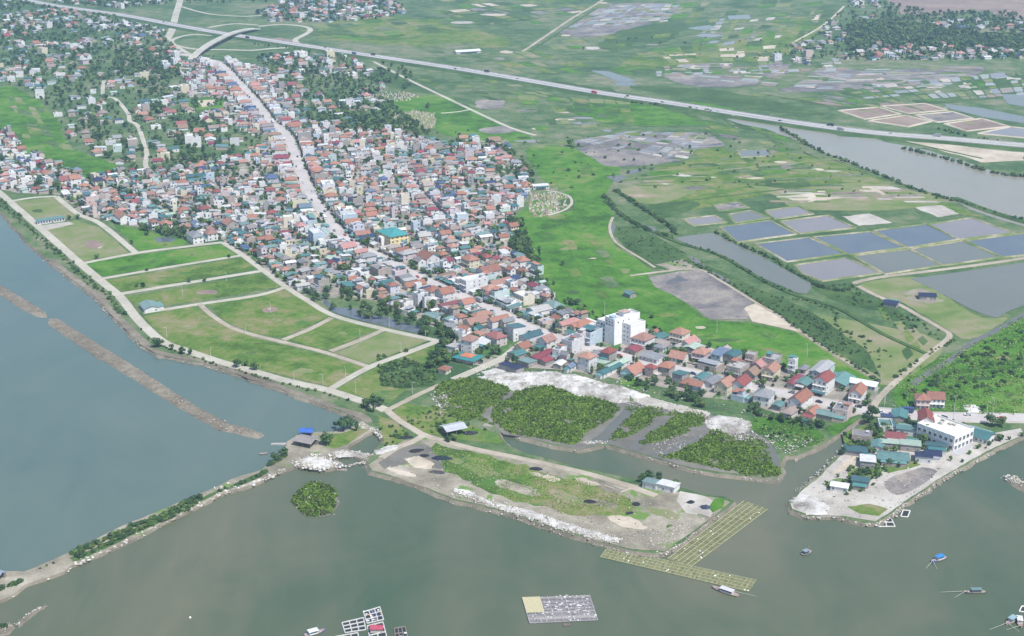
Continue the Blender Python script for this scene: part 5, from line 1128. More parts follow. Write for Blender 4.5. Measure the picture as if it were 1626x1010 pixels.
CAND.sort(key=lambda c: -pxscale(c[0], c[1]))
LIMIT = {'tiled_house': 235, 'flat_roofed_house': 260, 'sheet_roofed_building': 210}
used = {}; rest = MB(); nfar = 0
for i, (x, y, rz, form, w, d, st, rn, wnm) in enumerate(CAND):
    nm = FORMNAME[form]; q = topx(x, y)
    if not (-30 < q[0] < 1656 and -12 < q[1] < 1020): continue
    if used.get(nm, 0) < LIMIT[nm]:
        used[nm] = used.get(nm, 0) + 1
        make_house(x, y, rz, form, w, d, st, rn, wnm, 2 if q[1] > 440 else 1, seed=5000 + i)
    else:
        gg = random.Random(9000 + i); rc = gg.choice(RCOL[rn]); wc = gg.choice(WCOL[wnm]); wl_, rf, ext, ops = house_shape(gg, form, w, d, st, rc, wc, far=True)
        b = MB(); b.add(wl_); b.add(rf)
        for _, e in ext[:1]: b.add(e)
        b.add(flat_ops([o for o in ops if o[6] == 'window'][::2], True)); nfar += 1
        rest.add(b, Matrix.Translation((x, y, LZ + .1)) @ Matrix.Rotation(rz, 4, 'Z'))
o = rest.build('far_houses', HM); tag(o, 'mass of small far houses with orange, teal and grey roofs', 'houses', kind='stuff')
print('HOUSES', len(CAND), used, nfar)

# ------------------------------------------------------------------ trees and bushes
GREENS = [(.07, .135, .048), (.095, .17, .055), (.06, .12, .05), (.12, .2, .06), (.075, .14, .06), (.145, .215, .07)]
def leaf_cloud(rng, n, rx, rz, q, lobes, flat=.0):
    """n leaf sprays (small quads) gathered in uneven lobes; returns V, F and a shade per face"""
    L = []
    for k in range(lobes):
        a = rng.uniform(0, 2 * math.pi); r = rng.uniform(.15, .62) * rx; L.append((r * math.cos(a), r * math.sin(a), rng.uniform(-.4, .55) * rz, rng.uniform(.38, .62)))
    V = np.zeros((n * 4, 3)); S = np.zeros(n)
    for i in range(n):
        c = L[rng.randrange(lobes)]; u = Vector((rng.gauss(0, 1), rng.gauss(0, 1), rng.gauss(0, 1))).normalized(); s = c[3] * (rng.random() ** .3)
        p = Vector((c[0] + u.x * rx * s, c[1] + u.y * rx * s, c[2] + u.z * rz * s))
        nrm = (u + Vector((rng.uniform(-.7, .7), rng.uniform(-.7, .7), rng.uniform(-.2, .9)))).normalized(); t = nrm.orthogonal().normalized(); b = nrm.cross(t)
        a = rng.uniform(0, 6.28); t, b = t * math.cos(a) + b * math.sin(a), b * math.cos(a) - t * math.sin(a); k = q * rng.uniform(.6, 1.3)
        for j, (s1, s2) in enumerate(((-1, -.6), (.7, -1), (1, .6), (-.7, 1))): V[i * 4 + j] = p + (t * s1 + b * s2) * k * .5
        S[i] = rng.uniform(.7, 1.35)
    return V, np.arange(n * 4).reshape(n, 4), S
rt = random.Random(77)
NEAR_CROWN = [leaf_cloud(rt, 420, 1.0, .8, .22, 9) for _ in range(7)]
FAR_CROWN = [leaf_cloud(rt, 46, 1.0, .78, .6, 5) for _ in range(6)]
TALL_CROWN = [leaf_cloud(rt, 320, .55, 1.5, .2, 9) for _ in range(3)]
crown_meshes = []
for ci, (V, F, S) in enumerate(NEAR_CROWN + TALL_CROWN):
    for gi in range(3):
        c = np.array(GREENS[(ci + gi * 2) % 6]); crown_meshes.append((np_mesh('crown', V, F, M_LEAF, S[:, None] * c[None, :]), ci >= len(NEAR_CROWN), gi))
def trunk_mesh():
    m = MB(); m.bar((0, 0, -.2), (.03, .02, 1.1), .11, (.12, .09, .065), n=6, r2=.075); m.bar((.03, .02, 1.05), (-.1, .05, 1.7), .07, (.12, .09, .065), n=5, r2=.03)
    m.bar((.03, .02, 1.0), (.35, .1, 1.7), .055, (.12, .09, .065), n=5, r2=.02); m.bar((.03, .02, 1.0), (-.2, -.3, 1.65), .055, (.12, .09, .065), n=5, r2=.02); return m.mesh('trunk', [M_WOOD])
TRUNK = trunk_mesh()
TREES = []                                                     # x, y, z, radius, kind ('tree' | 'bush'), explicit
BUSHES = []
def can_plant(x, y, r):
    i, j = int(x // 30), int(y // 30)
    for a in (-1, 0, 1):
        for b in (-1, 0, 1):
            for B in OCC.get((i + a, j + b), ()):
                cx, cy = sum(p[0] for p in B) / 4, sum(p[1] for p in B) / 4
                ux, uy = B[1][0] - B[0][0], B[1][1] - B[0][1]; L1 = math.hypot(ux, uy); vx, vy = B[3][0] - B[0][0], B[3][1] - B[0][1]; L2 = math.hypot(vx, vy)
                dx, dy = x - cx, y - cy
                if abs((dx * ux + dy * uy) / L1) < L1 / 2 + r * .35 and abs((dx * vx + dy * vy) / L2) < L2 / 2 + r * .35: return False
    return True
gt = random.Random(31)
def scatter_trees(zone, tries, rmin, rmax, lst=TREES, check=True, gapr=1.0, z=LZ):
    zw = P2(zone); xs = [q[0] for q in zw]; ys = [q[1] for q in zw]; n = 0
    for k in range(tries):
        x, y = gt.uniform(min(xs), max(xs)), gt.uniform(min(ys), max(ys))
        if not inside((x, y), zw): continue
        r = gt.uniform(rmin, rmax)
        if check and (not can_plant(x, y, r) or road_gap(x, y) < gapr): continue
        lst.append((x, y, z, r)); n += 1
def line_trees(px, step, rmin, rmax, jitter=1.0, lst=TREES, z=LZ, skip=.1, side=0.0):
    w = smooth(P2(px, z), 4); w = offset(w, side) if side else w
    for i in range(len(w) - 1):
        a, b = Vector(w[i]), Vector(w[i + 1]); L = (b - a).length; s = gt.uniform(0, step)
        while s < L:
            if gt.random() > skip:
                p = a + (b - a) * (s / L); lst.append((p.x + gt.uniform(-jitter, jitter), p.y + gt.uniform(-jitter, jitter), z, gt.uniform(rmin, rmax)))
            s += step * gt.uniform(.7, 1.4)
# single trees and clumps the photograph shows
for px, py, r in [(252, 551, 4.2), (272, 556, 2.4), (290, 562, 3.0), (303, 563, 2.6), (376, 584, 3.4), (390, 582, 2.4), (404, 588, 3.0), (155, 411, 2.4), (234, 431, 2.0), (217, 456, 2.2), (227, 456, 2.4), (300, 449, 2.0), (325, 447, 2.4), (364, 409, 1.8), (209, 388, 2.0), (124, 348, 2.6),
                  (110, 349, 2.8), (520, 705, 4.2), (545, 683, 4.6), (556, 679, 4.2), (566, 684, 3.2), (593, 655, 4.6), (583, 647, 3.8), (604, 645, 3.4), (597, 640, 3.0), (722, 700, 2.6), (712, 702, 2.4), (533, 677, 2.0), (450, 724, 3.0), (438, 731, 2.8), (1020, 766, 2.8), (1032, 762, 3.0), (1046, 764, 2.8), (1072, 771, 2.4), (1384, 664, 4.6), (1379, 671, 3.4), (1575, 676, 4.2), (1590, 678, 3.6),
                  (1380, 690, 3.4), (1405, 684, 3.2), (1464, 702, 3.0), (1472, 696, 3.0), (1586, 700, 2.6), (1396, 690, 2.6), (1350, 716, 3.0), (1338, 722, 2.6), (893, 422, 2.2), (856, 408, 3.4), (855, 418, 3.2), (815, 362, 4.2), (648, 400, 4.2), (640, 408, 3.6), (584, 395, 4.4), (577, 390, 3.4), (645, 560, 2.0), (840, 300, 3.0), (905, 232, 4.5), (912, 236, 3.6), (560, 330, 3.0), (510, 345, 3.0), (680, 172, 4.5), (575, 112, 5.0), (1010, 362, 3.0), (1035, 505, 2.0), (1560, 652, 2.4)]:
    p = at(px, py); TREES.append((p.x, p.y, LZ if py < 900 else .8, r))
line_trees(MAIN[8:17], 13, 1.3, 2.0, .8, side=7.2); line_trees(MAIN[16:27], 18, 1.2, 2.0, .8, side=7.2, skip=.35); line_trees(MAIN[14:30], 26, 1.0, 1.7, .8, side=-7.0, skip=.4); line_trees(MAIN[2:9], 16, 1.4, 2.2, .8, side=7.2)
scatter_trees(T_A, 4600, 1.6, 3.4); scatter_trees(T_B, 3600, 1.6, 3.4); scatter_trees(T_C, 1200, 1.4, 3.0); scatter_trees(T_D, 800, 1.8, 3.2)
scatter_trees([(430, 440), (500, 478), (520, 490), (600, 490), (660, 500), (700, 520), (720, 555), (700, 575), (690, 540), (600, 510), (540, 500), (500, 488), (440, 450)], 300, 2.0, 4.0)
scatter_trees([(690, 515), (760, 530), (790, 545), (770, 560), (735, 550), (720, 575), (700, 590), (680, 585), (700, 550)], 130, 2.0, 3.8)
scatter_trees([(540, 455), (600, 470), (650, 490), (690, 500), (680, 515), (600, 495), (540, 480)], 160, 1.8, 3.6)
scatter_trees([(225, 362), (310, 368), (300, 380), (230, 378)], 60, 2.2, 3.6); scatter_trees([(360, 365), (400, 372), (440, 430), (470, 460), (455, 458), (410, 412), (365, 385)], 120, 2.0, 3.6)
scatter_trees([(1000, 600), (1060, 618), (1120, 634), (1120, 650), (1060, 632), (1010, 618)], 120, 1.5, 3.0)
scatter_trees([(1010, 528), (1100, 545), (1200, 580), (1240, 590), (1230, 580), (1110, 536), (1020, 518)], 200, 1.6, 2.8)
scatter_trees([(860, 455), (880, 470), (925, 505), (1000, 520), (1000, 510), (930, 495), (890, 462), (868, 440)], 160, 1.5, 2.8); scatter_trees([(815, 350), (830, 350), (850, 425), (840, 430), (812, 395)], 130, 2.0, 3.6)
scatter_trees([(1185, 645), (1300, 672), (1310, 680), (1260, 676), (1190, 660)], 90, 1.6, 2.8)
for z_, n_t in ((Z_V1, 5600), (Z_V1B, 1400), (Z_V2, 1300), (Z_V3, 1000), (Z_V4, 900), (Z_V5, 600), (Z_V6, 450), (Z_L, 600)): scatter_trees(z_, n_t // 2, 2.2, 5.0); scatter_trees(z_, n_t // 2, 1.4, 2.8)
scatter_trees([(0, -8), (430, -8), (430, 4), (120, 10), (0, 20)], 500, 2.5, 5); scatter_trees([(180, 80), (250, 78), (290, 90), (296, 120), (240, 130), (180, 112)], 420, 2.6, 4.6, gapr=2)
scatter_trees([(495, 200), (560, 212), (640, 210), (620, 185), (560, 180), (510, 185)], 500, 2.4, 4.5); scatter_trees([(560, 165), (620, 160), (640, 185), (690, 215), (650, 220), (590, 205)], 420, 2.4, 4.6)
scatter_trees([(700, 215), (760, 225), (840, 245), (850, 290), (830, 300), (820, 262), (760, 240)], 240, 2.4, 4.2); scatter_trees([(600, 100), (640, 105), (660, 130), (640, 145), (600, 125)], 90, 2.6, 4.4)
HILL = [(1345, 40), (1400, 34), (1470, 42), (1560, 58), (1640, 55), (1640, 80), (1560, 76), (1440, 72), (1345, 82)]
scatter_trees(HILL, 3200, 3.0, 5.5, check=False); scatter_trees([(1400, 5), (1480, 20), (1600, 20), (1640, 36), (1480, 40), (1400, 30)], 420, 2.5, 4.5, check=False)
scatter_trees(Z_Q, 260, 1.2, 2.6, gapr=0); scatter_trees([(1310, 770), (1360, 742), (1420, 745), (1400, 765), (1350, 790)], 60, 1.0, 2.0)
scatter_trees([(1500, 735), (1560, 705), (1620, 685), (1626, 692), (1570, 714), (1515, 745)], 90, .9, 1.8)
# rows along dykes and channels
for row, st_, a_, b_ in [([(958, 312), (985, 340), (1020, 362), (1070, 380)], 3.0, 1.6, 3.2), ([(975, 302), (1010, 325), (1050, 350), (1075, 372)], 3.2, 1.8, 3.4), ([(1135, 368), (1170, 388), (1220, 408), (1255, 430), (1295, 450)], 2.6, 1.2, 2.4), ([(1290, 452), (1330, 462), (1360, 455)], 2.6, 1.6, 2.8), ([(1085, 388), (1145, 408), (1215, 448), (1270, 470)], 2.4, 1.0, 2.0), ([(1240, 205), (1300, 240), (1340, 255), (1385, 273), (1450, 300), (1510, 318)], 4.0, 1.6, 3.2), ([(1510, 316), (1576, 338), (1640, 355)], 4.5, 1.6, 3.0),
                          ([(1430, 236), (1500, 252), (1580, 276), (1640, 282)], 4.0, 2.0, 3.8), ([(1490, 205), (1560, 222), (1640, 232)], 7, 1.8, 3.0), ([(1105, 420), (1200, 475), (1290, 538), (1395, 606)], 3.0, 1.0, 2.0), ([(1290, 540), (1330, 505), (1290, 480), (1225, 472)], 3.4, 1.0, 1.8), ([(700, 106), (820, 128), (960, 152), (1080, 170)], 30, 1.8, 3.0), ([(400, 70), (480, 80), (560, 92)], 14, 2, 3.4), ([(1000, 163), (1080, 172), (1150, 182)], 6, 2.0, 3.6), ([(1420, 600), (1500, 548), (1530, 540)], 5, 1.2, 2.2)]:
    line_trees(row, st_, a_, b_, 1.3, lst=BUSHES)
line_trees(SHORE[1:8], 4.5, 1.0, 2.4, 2.2, lst=BUSHES, side=-7); line_trees(SHORE[2:8], 5, .8, 1.8, 2, lst=BUSHES, side=-9.5, skip=.3); line_trees(SHORE[8:17], 4, .8, 1.6, 1.0, lst=BUSHES, side=-5.2, skip=.25)
line_trees([(116, 880), (144, 868), (180, 852), (232, 830), (257, 822), (283, 808), (309, 793), (322, 790)], 1.5, 1.5, 2.7, 1.0, lst=BUSHES, z=1.2, skip=.03); line_trees([(120, 886), (150, 875), (186, 858), (236, 836), (262, 826), (290, 812), (318, 797)], 1.6, 1.3, 2.3, .9, lst=BUSHES, z=1.2, skip=.15); line_trees([(340, 783), (400, 762), (425, 748)], 3.5, 1.2, 2.2, .8, lst=BUSHES, z=1.2); line_trees([(0, 938), (20, 930), (35, 922)], 2.0, 1.2, 2.2, .8, lst=BUSHES, z=1.2); line_trees([(60, 905), (85, 895), (105, 885)], 5, .8, 1.4, .6, lst=BUSHES, z=1.2); line_trees([(0, 998), (8, 994), (14, 997)], 1.5, 1.0, 1.8, .6, lst=BUSHES, z=.4)
line_trees([(425, 742), (440, 733), (455, 722)], 2.4, 1.4, 2.4, .9, lst=BUSHES, z=1.2)
scatter_trees([(1430, 612), (1490, 580), (1560, 545), (1640, 510), (1640, 600), (1540, 640), (1440, 650)], 420, .8, 2.4, lst=BUSHES); scatter_trees([(1240, 480), (1300, 500), (1420, 560), (1390, 600), (1300, 545)], 260, .8, 1.8, lst=BUSHES); scatter_trees([(1300, 455), (1350, 450), (1420, 484), (1500, 525), (1490, 545), (1380, 500)], 200, .8, 1.8, lst=BUSHES)
scatter_trees([(600, 565), (660, 575), (700, 580), (690, 612), (640, 618), (604, 612)], 260, 1.0, 2.2, lst=BUSHES); scatter_trees([(620, 655), (700, 655), (790, 690), (700, 690), (640, 680)], 140, .7, 1.6, lst=BUSHES); scatter_trees([(602, 680), (630, 670), (650, 690), (612, 710)], 50, .8, 1.6, lst=BUSHES)
scatter_trees([(970, 360), (1060, 385), (1130, 425), (1060, 428), (990, 392)], 320, .6, 1.3, lst=BUSHES); scatter_trees([(1120, 425), (1230, 472), (1290, 498), (1390, 585), (1290, 535), (1200, 478)], 420, .7, 1.5, lst=BUSHES); scatter_trees([(1345, 745), (1385, 735), (1405, 745), (1370, 775)], 60, 1.0, 2.0, lst=BUSHES); scatter_trees([(1340, 690), (1398, 680), (1400, 705), (1345, 716)], 50, .9, 1.8, lst=BUSHES)
scatter_trees([(1190, 665), (1290, 680), (1300, 705), (1225, 700)], 60, .7, 1.5, lst=BUSHES); scatter_trees([(900, 60), (1340, 60), (1240, 100), (850, 75)], 60, 1.5, 3, lst=BUSHES); scatter_trees([(640, 200), (850, 215), (1180, 200), (1180, 300), (880, 300)], 130, 1.2, 2.6, lst=BUSHES); scatter_trees([(985, 270), (1250, 225), (1500, 320), (1250, 320)], 90, 1.0, 2.2, lst=BUSHES)

def plant(lst, limit, name, cat, group, words, clear=0.0):
    """the plants that show largest become things with a trunk and a crown; the others join one mass"""
    lst = [t for t in lst if -15 < topx(t[0], t[1])[0] < 1641 and -8 < topx(t[0], t[1])[1] < 1015]
    lst.sort(key=lambda t: -t[3] * pxscale(t[0], t[1])); gp = random.Random(len(lst)); i = 0
    for (x, y, z, r) in lst[:limit]:
        tall = name == 'tree' and gp.random() < .12; pool = [k for k in crown_meshes if k[1] == tall]; me, _, gi = gp.choice(pool)
        o = empty(name, (x, y, z), gp.uniform(0, 6.28)); zc = r * (1.45 if tall else 1.15) if name == 'tree' else r * .5
        obj('trunk', TRUNK, o, (0, 0, 0), 0, (r, r, r * (.95 if name == 'tree' else .5)))
        obj('crown', me, o, (0, 0, zc), 0, (r * gp.uniform(.9, 1.12), r * gp.uniform(.9, 1.12), r * gp.uniform(.85, 1.1)))
        sz = 'large' if r > 3.6 else 'medium-sized' if r > 2.4 else 'small'
        tag(o, f'{sz} {("slender " if tall else "")}{words[gi]}', cat, group, auto=True)
    Vs, Fs, Cs = [], [], []; b = 0
    for (x, y, z, r) in lst[limit:]:
        V, F, S = FAR_CROWN[gp.randrange(len(FAR_CROWN))]; a = gp.uniform(0, 6.28); c, s = math.cos(a), math.sin(a); k = r * gp.uniform(.85, 1.15)
        W_ = np.stack([(V[:, 0] * c - V[:, 1] * s) * k + x, (V[:, 0] * s + V[:, 1] * c) * k + y, V[:, 2] * r + z + (r * 1.05 if name == 'tree' else r * .45)], 1)
        Vs.append(W_); Fs.append(F + b); b += len(V); Cs.append(S[:, None] * np.array(GREENS[gp.randrange(6)])[None, :] * gp.uniform(.8, 1.2))
    if Vs:
        o = obj('tree_mass' if name == 'tree' else 'bush_mass', np_mesh('mass', np.concatenate(Vs), np.concatenate(Fs), M_LEAF, np.concatenate(Cs)))
        tag(o, 'far trees between the houses and on the wooded hill' if name == 'tree' else 'low scrub along the far dykes and field edges', 'trees' if name == 'tree' else 'scrub', kind='stuff')
    return len(lst)
NT = plant(TREES, 280, 'tree', 'tree', 'trees among the houses and on the shore', ['dark green broadleaf tree', 'mid-green broadleaf tree', 'deep green round-crowned tree'])
NB = plant(BUSHES, 220, 'bush', 'bush', 'bushes along banks and dykes', ['dark green bush', 'mid-green bush', 'deep green dense bush'])

# mangrove thickets
def thicket(name, label, px, spacing, q, hmin, hmax, cols, seed, z=LZ - .2, rough=2.0, per=16, thr=-.45):
    w = jag(smooth(P2(px, z), 3, True), rough, 3, seed); xs = [p[0] for p in w]; ys = [p[1] for p in w]
    gx, gy = np.meshgrid(np.arange(min(xs), max(xs), spacing), np.arange(min(ys), max(ys), spacing)); rn = np.random.default_rng(int(seed * 10) + 3)
    X = (gx + rn.uniform(-.6, .6, gx.shape) * spacing).ravel(); Y = (gy + rn.uniform(-.6, .6, gx.shape) * spacing).ravel(); k = inside_np(X, Y, w); X, Y = X[k], Y[k]; n = len(X)
    big = np.array([mnoise.noise(Vector((x * .11, y * .11, seed))) for x, y in zip(X, Y)])
    keep = big + rn.normal(size=n) * .12 > thr; X, Y, big = X[keep], Y[keep], big[keep]; n = len(X)
    H = rn.uniform(hmin, hmax, n) * (1 + .45 * big); S = spacing * rn.uniform(.75, 1.15, n)
    u = rn.normal(size=(n, per, 3)); u /= np.linalg.norm(u, axis=2, keepdims=True); u[:, :, 2] = np.abs(u[:, :, 2]) * .9
    cen = np.stack([X, Y, np.full(n, z)], 1)[:, None, :] + u * np.stack([S, S, H], 1)[:, None, :] * rn.uniform(.55, 1.0, (n, per, 1))
    nr = u + rn.normal(size=u.shape) * .45; nr /= np.linalg.norm(nr, axis=2, keepdims=True)
    t = np.cross(nr, rn.normal(size=u.shape)); t /= np.linalg.norm(t, axis=2, keepdims=True); bb = np.cross(nr, t); sz = q * rn.uniform(.6, 1.3, (n, per, 1)) * .5
    V = np.stack([cen - t * sz - bb * sz * .6, cen + t * sz * .7 - bb * sz, cen + t * sz + bb * sz * .6, cen - t * sz * .7 + bb * sz], 2).reshape(-1, 3)
    F = np.arange(len(V)).reshape(-1, 4); ci = rn.integers(0, len(cols), n); base = np.array(cols)[ci] * (1 + .25 * big[:, None])
    col = (base[:, None, :] * rn.uniform(.7, 1.3, (n, per, 1))).reshape(-1, 3)
    o = obj(name, np_mesh(name, V, F, M_LEAF, col)); tag(o, label, 'mangrove', kind='stuff'); return o
MG = [(.125, .21, .03), (.145, .24, .035), (.1, .18, .03), (.165, .26, .04), (.13, .19, .045)]
thicket('mangrove', 'large dense green mangrove thicket below the white rubble', [(780, 664), (795, 640), (830, 618), (862, 614), (880, 612), (905, 625), (940, 632), (985, 648), (975, 662), (950, 675), (930, 688), (915, 704), (880, 702), (840, 694), (800, 684)], 1.3, .95, 1.0, 1.8, MG, 1.0)
thicket('mangrove', 'narrow mangrove strip right of the big thicket between two creeks', [(966, 700), (985, 680), (1005, 660), (1025, 648), (1052, 650), (1050, 660), (1030, 675), (1005, 690), (985, 700)], 1.3, .9, .7, 1.4, MG, 2.0, rough=1.5)
thicket('mangrove', 'mangrove strip ending at the white rubble fan', [(1015, 702), (1045, 682), (1075, 660), (1100, 655), (1117, 660), (1112, 676), (1085, 690), (1050, 700), (1025, 706)], 1.3, .9, .7, 1.4, MG, 3.0, rough=1.5)
thicket('mangrove', 'pointed mangrove thicket nearest the river channel', [(1068, 722), (1095, 708), (1120, 692), (1135, 684), (1160, 692), (1195, 708), (1225, 735), (1235, 756), (1200, 756), (1150, 746), (1100, 735), (1045, 726)], 1.3, .95, .9, 1.7, MG, 4.0)
thicket('mangrove', 'mangrove belt left of the big thicket beside the lane', [(692, 615), (715, 605), (760, 600), (800, 608), (810, 620), (790, 640), (770, 650), (730, 645), (700, 640)], 1.3, .9, .8, 1.5, MG, 5.0, rough=1.5)
thicket('mangrove', 'small mangrove patch behind the grey open shed', [(718, 660), (740, 645), (765, 645), (768, 655), (755, 665), (735, 668)], 1.25, .9, 1.0, 1.8, MG, 6.0, rough=1.2)
thicket('mangrove', 'round mangrove islet alone in the grey water', [(465, 793), (472, 782), (486, 771), (500, 766), (517, 770), (530, 778), (535, 792), (533, 807), (523, 816), (505, 819), (487, 817), (477, 806)], 1.15, .9, 1.6, 2.8, MG + [(.1, .12, .05)], 7.0, z=.2, rough=1.4)
thicket('mangrove', 'sparse low mangroves on the mud below the rubble fan', [(1120, 690), (1180, 692), (1215, 705), (1228, 735), (1200, 715), (1150, 695)], 1.6, .8, .5, 1.2, MG, 11.0, thr=-.05)
thicket('mangrove', 'sparse low mangroves between the creek and the debris bank', [(985, 640), (1030, 640), (1080, 650), (1110, 655), (1060, 662), (1010, 660)], 1.6, .8, .5, 1.2, MG, 12.0, thr=0.0)
thicket('mangrove', 'sparse low mangroves beside the grey open shed mud', [(690, 640), (760, 660), (795, 682), (770, 672), (720, 660), (690, 652)], 1.6, .8, .5, 1.2, MG, 13.0, thr=-.05)
GR = [(.17, .31, .075), (.2, .34, .08), (.24, .33, .1), (.18, .28, .085)]
def grass_tufts(name, label, px, spacing, seed, cols=GR, h=.5, q=.55, z=LZ + .1, cat='grass'):
    thicket(name, label, px, spacing, q, h * .5, h * 1.3, cols, seed, z=z, rough=3.0, per=4, thr=-.02).__setitem__('category', cat)
grass_tufts('rough_grass', 'rough yellow-green grass on the peninsula', [(690, 706), (760, 722), (850, 745), (930, 768), (1005, 795), (1000, 812), (930, 820), (850, 802), (770, 780), (720, 755), (700, 735)], 1.3, 8.0, cols=GR + [(.26, .27, .11), (.22, .29, .07)])
grass_tufts('rough_grass', 'rough green weeds on the bank right of the rubble fan', [(1190, 665), (1230, 662), (1290, 680), (1310, 690), (1300, 705), (1250, 718), (1225, 700), (1195, 685)], 1.2, 9.0, h=.8)
grass_tufts('rough_grass', 'tall weeds in the green land beyond the quay road', [(1420, 612), (1470, 580), (1545, 548), (1640, 500), (1640, 650), (1500, 650), (1430, 648)], 1.7, 10.0, h=1.0, q=.8)

# ------------------------------------------------------------------ rubble heaps and stones
def heap(name, label, px, cell, amp, mat, seed, cat='rubble', z=LZ + .1, rough=1.5):
    w = jag(P2(px, z), rough, 3, seed); xs = [p[0] for p in w]; ys = [p[1] for p in w]
    gx = np.arange(min(xs) - cell, max(xs) + cell, cell); gy = np.arange(min(ys) - cell, max(ys) + cell, cell); X, Y = np.meshgrid(gx, gy, indexing='ij'); rn = np.random.default_rng(int(seed)); X = X + rn.uniform(-.3, .3, X.shape) * cell; Y = Y + rn.uniform(-.3, .3, Y.shape) * cell
    I = inside_np(X, Y, w); dist = np.zeros(I.shape); cur = I.copy()
    for k in range(6):
        dist += cur; c2 = cur.copy(); c2[1:] &= cur[:-1]; c2[:-1] &= cur[1:]; c2[:, 1:] &= cur[:, :-1]; c2[:, :-1] &= cur[:, 1:]; cur = c2
    N = np.array([[.55 + .6 * mnoise.noise(Vector((a * .13, b * .13, seed))) + .45 * mnoise.noise(Vector((a * .45, b * .45, seed + 9))) for a, b in zip(r1, r2)] for r1, r2 in zip(X, Y)])
    Z = z - .35 + (dist / 6) ** .7 * amp * np.maximum(N, .05) + .35 * (dist > 0)
    idx = np.arange(X.size).reshape(X.shape); any_ = I[:-1, :-1] | I[1:, :-1] | I[1:, 1:] | I[:-1, 1:]
    F = np.stack([idx[:-1, :-1][any_], idx[1:, :-1][any_], idx[1:, 1:][any_], idx[:-1, 1:][any_]], 1); V = np.stack([X.ravel(), Y.ravel(), Z.ravel()], 1)
    keep = np.unique(F); mp = -np.ones(len(V), int); mp[keep] = np.arange(len(keep))
    o = obj(name, np_mesh(name, V[keep], mp[F], mat)); tag(o, label, cat); return o
def ridge(px, seed):
    o = heap('sand_spit', 'x', px, 1.2, 1.3, M_BANK, seed, z=.3, rough=.6)
    for k in ('label', 'category'): del o[k]
    o['kind'] = 'structure'
ridge(spit1, 31); ridge(spit2, 32)
heap('rubble_heap', 'broad field of white rubble between the town sheds and the mangroves', [(760, 598), (800, 592), (840, 590), (880, 592), (920, 598), (960, 608), (1000, 618), (1030, 628), (1010, 638), (985, 640), (945, 634), (915, 630), (895, 620), (870, 612), (845, 615), (820, 622), (800, 612), (775, 606)], 1.2, 3.4, M_RUBBLE, 3)
heap('rubble_heap', 'fan of white rubble between the twin gables and the pointed mangroves', [(1118, 668), (1140, 658), (1165, 662), (1195, 670), (1190, 684), (1170, 690), (1140, 684), (1122, 678)], 1.2, 1.5, M_RUBBLE, 4)
heap('rubble_heap', 'white rubble tip at the outer end of the quay land', [(1254, 798), (1270, 784), (1300, 790), (1318, 806), (1314, 817), (1284, 818), (1260, 808)], 1.2, 1.0, M_RUBBLE, 5)
heap('rubble_heap', 'white stone causeway closing the upper creek pool', [(528, 718), (545, 713), (565, 716), (586, 722), (580, 727), (556, 724), (532, 725)], .9, 1.2, M_RUBBLE, 6, z=LZ - .1, rough=.7)
heap('rubble_heap', 'white rock bank beside the breakwater junction', [(470, 730), (490, 724), (515, 726), (528, 734), (530, 742), (505, 745), (480, 738)], .9, 1.3, M_RUBBLE, 7, z=LZ - .1, rough=.8)
heap('rubble_heap', 'small white heap beside the dark tarpaulins near the pool', [(594, 716), (612, 708), (632, 706), (636, 712), (615, 720), (598, 722)], .9, 1.0, M_RUBBLE, 8, rough=.6)
heap('rubble_heap', 'long strip of white rubble along the peninsula shore', [(718, 776), (745, 779), (775, 792), (810, 802), (850, 812), (900, 830), (945, 844), (990, 856), (980, 862), (930, 851), (880, 836), (830, 818), (785, 806), (745, 790)], 1.1, 1.0, M_RUBBLE, 9, rough=1.2)
heap('rubble_heap', 'white gravel patch in the green beyond the quay road', [(1526, 644), (1545, 641), (1560, 650), (1556, 656), (1540, 656)], 1.0, .8, M_RUBBLE, 10, rough=.8)
heap('earth_mound', 'tan earth mound on the muddy end of the peninsula', [(640, 728), (665, 724), (690, 735), (685, 745), (655, 742)], 1.1, 1.2, M_SAND, 11, 'mound', rough=.8)
heap('earth_mound', 'bare tan earth patch beside the town pond', [(495, 450), (512, 446), (522, 454), (512, 464), (500, 460)], 1.1, 1.0, M_SAND, 12, 'mound', rough=.8)
ICO_V = np.array([(0, 0, 1), (.894, 0, .447), (.276, .851, .447), (-.724, .526, .447), (-.724, -.526, .447), (.276, -.851, .447), (.724, .526, -.447), (-.276, .851, -.447), (-.894, 0, -.447), (-.276, -.851, -.447), (.724, -.526, -.447), (0, 0, -1)])
ICO_F = np.array([(0, 1, 2), (0, 2, 3), (0, 3, 4), (0, 4, 5), (0, 5, 1), (1, 6, 2), (2, 7, 3), (3, 8, 4), (4, 9, 5), (5, 10, 1), (2, 6, 7), (3, 7, 8), (4, 8, 9), (5, 9, 10), (1, 10, 6), (11, 7, 6), (11, 8, 7), (11, 9, 8), (11, 10, 9), (11, 6, 10)])
def stones(name, label, spots, cols, seed):
    rn = np.random.default_rng(seed); Vs, Fs, Cs = [], [], []
    for i, (x, y, z, s) in enumerate(spots):
        V = ICO_V * rn.uniform(.7, 1.3, (12, 1)) * np.array([s * rn.uniform(.7, 1.5), s * rn.uniform(.7, 1.3), s * rn.uniform(.4, .75)]); a = rn.uniform(0, 6.28); c, sn = math.cos(a), math.sin(a)
        Vs.append(np.stack([V[:, 0] * c - V[:, 1] * sn + x, V[:, 0] * sn + V[:, 1] * c + y, V[:, 2] + z], 1)); Fs.append(ICO_F + i * 12); Cs.append(np.tile(np.array(cols[rn.integers(len(cols))]) * rn.uniform(.8, 1.1), (20, 1)))
    o = obj(name, np_mesh(name, np.concatenate(Vs), np.concatenate(Fs), M_STONE, np.concatenate(Cs))); tag(o, label, 'stones', kind='stuff')
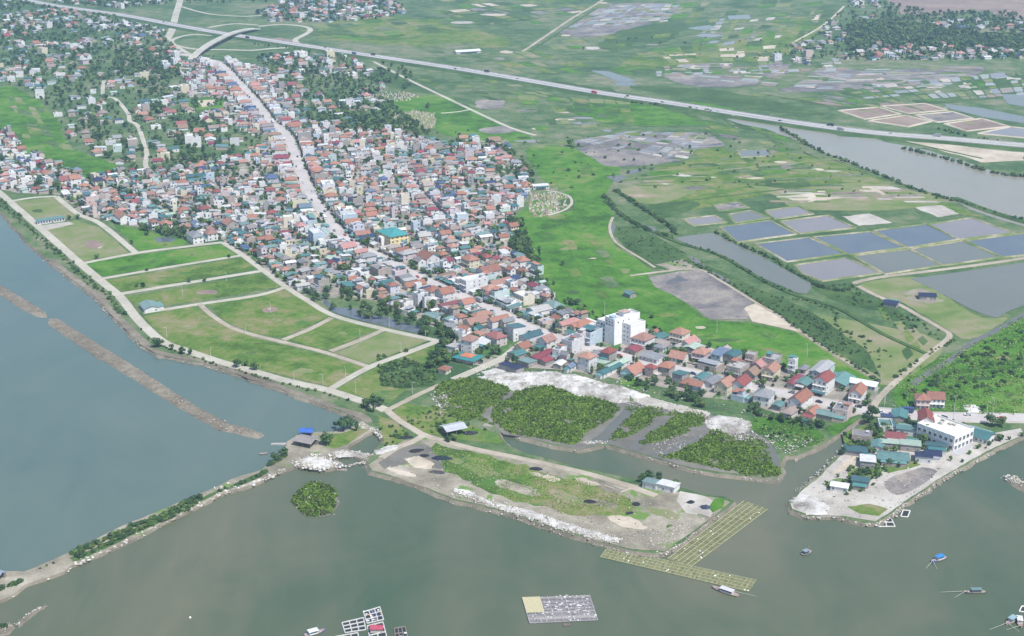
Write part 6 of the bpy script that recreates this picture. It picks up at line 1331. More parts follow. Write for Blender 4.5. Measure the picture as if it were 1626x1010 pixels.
WS = [(.55, .54, .5), (.6, .59, .56), (.44, .41, .36), (.48, .45, .39), (.34, .31, .26), (.3, .26, .21)]
gs = random.Random(91)
def along(px, n, spread, smin, smax, z=.3, side=0.0):
    w = P2(px, z); out = []
    for k in range(n):
        i = gs.randrange(len(w) - 1); t = gs.random(); a, b = Vector(w[i]), Vector(w[i + 1]); p = a + (b - a) * t
        out.append((p.x + gs.gauss(0, spread), p.y + gs.gauss(0, spread), z + gs.uniform(-.1, .3), (smin + (smax - smin) * gs.random() ** 2.2) * .72))
    return out
def within(px, n, smin, smax, z):
    w = P2(px, z); xs = [p[0] for p in w]; ys = [p[1] for p in w]; out = []
    while len(out) < n:
        x, y = gs.uniform(min(xs), max(xs)), gs.uniform(min(ys), max(ys))
        if inside((x, y), w): out.append((x, y, z + gs.uniform(-.05, .2), (smin + (smax - smin) * gs.random() ** 2) * .72))
    return out
stones('shore_stones', 'pale stones strewn along the breakwater edge', along(dyke[25:], 900, .9, .25, 1.0, .5) + along([(116, 897), (180, 870), (257, 830), (309, 805), (347, 786), (410, 765), (449, 747)], 520, .8, .6, 1.9, .8) + along([(335, 780), (365, 768), (375, 775)], 60, 1.2, .3, 1.0, 1.2), WS, 1)
stones('shore_stones', 'white rocks piled round the breakwater junction', within([(460, 732), (490, 722), (528, 720), (548, 740), (510, 748), (470, 742)], 500, .3, 1.3, 1.5) + along([(536, 742), (560, 738), (583, 734), (592, 738)], 160, .8, .3, 1.1, .5) + along([(566, 676), (585, 678), (600, 688), (608, 696)], 200, 1.0, .3, 1.1, 1.3) + along([(528, 720), (560, 718), (590, 723)], 200, .8, .3, 1.0, 1.7), WS, 2)
stones('shore_stones', 'pale stones along the peninsula shore', along([(585, 742), (632, 762), (683, 781), (722, 796), (760, 806), (810, 819), (849, 831), (895, 849), (939, 859), (964, 868), (1003, 877), (1042, 883)], 700, 1.3, .2, .8, .35) + along([(720, 783), (810, 808), (895, 838), (985, 860)], 700, 2.0, .3, 1.0, 1.8) + along([(1042, 880), (1057, 877), (1093, 851), (1139, 817)], 260, 1.2, .3, .9, 1.0) + within([(960, 848), (1060, 838), (1130, 815), (1054, 873)], 260, .2, .8, 1.7), WS, 3)
stones('shore_stones', 'white stones and debris along the mangrove river bank', along([(800, 688), (836, 697), (879, 707), (921, 715)], 130, 1.0, .2, .8, .8) + along([(928, 704), (940, 702), (960, 704)], 120, 1.4, .3, 1.0, 1.5) + along([(1024, 723), (1060, 734), (1100, 745), (1150, 752), (1200, 758), (1234, 762)], 420, 1.3, .25, 1.0, .9) + within([(1030, 705), (1080, 690), (1120, 690), (1080, 712), (1050, 730)], 150, .2, .8, 1.7), WS, 4)
stones('shore_stones', 'white debris between the big rubble field and the creeks', within([(960, 620), (1010, 620), (1060, 640), (1120, 655), (1125, 665), (1060, 652), (1000, 645)], 420, .25, .9, 1.8) + within([(1120, 660), (1190, 665), (1200, 700), (1180, 700), (1130, 690)], 420, .25, 1.0, 1.9) + within([(1190, 690), (1270, 690), (1300, 700), (1250, 722), (1225, 708)], 260, .25, .9, 1.8) + within([(680, 625), (700, 615), (720, 640), (700, 660)], 160, .3, 1.1, 1.8), WS, 5)
stones('shore_stones', 'rocks armouring the quay shore', along([(1256, 809), (1283, 821), (1314, 819), (1340, 822), (1370, 830), (1391, 831), (1412, 819), (1435, 801), (1473, 776), (1512, 751), (1540, 737), (1574, 717)], 1000, 1.1, .3, 1.0, .9) + along([(1267, 783), (1293, 758), (1329, 725), (1360, 697)], 260, 1.2, .3, .9, 1.0) + along([(1600, 757), (1626, 768)], 120, 2.0, .4, 1.2, .6), WS + [(.4, .37, .3)] * 2, 6)
stones('shore_stones', 'white rubble blocks on the broad rubble field', within([(770, 600), (840, 592), (920, 600), (1000, 620), (985, 638), (915, 628), (870, 612), (820, 618)], 900, .25, 1.0, 2.2), [(.74, .73, .7), (.68, .67, .64), (.6, .58, .54), (.4, .37, .33)], 7)
stones('shore_stones', 'clods and stones along the sand spit', along([(85, 510), (116, 532), (180, 571), (257, 621), (309, 653), (360, 678), (410, 690)], 900, 2.0, .2, .8, .7) + along([(0, 458), (39, 481), (70, 499)], 160, 1.6, .2, .7, .7), [(.36, .3, .24), (.28, .23, .18), (.44, .38, .31), (.2, .17, .13)], 8)
stones('shore_stones', 'stones and litter along the left shore bank', along([(30, 372), (75, 413), (110, 441), (150, 471), (176, 499), (200, 523), (222, 546), (250, 562)], 460, 2.0, .2, .9, .9) + along([(250, 563), (350, 586), (450, 621), (540, 652)], 420, 1.6, .2, .7, .8), [(.4, .35, .29), (.55, .5, .44), (.3, .25, .2)], 9)
stones('shore_stones', 'pale stones round the mangrove islet', along(isl + isl[:1], 22, .8, .3, .8, .2) + within(isl, 14, .4, .8, 1.6), WS, 10)
stones('shore_stones', 'small stones and floats on the lower left shoal', along([(20, 996), (44, 976), (60, 966), (76, 962)], 60, .7, .2, .8, .3) + along([(0, 1004), (14, 992)], 20, 1, .3, .9, .4), WS, 11)

DB = [(.6, .59, .56), (.5, .48, .44), (.36, .33, .28), (.24, .21, .18), (.2, .24, .3), (.42, .2, .15), (.12, .12, .12)]
stones('yard_litter', 'litter and stones strewn over the quay land', within([(1300, 762), (1340, 728), (1400, 712), (1470, 735), (1500, 745), (1435, 798), (1390, 826), (1290, 816), (1262, 800)], 420, .2, .8, LZ + .12), DB[:4] + DB[6:], 12)
stones('yard_litter', 'litter and clods strewn over the peninsula earth', within([(600, 742), (680, 705), (760, 722), (860, 745), (960, 765), (1060, 790), (1130, 805), (1055, 870), (960, 856), (810, 808), (700, 780)], 1100, .15, .7, LZ + .12), DB + [(.4, .36, .28)] * 4, 13)
stones('yard_litter', 'building clutter behind the lower street houses', within([(740, 580), (800, 580), (900, 590), (1000, 606), (1120, 636), (1230, 660), (1330, 668), (1300, 676), (1200, 662), (1060, 630), (950, 606), (760, 600)], 600, .2, .9, LZ + .15), DB, 14)
heap('rubble_heap', 'broken white debris bank joining the rubble field and fan', [(998, 622), (1040, 632), (1090, 644), (1125, 657), (1120, 664), (1080, 655), (1030, 645), (998, 638)], 1.2, .8, M_PALE, 13, rough=3.0)
heap('rubble_heap', 'white debris beside the lane end and the mangrove belt', [(765, 590), (790, 583), (806, 588), (800, 600), (775, 604)], 1.1, 1.0, M_RUBBLE, 14, rough=1.2)
# tombs of the cemeteries
TC = [(.46, .45, .42), (.52, .5, .46), (.45, .39, .27), (.5, .45, .32), (.32, .3, .27), (.36, .26, .21)]
def tombs(label, px, n, seed):
    w = P2(px); xs = [p[0] for p in w]; ys = [p[1] for p in w]; gq = random.Random(seed); m = MB(); k = 0
    while k < n:
        x, y = gq.uniform(min(xs), max(xs)), gq.uniform(min(ys), max(ys))
        if not inside((x, y), w): continue
        k += 1; M = Matrix.Translation((x, y, LZ)) @ Matrix.Rotation(gq.uniform(-.3, .3), 4, 'Z'); c = gq.choice(TC); s = gq.uniform(.7, 1.3)
        m.box(-.6 * s, .6 * s, -1.1 * s, 1.1 * s, 0, .7 * s, c, M=M); m.box(-.5 * s, .5 * s, .8 * s, 1.12 * s, .7 * s, 1.7 * s, tuple(q * .9 for q in c), M=M)
        if gq.random() < .3: m.hip(1.6 * s, 2.4 * s, 1.9 * s, .5 * s, .2, gq.choice(ORANGE), x=x, y=y)if False else m.box(-.8 * s, .8 * s, -1.3 * s, 1.3 * s, -.05, .2 * s, (.5, .48, .45), M=M)
    o = m.build('cemetery_tombs', M_WALL); tag(o, label, 'tombs', kind='stuff')
patch('cemetery_ground', [(620, 182), (655, 176), (690, 180), (692, 204), (640, 206), (618, 196)], M_PLOT_DRY, 3.2, 1.2); patch('cemetery_ground', [(842, 310), (880, 303), (904, 312), (906, 325), (880, 340), (850, 346), (840, 335)], M_PLOT_DRY, 3.2, 1.2)
tombs('pale tombs of the cemetery beside the field road', [(620, 182), (655, 176), (690, 180), (692, 204), (640, 206), (618, 196)], 230, 1)
tombs('yellow and white tombs of the cemetery at the town\'s right edge', [(842, 310), (880, 303), (902, 312), (904, 325), (880, 340), (850, 346), (840, 335)], 190, 2)
tombs('far tombs of the cemetery above the left village', [(185, 94), (215, 88), (244, 94), (246, 102), (200, 104)], 130, 3)
tombs('far tombs among the trees beyond the street', [(585, 148), (640, 146), (668, 154), (640, 162), (590, 158)], 150, 4)
road('cemetery_path', [(868, 302), (900, 310), (908, 322), (896, 334), (870, 342)], 2.6, M_CONC, 4)

# ------------------------------------------------------------------ net piles and tarpaulins on the peninsula
def pile(px, py, a, b, h, rz, col, label, name='net_pile', cat='net pile'):
    p = at(px, py); m = MB(); gq = random.Random(int(px)); nr, na = 5, 14
    ring = []
    for i in range(nr + 1):
        t = i / nr; rowp = []
        for j in range(na):
            an = 2 * math.pi * j / na; k = 1 + .28 * mnoise.noise(Vector((math.cos(an) * 1.7 + px, math.sin(an) * 1.7, t * 2)))
            zz = h * (1 - t ** 2) * (.75 + .5 * mnoise.noise(Vector((px + math.cos(an) * t * 2.5, math.sin(an) * t * 2.5, 5)))) - .05
            rowp.append((math.cos(an) * a * t * k, math.sin(an) * b * t * k, zz))
        ring.append(rowp)
    for i in range(nr):
        for j in range(na): m.face([ring[i][j], ring[i + 1][j], ring[i + 1][(j + 1) % na], ring[i][(j + 1) % na]], tuple(c * gq.uniform(.6, 1.5) for c in col))
    o = m.build(name, M_NET, None, (p.x, p.y, LZ + .1), rz); tag(o, label, cat, 'dark net piles on the peninsula')
K = (.022, .024, .032)
pile(661, 716, 4.9, 2.5, 1.2, .35, K, 'black net pile nearest the path fork on the peninsula'); pile(674, 724, 3.2, 2.1, 1.0, 0, K, 'smallest of the three black net piles in a row'); pile(702, 728, 6.2, 3.6, 1.3, -.1, (.022, .03, .045), 'largest blue-black net pile on the peninsula mud')
pile(694, 750, 4.9, 2.4, 0.6, -.2, (.06, .06, .065), 'flat grey-black net spread below the largest net pile'); pile(851, 745, 4.1, 2.4, 1.0, -.1, K, 'lone black net pile halfway along the peninsula path'); pile(936, 797, 3.8, 2.4, 1.1, 0, K, 'black net pile in the peninsula grass'); pile(1010, 801, 2.4, 2.5, 1.2, .3, K, 'round dark pile at the right end of the grass'); pile(1000, 815, 2.7, 1.5, 0.7, .5, K, 'small dark pile on the bare earth below the round one')
pile(643, 695, 5.1, 2.4, 1.1, .25, K, 'dark tarpaulin heap with white litter beside the pool'); pile(746, 688, 4.6, 3.0, 1.4, 0, (.03, .032, .04), 'dark tarpaulin pile right of the grey open shed'); pile(1097, 798, 2.4, 1.8, 1.4, .4, K, 'dark machine-like heap on the pale ground by the huts'); pile(1120, 806, 3.0, 2.7, 1.6, 0, (.04, .055, .1), 'blue-black heap at the green end of the peninsula')
for k, (a, b, l) in enumerate([((975, 772), (990, 778), 'left'), ((985, 782), (1002, 775), 'right'), ((960, 771), (975, 776), 'far')]):
    pa, pb = at(*a, LZ + .3), at(*b, LZ + .3); m = MB(); m.bar(pa, pb, .28, (.5, .45, .38), n=6); q = m.build('log', M_WOOD); tag(q, f'pale bare log on the peninsula track, {l} one of three', 'log', 'logs on the peninsula')

# ------------------------------------------------------------------ boats and rafts
def boat(px, py, L, bm, ang, hull, cabin, roofc, label, booms=(), cab=(-.28, .12), z=0.0, cat='boat'):
    p = at(px, py, 0); o = empty('fishing_boat', (p.x, p.y, 0), ang); h = MB(); ns = 9; secs = []
    for i in range(ns + 1):
        t = i / ns; x = (t - .5) * L; wd = bm / 2 * (max(0, math.sin(math.pi * min(1, (t * .82 + .16)))) ** .6 if t < .999 else .06); sh = .55 + .9 * max(0, t - .55) ** 1.5 * 2.2 + .25 * max(0, .25 - t) * 2
        secs.append([(x, -wd, sh), (x, -wd * .75, -.15), (x, 0, -.35), (x, wd * .75, -.15), (x, wd, sh)])
    for i in range(ns):
        for k in range(4): h.face([secs[i][k], secs[i + 1][k], secs[i + 1][k + 1], secs[i][k + 1]], hull if k in (1, 2) else tuple(min(1, c * 1.1) for c in hull))
    h.face([secs[0][k] for k in range(4, -1, -1)], hull); h.build('hull', M_PAINT, o)
    d = MB()
    for i in range(ns): d.face([(secs[i][0][0], secs[i][0][1] * .92, secs[i][0][2] - .18), (secs[i + 1][0][0], secs[i + 1][0][1] * .92, secs[i + 1][0][2] - .18), (secs[i + 1][4][0], secs[i + 1][4][1] * .92, secs[i + 1][4][2] - .18), (secs[i][4][0], secs[i][4][1] * .92, secs[i][4][2] - .18)], (.34, .27, .22))
    d.build('deck', M_WOOD, o)
    if cab:
        c = MB(); x0, x1 = cab[0] * L, cab[1] * L; c.box(x0, x1, -bm * .33, bm * .33, .4, 1.9, cabin); cb_ = c.build('cabin', M_PAINT, o)
        for sy in (-1, 1): q = MB(); q.box(x0 + .3, x1 - .3, sy * bm * .33 - .03, sy * bm * .33 + .03, 1.1, 1.6, (.03, .04, .05)); q.build('cabin_window', M_GLASS, cb_)
        r = MB(); r.box(x0 - .35, x1 + .35, -bm * .42, bm * .42, 1.9, 2.05, roofc); r.build('cabin_roof', M_PAINT, cb_)
        m_ = MB(); m_.bar((x1 + .3, 0, .4), (x1 + .3, 0, 4.2), .06, (.4, .36, .3), n=5); m_.build('mast', M_WOOD, o)
    for k in range(3): q = MB(); q.box(L * .22 + k * .5, L * .22 + k * .5 + .4, -.5 + .3 * k, .1 + .3 * k, .45, .85, [(.6, .58, .55), (.45, .12, .1), (.2, .25, .5)][k]); q.build('crate', M_PAINT, o)
    for (x1_, y1_) in booms: q = MB(); q.bar((L * .38, 0, .95), (x1_, y1_, .35), .11, (.5, .5, .4), n=5, r2=.06); q.build('boom', M_WOOD, o)
    tag(o, label, cat, 'fishing boats')
PI = math.pi
boat(1490, 889, 10.4, 3.4, PI + .55, (.05, .09, .3), (.55, .56, .58), (.03, .2, .5), 'blue fishing boat with bright blue cabin roof and two long poles', [(12, 3.2), (8, 6.5)])
boat(1547, 941, 10.9, 3.0, PI + .05, (.09, .11, .12), (.2, .22, .22), (.13, .2, .2), 'dark narrow fishing boat with two poles, middle right water', [(16, -.6), (11, 4.5)])
boat(1606, 987, 9.6, 3.2, PI + .75, (.3, .24, .2), (.4, .42, .42), (.24, .36, .4), 'fishing boat with grey-teal roof in the lower right corner, left of a pair', [(14, -3.0), (6, 7)])
boat(1619, 989, 9.6, 3.1, PI + 1.35, (.34, .25, .21), (.6, .58, .55), (.62, .6, .57), 'fishing boat with white roof in the lower right corner, right of a pair', [(8, -6.5)])
boat(1281, 879, 6.8, 3.0, .6, (.06, .08, .11), (.12, .16, .2), (.2, .25, .3), 'small dark boat alone in the water below the quay tip')
boat(1151, 940, 13.7, 3.6, PI - .62, (.36, .26, .24), (.5, .5, .52), (.52, .5, .53), 'pinkish fishing boat moored against the bamboo oyster frame', [(-14, -4.5)], cab=(-.3, .15))
boat(500, 1006, 9.8, 3.6, .5, (.1, .13, .3), (.6, .62, .62), (.6, .63, .64), 'blue and white boat at the bottom edge beside the fish cages')
boat(442, 706, 8.3, 2.0, .05, (.62, .64, .66), (.5, .5, .5), (.5, .5, .5), 'low white skiff moored off the breakwater boathouse', cab=None); boat(419, 721, 5.5, 2.1, .1, (.14, .16, .18), (.3, .3, .3), (.5, .5, .5), 'small dark skiff beached below the white skiff', cab=None)
boat(540, 747, 7.8, 2.2, -.05, (.35, .34, .33), (.3, .3, .3), (.3, .3, .3), 'grey skiff lying off the white rock bank', cab=None); boat(1247, 724, 5.5, 2.0, .8, (.06, .07, .1), (.2, .2, .2), (.2, .2, .2), 'dark skiff moored in the river mouth', cab=None); boat(1265, 730, 6.0, 1.8, 1.2, (.5, .48, .45), (.2, .2, .2), (.2, .2, .2), 'pale skiff moored right of the dark river skiff', cab=None)
UNIT = MB(); UNIT.bar((-.5, 0, 0), (.5, 0, 0), 1, (.34, .35, .2), n=5); POLE = {}
def pole(parent, a, b, r, col, name='pole'):
    key = tuple(round(c, 2) for c in col)
    if key not in POLE: m = MB(); m.bar((-.5, 0, 0), (.5, 0, 0), 1, col, n=5); POLE[key] = m.mesh('pole', [M_WOOD])
    a, b = Vector(a), Vector(b); d = b - a; o = bpy.data.objects.new(name, POLE[key]); C.objects.link(o); o.parent = parent; o.location = (a + b) / 2; o.rotation_euler = (0, 0, math.atan2(d.y, d.x)); o.scale = (d.length, r, r)
def oyster_frame(c4, label, nl, nc, seed):
    """bamboo frame between four water points: long poles, cross poles and the hung lines between them"""
    A, B, C_, D = [at(x, y, 0) for x, y in c4]; ctr = (A + B + C_ + D) / 4; o = empty('oyster_frame', (ctr.x, ctr.y, 0)); gq = random.Random(seed)
    Pt = lambda u, v: (A + (B - A) * u) * (1 - v) + (D + (C_ - D) * u) * v - ctr
    for k in range(nl): v = k / (nl - 1); a, b = Pt(0, v), Pt(1, v); pole(o, (a.x, a.y, .32), (b.x, b.y, .32), .13, (.4, .42, .24))
    for k in range(nc): u = k / (nc - 1); a, b = Pt(u, 0), Pt(u, 1); pole(o, (a.x, a.y, .2), (b.x, b.y, .2), .1, gq.choice([(.34, .36, .2), (.42, .42, .26), (.28, .3, .16)]))
    m = MB()
    n2 = nc * 26
    for k in range(n2):
        u = gq.random(); v0 = gq.randrange(nl - 1) / (nl - 1); v1 = v0 + 1 / (nl - 1); a, b = Pt(u, v0), Pt(u + gq.uniform(-.006, .006), v1)
        m.bar((a.x, a.y, .1), (b.x, b.y, .08), gq.uniform(.1, .2), gq.choice([(.17, .17, .09), (.22, .22, .11), (.13, .13, .07), (.27, .26, .15)]), n=4)
    q = m.build('oyster_lines', M_WOOD, o); q['kind'] = 'stuff'
    m = MB(); m.face([tuple(Pt(u, v))[:2] + (.045,) for u, v in ((0, 0), (1, 0), (1, 1), (0, 1))], (.19, .2, .105)); q = m.build('netting', M_NET, o)
    for k in range(10): u, v = gq.random(), gq.random(); a = Pt(u, v); f = MB(); f.bar((a.x - .3, a.y, .3), (a.x + .3, a.y, .3), .3, (.7, .7, .68), n=7); f.build('float', M_PAINT, o)
    tag(o, label, 'oyster frame', 'bamboo oyster frames')
oyster_frame([(953, 885), (1188, 940), (1201, 922), (964, 870)], 'long bamboo oyster frame running out from the peninsula tip', 5, 34, 1)
oyster_frame([(1060, 888), (1181, 796), (1219, 809), (1098, 900)], 'bamboo oyster frame slanting up beside the peninsula end', 6, 34, 2)
def grey_raft():
    A, B, C_, D = [at(x, y, 0) for x, y in ((841, 991), (949, 986), (936, 946), (829, 950))]; ctr = (A + B + C_ + D) / 4; o = empty('shell_raft', (ctr.x, ctr.y, 0)); gq = random.Random(4)
    Pt = lambda u, v: (A + (B - A) * u) * (1 - v) + (D + (C_ - D) * u) * v - ctr
    for k in range(24): v = (k + .5) / 24; a, b = Pt(0 if v < .38 else .27, v), Pt(1, v); pole(o, (a.x, a.y, .3), (b.x, b.y, .3), .26, gq.choice([(.26, .25, .26), (.33, .31, .31), (.2, .19, .2), (.4, .38, .37)]), 'plank')
    for k in range(9): u = k / 8; a, b = Pt(u, 0), Pt(u, 1); pole(o, (a.x, a.y, .55), (b.x, b.y, .55), .14, (.45, .43, .42), 'crossbeam')
    m = MB(); m.face([tuple(Pt(u, v))[:2] + (.62,) for u, v in ((0, .38), (.265, .38), (.265, 1), (0, 1))], (.46, .42, .26)); m.box(0, .01, 0, .01, .3, .31); m.build('straw_mat', M_WOOD, o)
    m = MB(); m.face([tuple(Pt(u, v))[:2] + (.1,) for u, v in ((0, 0), (1, 0), (1, 1), (0, 1))], (.1, .1, .1)); m.build('underside', M_NET, o)
    m = MB()
    for k in range(150):
        u = gq.random(); v = gq.random()
        if u < .28 and v > .36: continue
        a = Pt(u, v); s = gq.uniform(.2, .7); m.box(a.x - s, a.x + s, a.y - .25, a.y + .25, .5, .5 + gq.uniform(.15, .45), gq.choice([(.55, .54, .53), (.36, .35, .36), (.24, .23, .25), (.66, .66, .66)]))
    q = m.build('shell_bags', M_STONE, o); q['kind'] = 'stuff'
    f = MB(); a = Pt(.53, -.12); f.box(a.x - 1.6, a.x + 1.6, a.y - .9, a.y + .9, 0, .6, (.16, .13, .12)); f.build('float_box', M_WOOD, o)
    tag(o, 'grey plank raft with a tan straw square at its corner', 'raft')
grey_raft()
def cage(c4, nx, ny, label, col=(.5, .49, .47), net=True, hut=None, junk=0):
    A, B, C_, D = [at(x, y, 0) for x, y in c4]; ctr = (A + B + C_ + D) / 4; o = empty('fish_cage', (ctr.x, ctr.y, 0)); gq = random.Random(int(c4[0][0]))
    Pt = lambda u, v: (A + (B - A) * u) * (1 - v) + (D + (C_ - D) * u) * v - ctr
    for k in range(nx + 1): u = k / nx; a, b = Pt(u, 0), Pt(u, 1); pole(o, (a.x, a.y, .3), (b.x, b.y, .3), .32, col, 'walkway')
    for k in range(ny + 1): v = k / ny; a, b = Pt(0, v), Pt(1, v); pole(o, (a.x, a.y, .36), (b.x, b.y, .36), .32, col, 'walkway')
    if net: m = MB(); m.face([tuple(Pt(u, v))[:2] + (.06,) for u, v in ((0, 0), (1, 0), (1, 1), (0, 1))], (.03, .04, .045)); m.build('net', M_NET, o)
    for k in range(junk): u, v = gq.random(), gq.random(); a = Pt(u, v); f = MB(); s = gq.uniform(.25, .6); f.bar((a.x - s, a.y, .6), (a.x + s, a.y, .6), .32, gq.choice([(.1, .2, .5), (.7, .7, .7), (.4, .25, .2), (.7, .7, .7)]), n=7); f.build('drum', M_PAINT, o)
    if hut:
        a = Pt(.5, .5); w = MB(); w.box(a.x - 2.6, a.x + 2.6, a.y - 1.6, a.y + 1.6, .3, 2.4, (.55, .5, .45)); w.build('hut_wall', M_WALL, o); r = MB(); r.gable(5.2, 3.2, 2.4, .8, .4, hut, 2, x=a.x, y=a.y, axis='x'); r.build('hut_roof', HM, o)
    tag(o, label, 'fish cage', 'floating fish cages')
cage([(548, 1006), (581, 1001), (577, 982), (543, 990)], 3, 3, 'floating fish cage with nine square nets at the bottom edge')
cage([(583, 991), (609, 985), (603, 965), (577, 973)], 3, 3, 'floating platform heaped with white and blue drums beside the cages', net=True, junk=16)
cage([(588, 1018), (614, 1012), (608, 989), (583, 995)], 2, 3, 'floating cage with red-roofed hut at the bottom edge', hut=(.36, .06, .1)); cage([(540, 1030), (572, 1024), (568, 1006), (533, 1012)], 3, 2, 'floating cage cut by the bottom edge, below the nine nets', junk=4)
cage([(628, 1016), (648, 1014), (643, 996), (626, 999)], 3, 2, 'small dark brown float at the bottom edge right of the red hut', col=(.2, .17, .15), junk=3)
cage([(1395, 837), (1421, 837), (1415, 824), (1393, 823)], 2, 2, 'white square float with two openings off the quay rocks', col=(.66, .64, .58)); cage([(1430, 821), (1441, 822), (1445, 812), (1434, 811)], 1, 1, 'small white square frame off the quay rocks', col=(.66, .64, .58)); cage([(1618, 972), (1640, 974), (1640, 962), (1622, 964)], 1, 1, 'white float frame at the lower right edge', col=(.66, .64, .6))
p = at(302, 981, 0); m = MB(); m.bar((0, 0, -.2), (0, 0, .5), .55, (.75, .75, .73), n=10, r2=.4); m.bar((0, 0, .5), (0, 0, .75), .4, (.75, .75, .73), n=10, r2=.1); q = m.build('buoy', M_PAINT, None, (p.x, p.y, 0)); tag(q, 'small white buoy floating alone in the lower left water', 'buoy')

# ------------------------------------------------------------------ poles, vehicles
def lamp(px, py, h=7.5, name='lamp_post', cat='lamp post', lab='slim pale lamp post beside a plot road'):
    p = at(px, py); o = empty(name, tuple(p), gs.uniform(0, 6.28)); m = MB(); m.bar((0, 0, -.2), (0, 0, h), .14, (.55, .55, .54), n=6, r2=.08); m.build('pole', M_WALL, o)
    m = MB(); m.bar((0, 0, h - .05), (1.4, 0, h + .3), .06, (.55, .55, .54), n=5); ar = m.build('arm', M_WALL, o); m = MB(); m.box(1.2, 1.9, -.12, .12, h + .22, h + .36, (.6, .6, .6)); m.build('lamp_head', M_WALL, ar); tag(o, lab, cat, 'lamp posts', auto=True)
for px, py in [(618, 520), (676, 541), (572, 541), (637, 561), (549, 602), (513, 612), (467, 606), (414, 600), (390, 530), (335, 570), (265, 536), (430, 497), (440, 462), (360, 448), (290, 470), (565, 626), (655, 625)]: lamp(px, py)
for i in range(4, len(mainw) - 2, 4):
    q = offset(mainw, 6.0 if i % 8 else -6.0)[i]; q = topx(*q); lamp(q[0], q[1], 7.5, 'utility_pole', 'utility pole', 'grey street pole beside the main street')
for px, py in [(1404, 646), (1515, 654), (1577, 655), (1281, 567), (1232, 643), (1148, 612), (1037, 586), (1405, 640), (960, 500), (1138, 530)]: lamp(px, py, 9.5, 'utility_pole', 'utility pole', 'tall grey utility pole')
def vehicle(x, y, rz, col, kind, lab, z):
    o = empty('truck' if kind == 'truck' else 'car', (x, y, z), rz); m = MB()
    if kind == 'truck':
        m.box(-4.2, 1.6, -1.2, 1.2, .9, 3.4, col); m.build('cargo_box', M_PAINT, o); m = MB(); m.box(1.75, 3.7, -1.15, 1.15, .6, 2.7, tuple(min(1, c * 1.2) for c in col)); m.build('cab', M_PAINT, o)
        m = MB(); m.box(3.66, 3.74, -1.0, 1.0, 1.6, 2.5, (.03, .03, .04)); m.build('windscreen', M_GLASS, o); wx, L = (-3, -1.8, 2.8), 1.15
    else:
        m.box(-2.1, 2.1, -.87, .87, .35, .95, col); m.build('body', M_PAINT, o); m = MB(); b = len(m.v)
        m.v += [(-1.7, -.8, .95), (1.0, -.8, .95), (1.0, .8, .95), (-1.7, .8, .95), (-1.2, -.65, 1.5), (.4, -.65, 1.5), (.4, .65, 1.5), (-1.2, .65, 1.5)]
        for f in ((0, 1, 5, 4), (1, 2, 6, 5), (2, 3, 7, 6), (3, 0, 4, 7)): m.f.append(f); m.m.append(0); m.c.append((.04, .05, .06))
        m.build('cabin_glass', M_GLASS, o); m = MB(); m.box(-1.2, .4, -.65, .65, 1.5, 1.54, col); m.build('car_roof', M_PAINT, o); wx, L = (-1.3, 1.3), .8
    for xw in wx:
        for sy in (-1, 1): q = MB(); q.bar((xw, sy * L - .12, .42), (xw, sy * L + .12, .42), .42, (.03, .03, .03), n=8); q.build('wheel', M_PAINT, o)
    tag(o, lab, 'truck' if kind == 'truck' else 'car', 'vehicles on the roads', auto=True)
CN = [((.5, .06, .05), 'red'), ((.65, .65, .65), 'white'), ((.04, .04, .05), 'black'), ((.05, .08, .2), 'dark blue'), ((.3, .3, .31), 'silver')]
def on(w2, q, side, col, kind, where, z):
    i = min(range(len(w2) - 1), key=lambda k: abs(topx(*w2[k])[0] - q)); a, b = Vector(w2[i]), Vector(w2[i + 1]); t = (b - a).normalized(); pos = a + Vector((-t.y, t.x)) * side
    vehicle(pos.x, pos.y, math.atan2(t.y, t.x) + (0 if side < 0 else PI), CN[col][0], kind, f'{CN[col][1]} {kind} {where}', z)
for q, s, c, k in [(954, -8, 0, 'truck'), (395, -8, 2, 'truck'), (515, 8, 2, 'car'), (567, -8, 3, 'truck'), (594, 4, 2, 'truck'), (732, -4, 2, 'car'), (767, 8, 2, 'truck'), (998, 4, 2, 'car'), (1310, 8, 2, 'truck'), (1343, -8, 4, 'truck'), (1481, 8, 4, 'truck'), (1412, 4, 1, 'car'), (262, 4, 2, 'car'), (1240, -4, 3, 'car')]: on(hw, q, s, c, k, 'driving on the highway', HZ)
for q, s, c, k in [(470, 2.4, 2, 'car'), (484, -2.4, 1, 'car'), (512, 2.5, 3, 'car'), (534, -2.4, 4, 'car'), (556, 2.4, 2, 'car'), (640, 2.4, 1, 'car'), (700, -2.4, 2, 'car'), (760, 2.4, 4, 'truck'), (812, -2.4, 2, 'car'), (1015, 2.4, 1, 'car'), (1105, -2.4, 3, 'car'), (1204, 2.4, 2, 'car'), (1300, -2.4, 2, 'car'), (1358, 2.4, 2, 'car'), (1500, -2.4, 2, 'car'), (430, 2.4, 1, 'truck'), (400, -2.4, 2, 'car'), (476, -2.6, 4, 'car'), (491, 2.5, 1, 'car'), (498, -2.5, 2, 'car'), (520, -2.5, 1, 'truck'), (545, 2.4, 0, 'car'), (585, -2.4, 1, 'car'), (610, 2.4, 2, 'car'), (665, -2.4, 0, 'car'), (725, 2.4, 1, 'car'), (790, -2.4, 4, 'car'), (850, 2.4, 1, 'car'), (985, -2.4, 0, 'car'), (1060, 2.4, 4, 'car'), (1160, 2.4, 1, 'car'), (1250, 2.4, 4, 'car'), (1400, -2.4, 1, 'car'), (1440, 2.4, 3, 'truck'), (1545, 2.4, 1, 'car'), (1590, -2.4, 0, 'car')]: on(mainw, q, s, c, k, 'on the main street', LZ + .45)

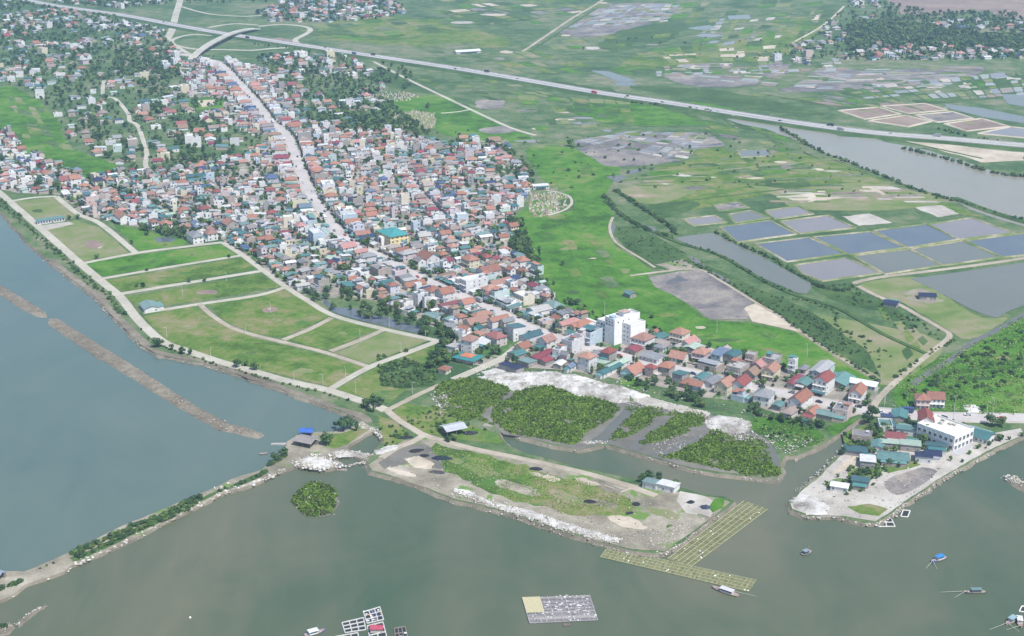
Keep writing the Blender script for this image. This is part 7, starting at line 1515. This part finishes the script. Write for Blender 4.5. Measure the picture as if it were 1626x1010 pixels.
# ------------------------------------------------------------------ labels that single each thing out
MARKS = [('the yellow hall', 624, 386), ('the white tower block', 978, 541), ('the white quay building', 1502, 702), ('the veranda villa', 745, 565), ('the broad rubble field', 880, 605), ('the town pond', 600, 502), ('the corner villas', 322, 382), ('the pale pink house', 145, 326), ('the town cemetery', 872, 325), ('the field-road cemetery', 655, 190), ('the cream school', 343, 185), ('the flyover', 355, 62),
         ('the long teal hall', 303, 284), ('the white street block', 521, 305), ('the light blue house', 503, 384), ('the blank-sided block', 752, 460), ('the twin gables', 1163, 620), ('the road fork', 1385, 645), ('the river mouth', 1310, 720), ('the grey open shed', 720, 688), ('the breakwater junction', 510, 720), ('the breakwater left end', 10, 930), ('the breakwater middle', 250, 825), ('the mangrove islet', 500, 793), ('the big reservoir', 1540, 460), ('the canal pond', 1180, 415),
         ('the blue fish ponds', 1400, 385), ('the grey mud field', 1110, 465), ('the wide river', 1420, 260), ('the upper main street', 385, 140), ('the side street', 690, 330), ('the left shore village', 40, 280), ('the lone plot shed', 238, 488), ('the shore road bend', 255, 540), ('the first plot roads', 170, 380), ('the plot road corner', 690, 540), ('the shore path fork', 614, 652), ('the village lane', 225, 220), ('the deep blue roof', 431, 291), ('the orange-roofed pair', 697, 473), ('the teal hipped roof', 880, 488), ('the highway middle', 954, 147), ('the highway bridge', 1186, 183), ('the highway right end', 1540, 224), ('the temple roof', 840, 297), ('the street bend', 450, 210), ('the peninsula huts', 1045, 770), ('the green field corner', 1320, 600), ('the far left houses', 60, 120), ('the highway junction', 480, 60), ('the warehouse', 1547, 690), ('the garden pond', 262, 380), ('the lower left town', 450, 440)]
MW = [(n_, at(a, b)) for n_, a, b in MARKS]
ORD = ['nearest', 'second nearest', 'third nearest', 'fourth nearest', 'fifth nearest', 'sixth nearest', 'seventh nearest', 'eighth nearest', 'ninth nearest', 'tenth nearest', 'eleventh nearest', 'twelfth nearest', 'thirteenth nearest', 'fourteenth nearest', 'fifteenth nearest']
buckets = {}
for o in PENDING:
    k = min(range(len(MW)), key=lambda i: (o.location.x - MW[i][1].x) ** 2 + (o.location.y - MW[i][1].y) ** 2)
    buckets.setdefault((o['label'], k), []).append(((o.location.x - MW[k][1].x) ** 2 + (o.location.y - MW[k][1].y) ** 2, o.name, o))
for (lab, k), lst in buckets.items():
    lst.sort(key=lambda t: t[:2])
    lab = lab.replace(' tile roof and front gable', ' roof and front gable')
    if len(lab.split()) > 10: lab = lab.replace(' tile roof', ' roof').replace(' single-slope', '')
    for i, (_, _, o) in enumerate(lst): o['label'] = f'{lab}, {ORD[i] if i < len(ORD) else f"{i + 1}th nearest"} {MW[k][0]}' if len(lst) > 1 else f'{lab} by {MW[k][0]}'

# ------------------------------------------------------------------ the hazy air
m = bpy.data.materials.new('haze'); m.use_nodes = True; nt = m.node_tree; nt.nodes.remove(nt.nodes['Principled BSDF'])
pv = nt.nodes.new('ShaderNodeVolumePrincipled'); pv.inputs['Color'].default_value = (.5, .72, 1.0, 1); pv.inputs['Density'].default_value = 0.000095; pv.inputs['Anisotropy'].default_value = 0.2
nt.links.new(pv.outputs[0], nt.nodes['Material Output'].inputs['Volume'])
hb = MB(); hb.box(-3500, 3500, -300, 6100, -3, 356); o = hb.build('haze', m); o['kind'] = 'stuff'; o['label'] = 'thin pale haze in the air over the whole landscape'
print('TREES', NT, NB)
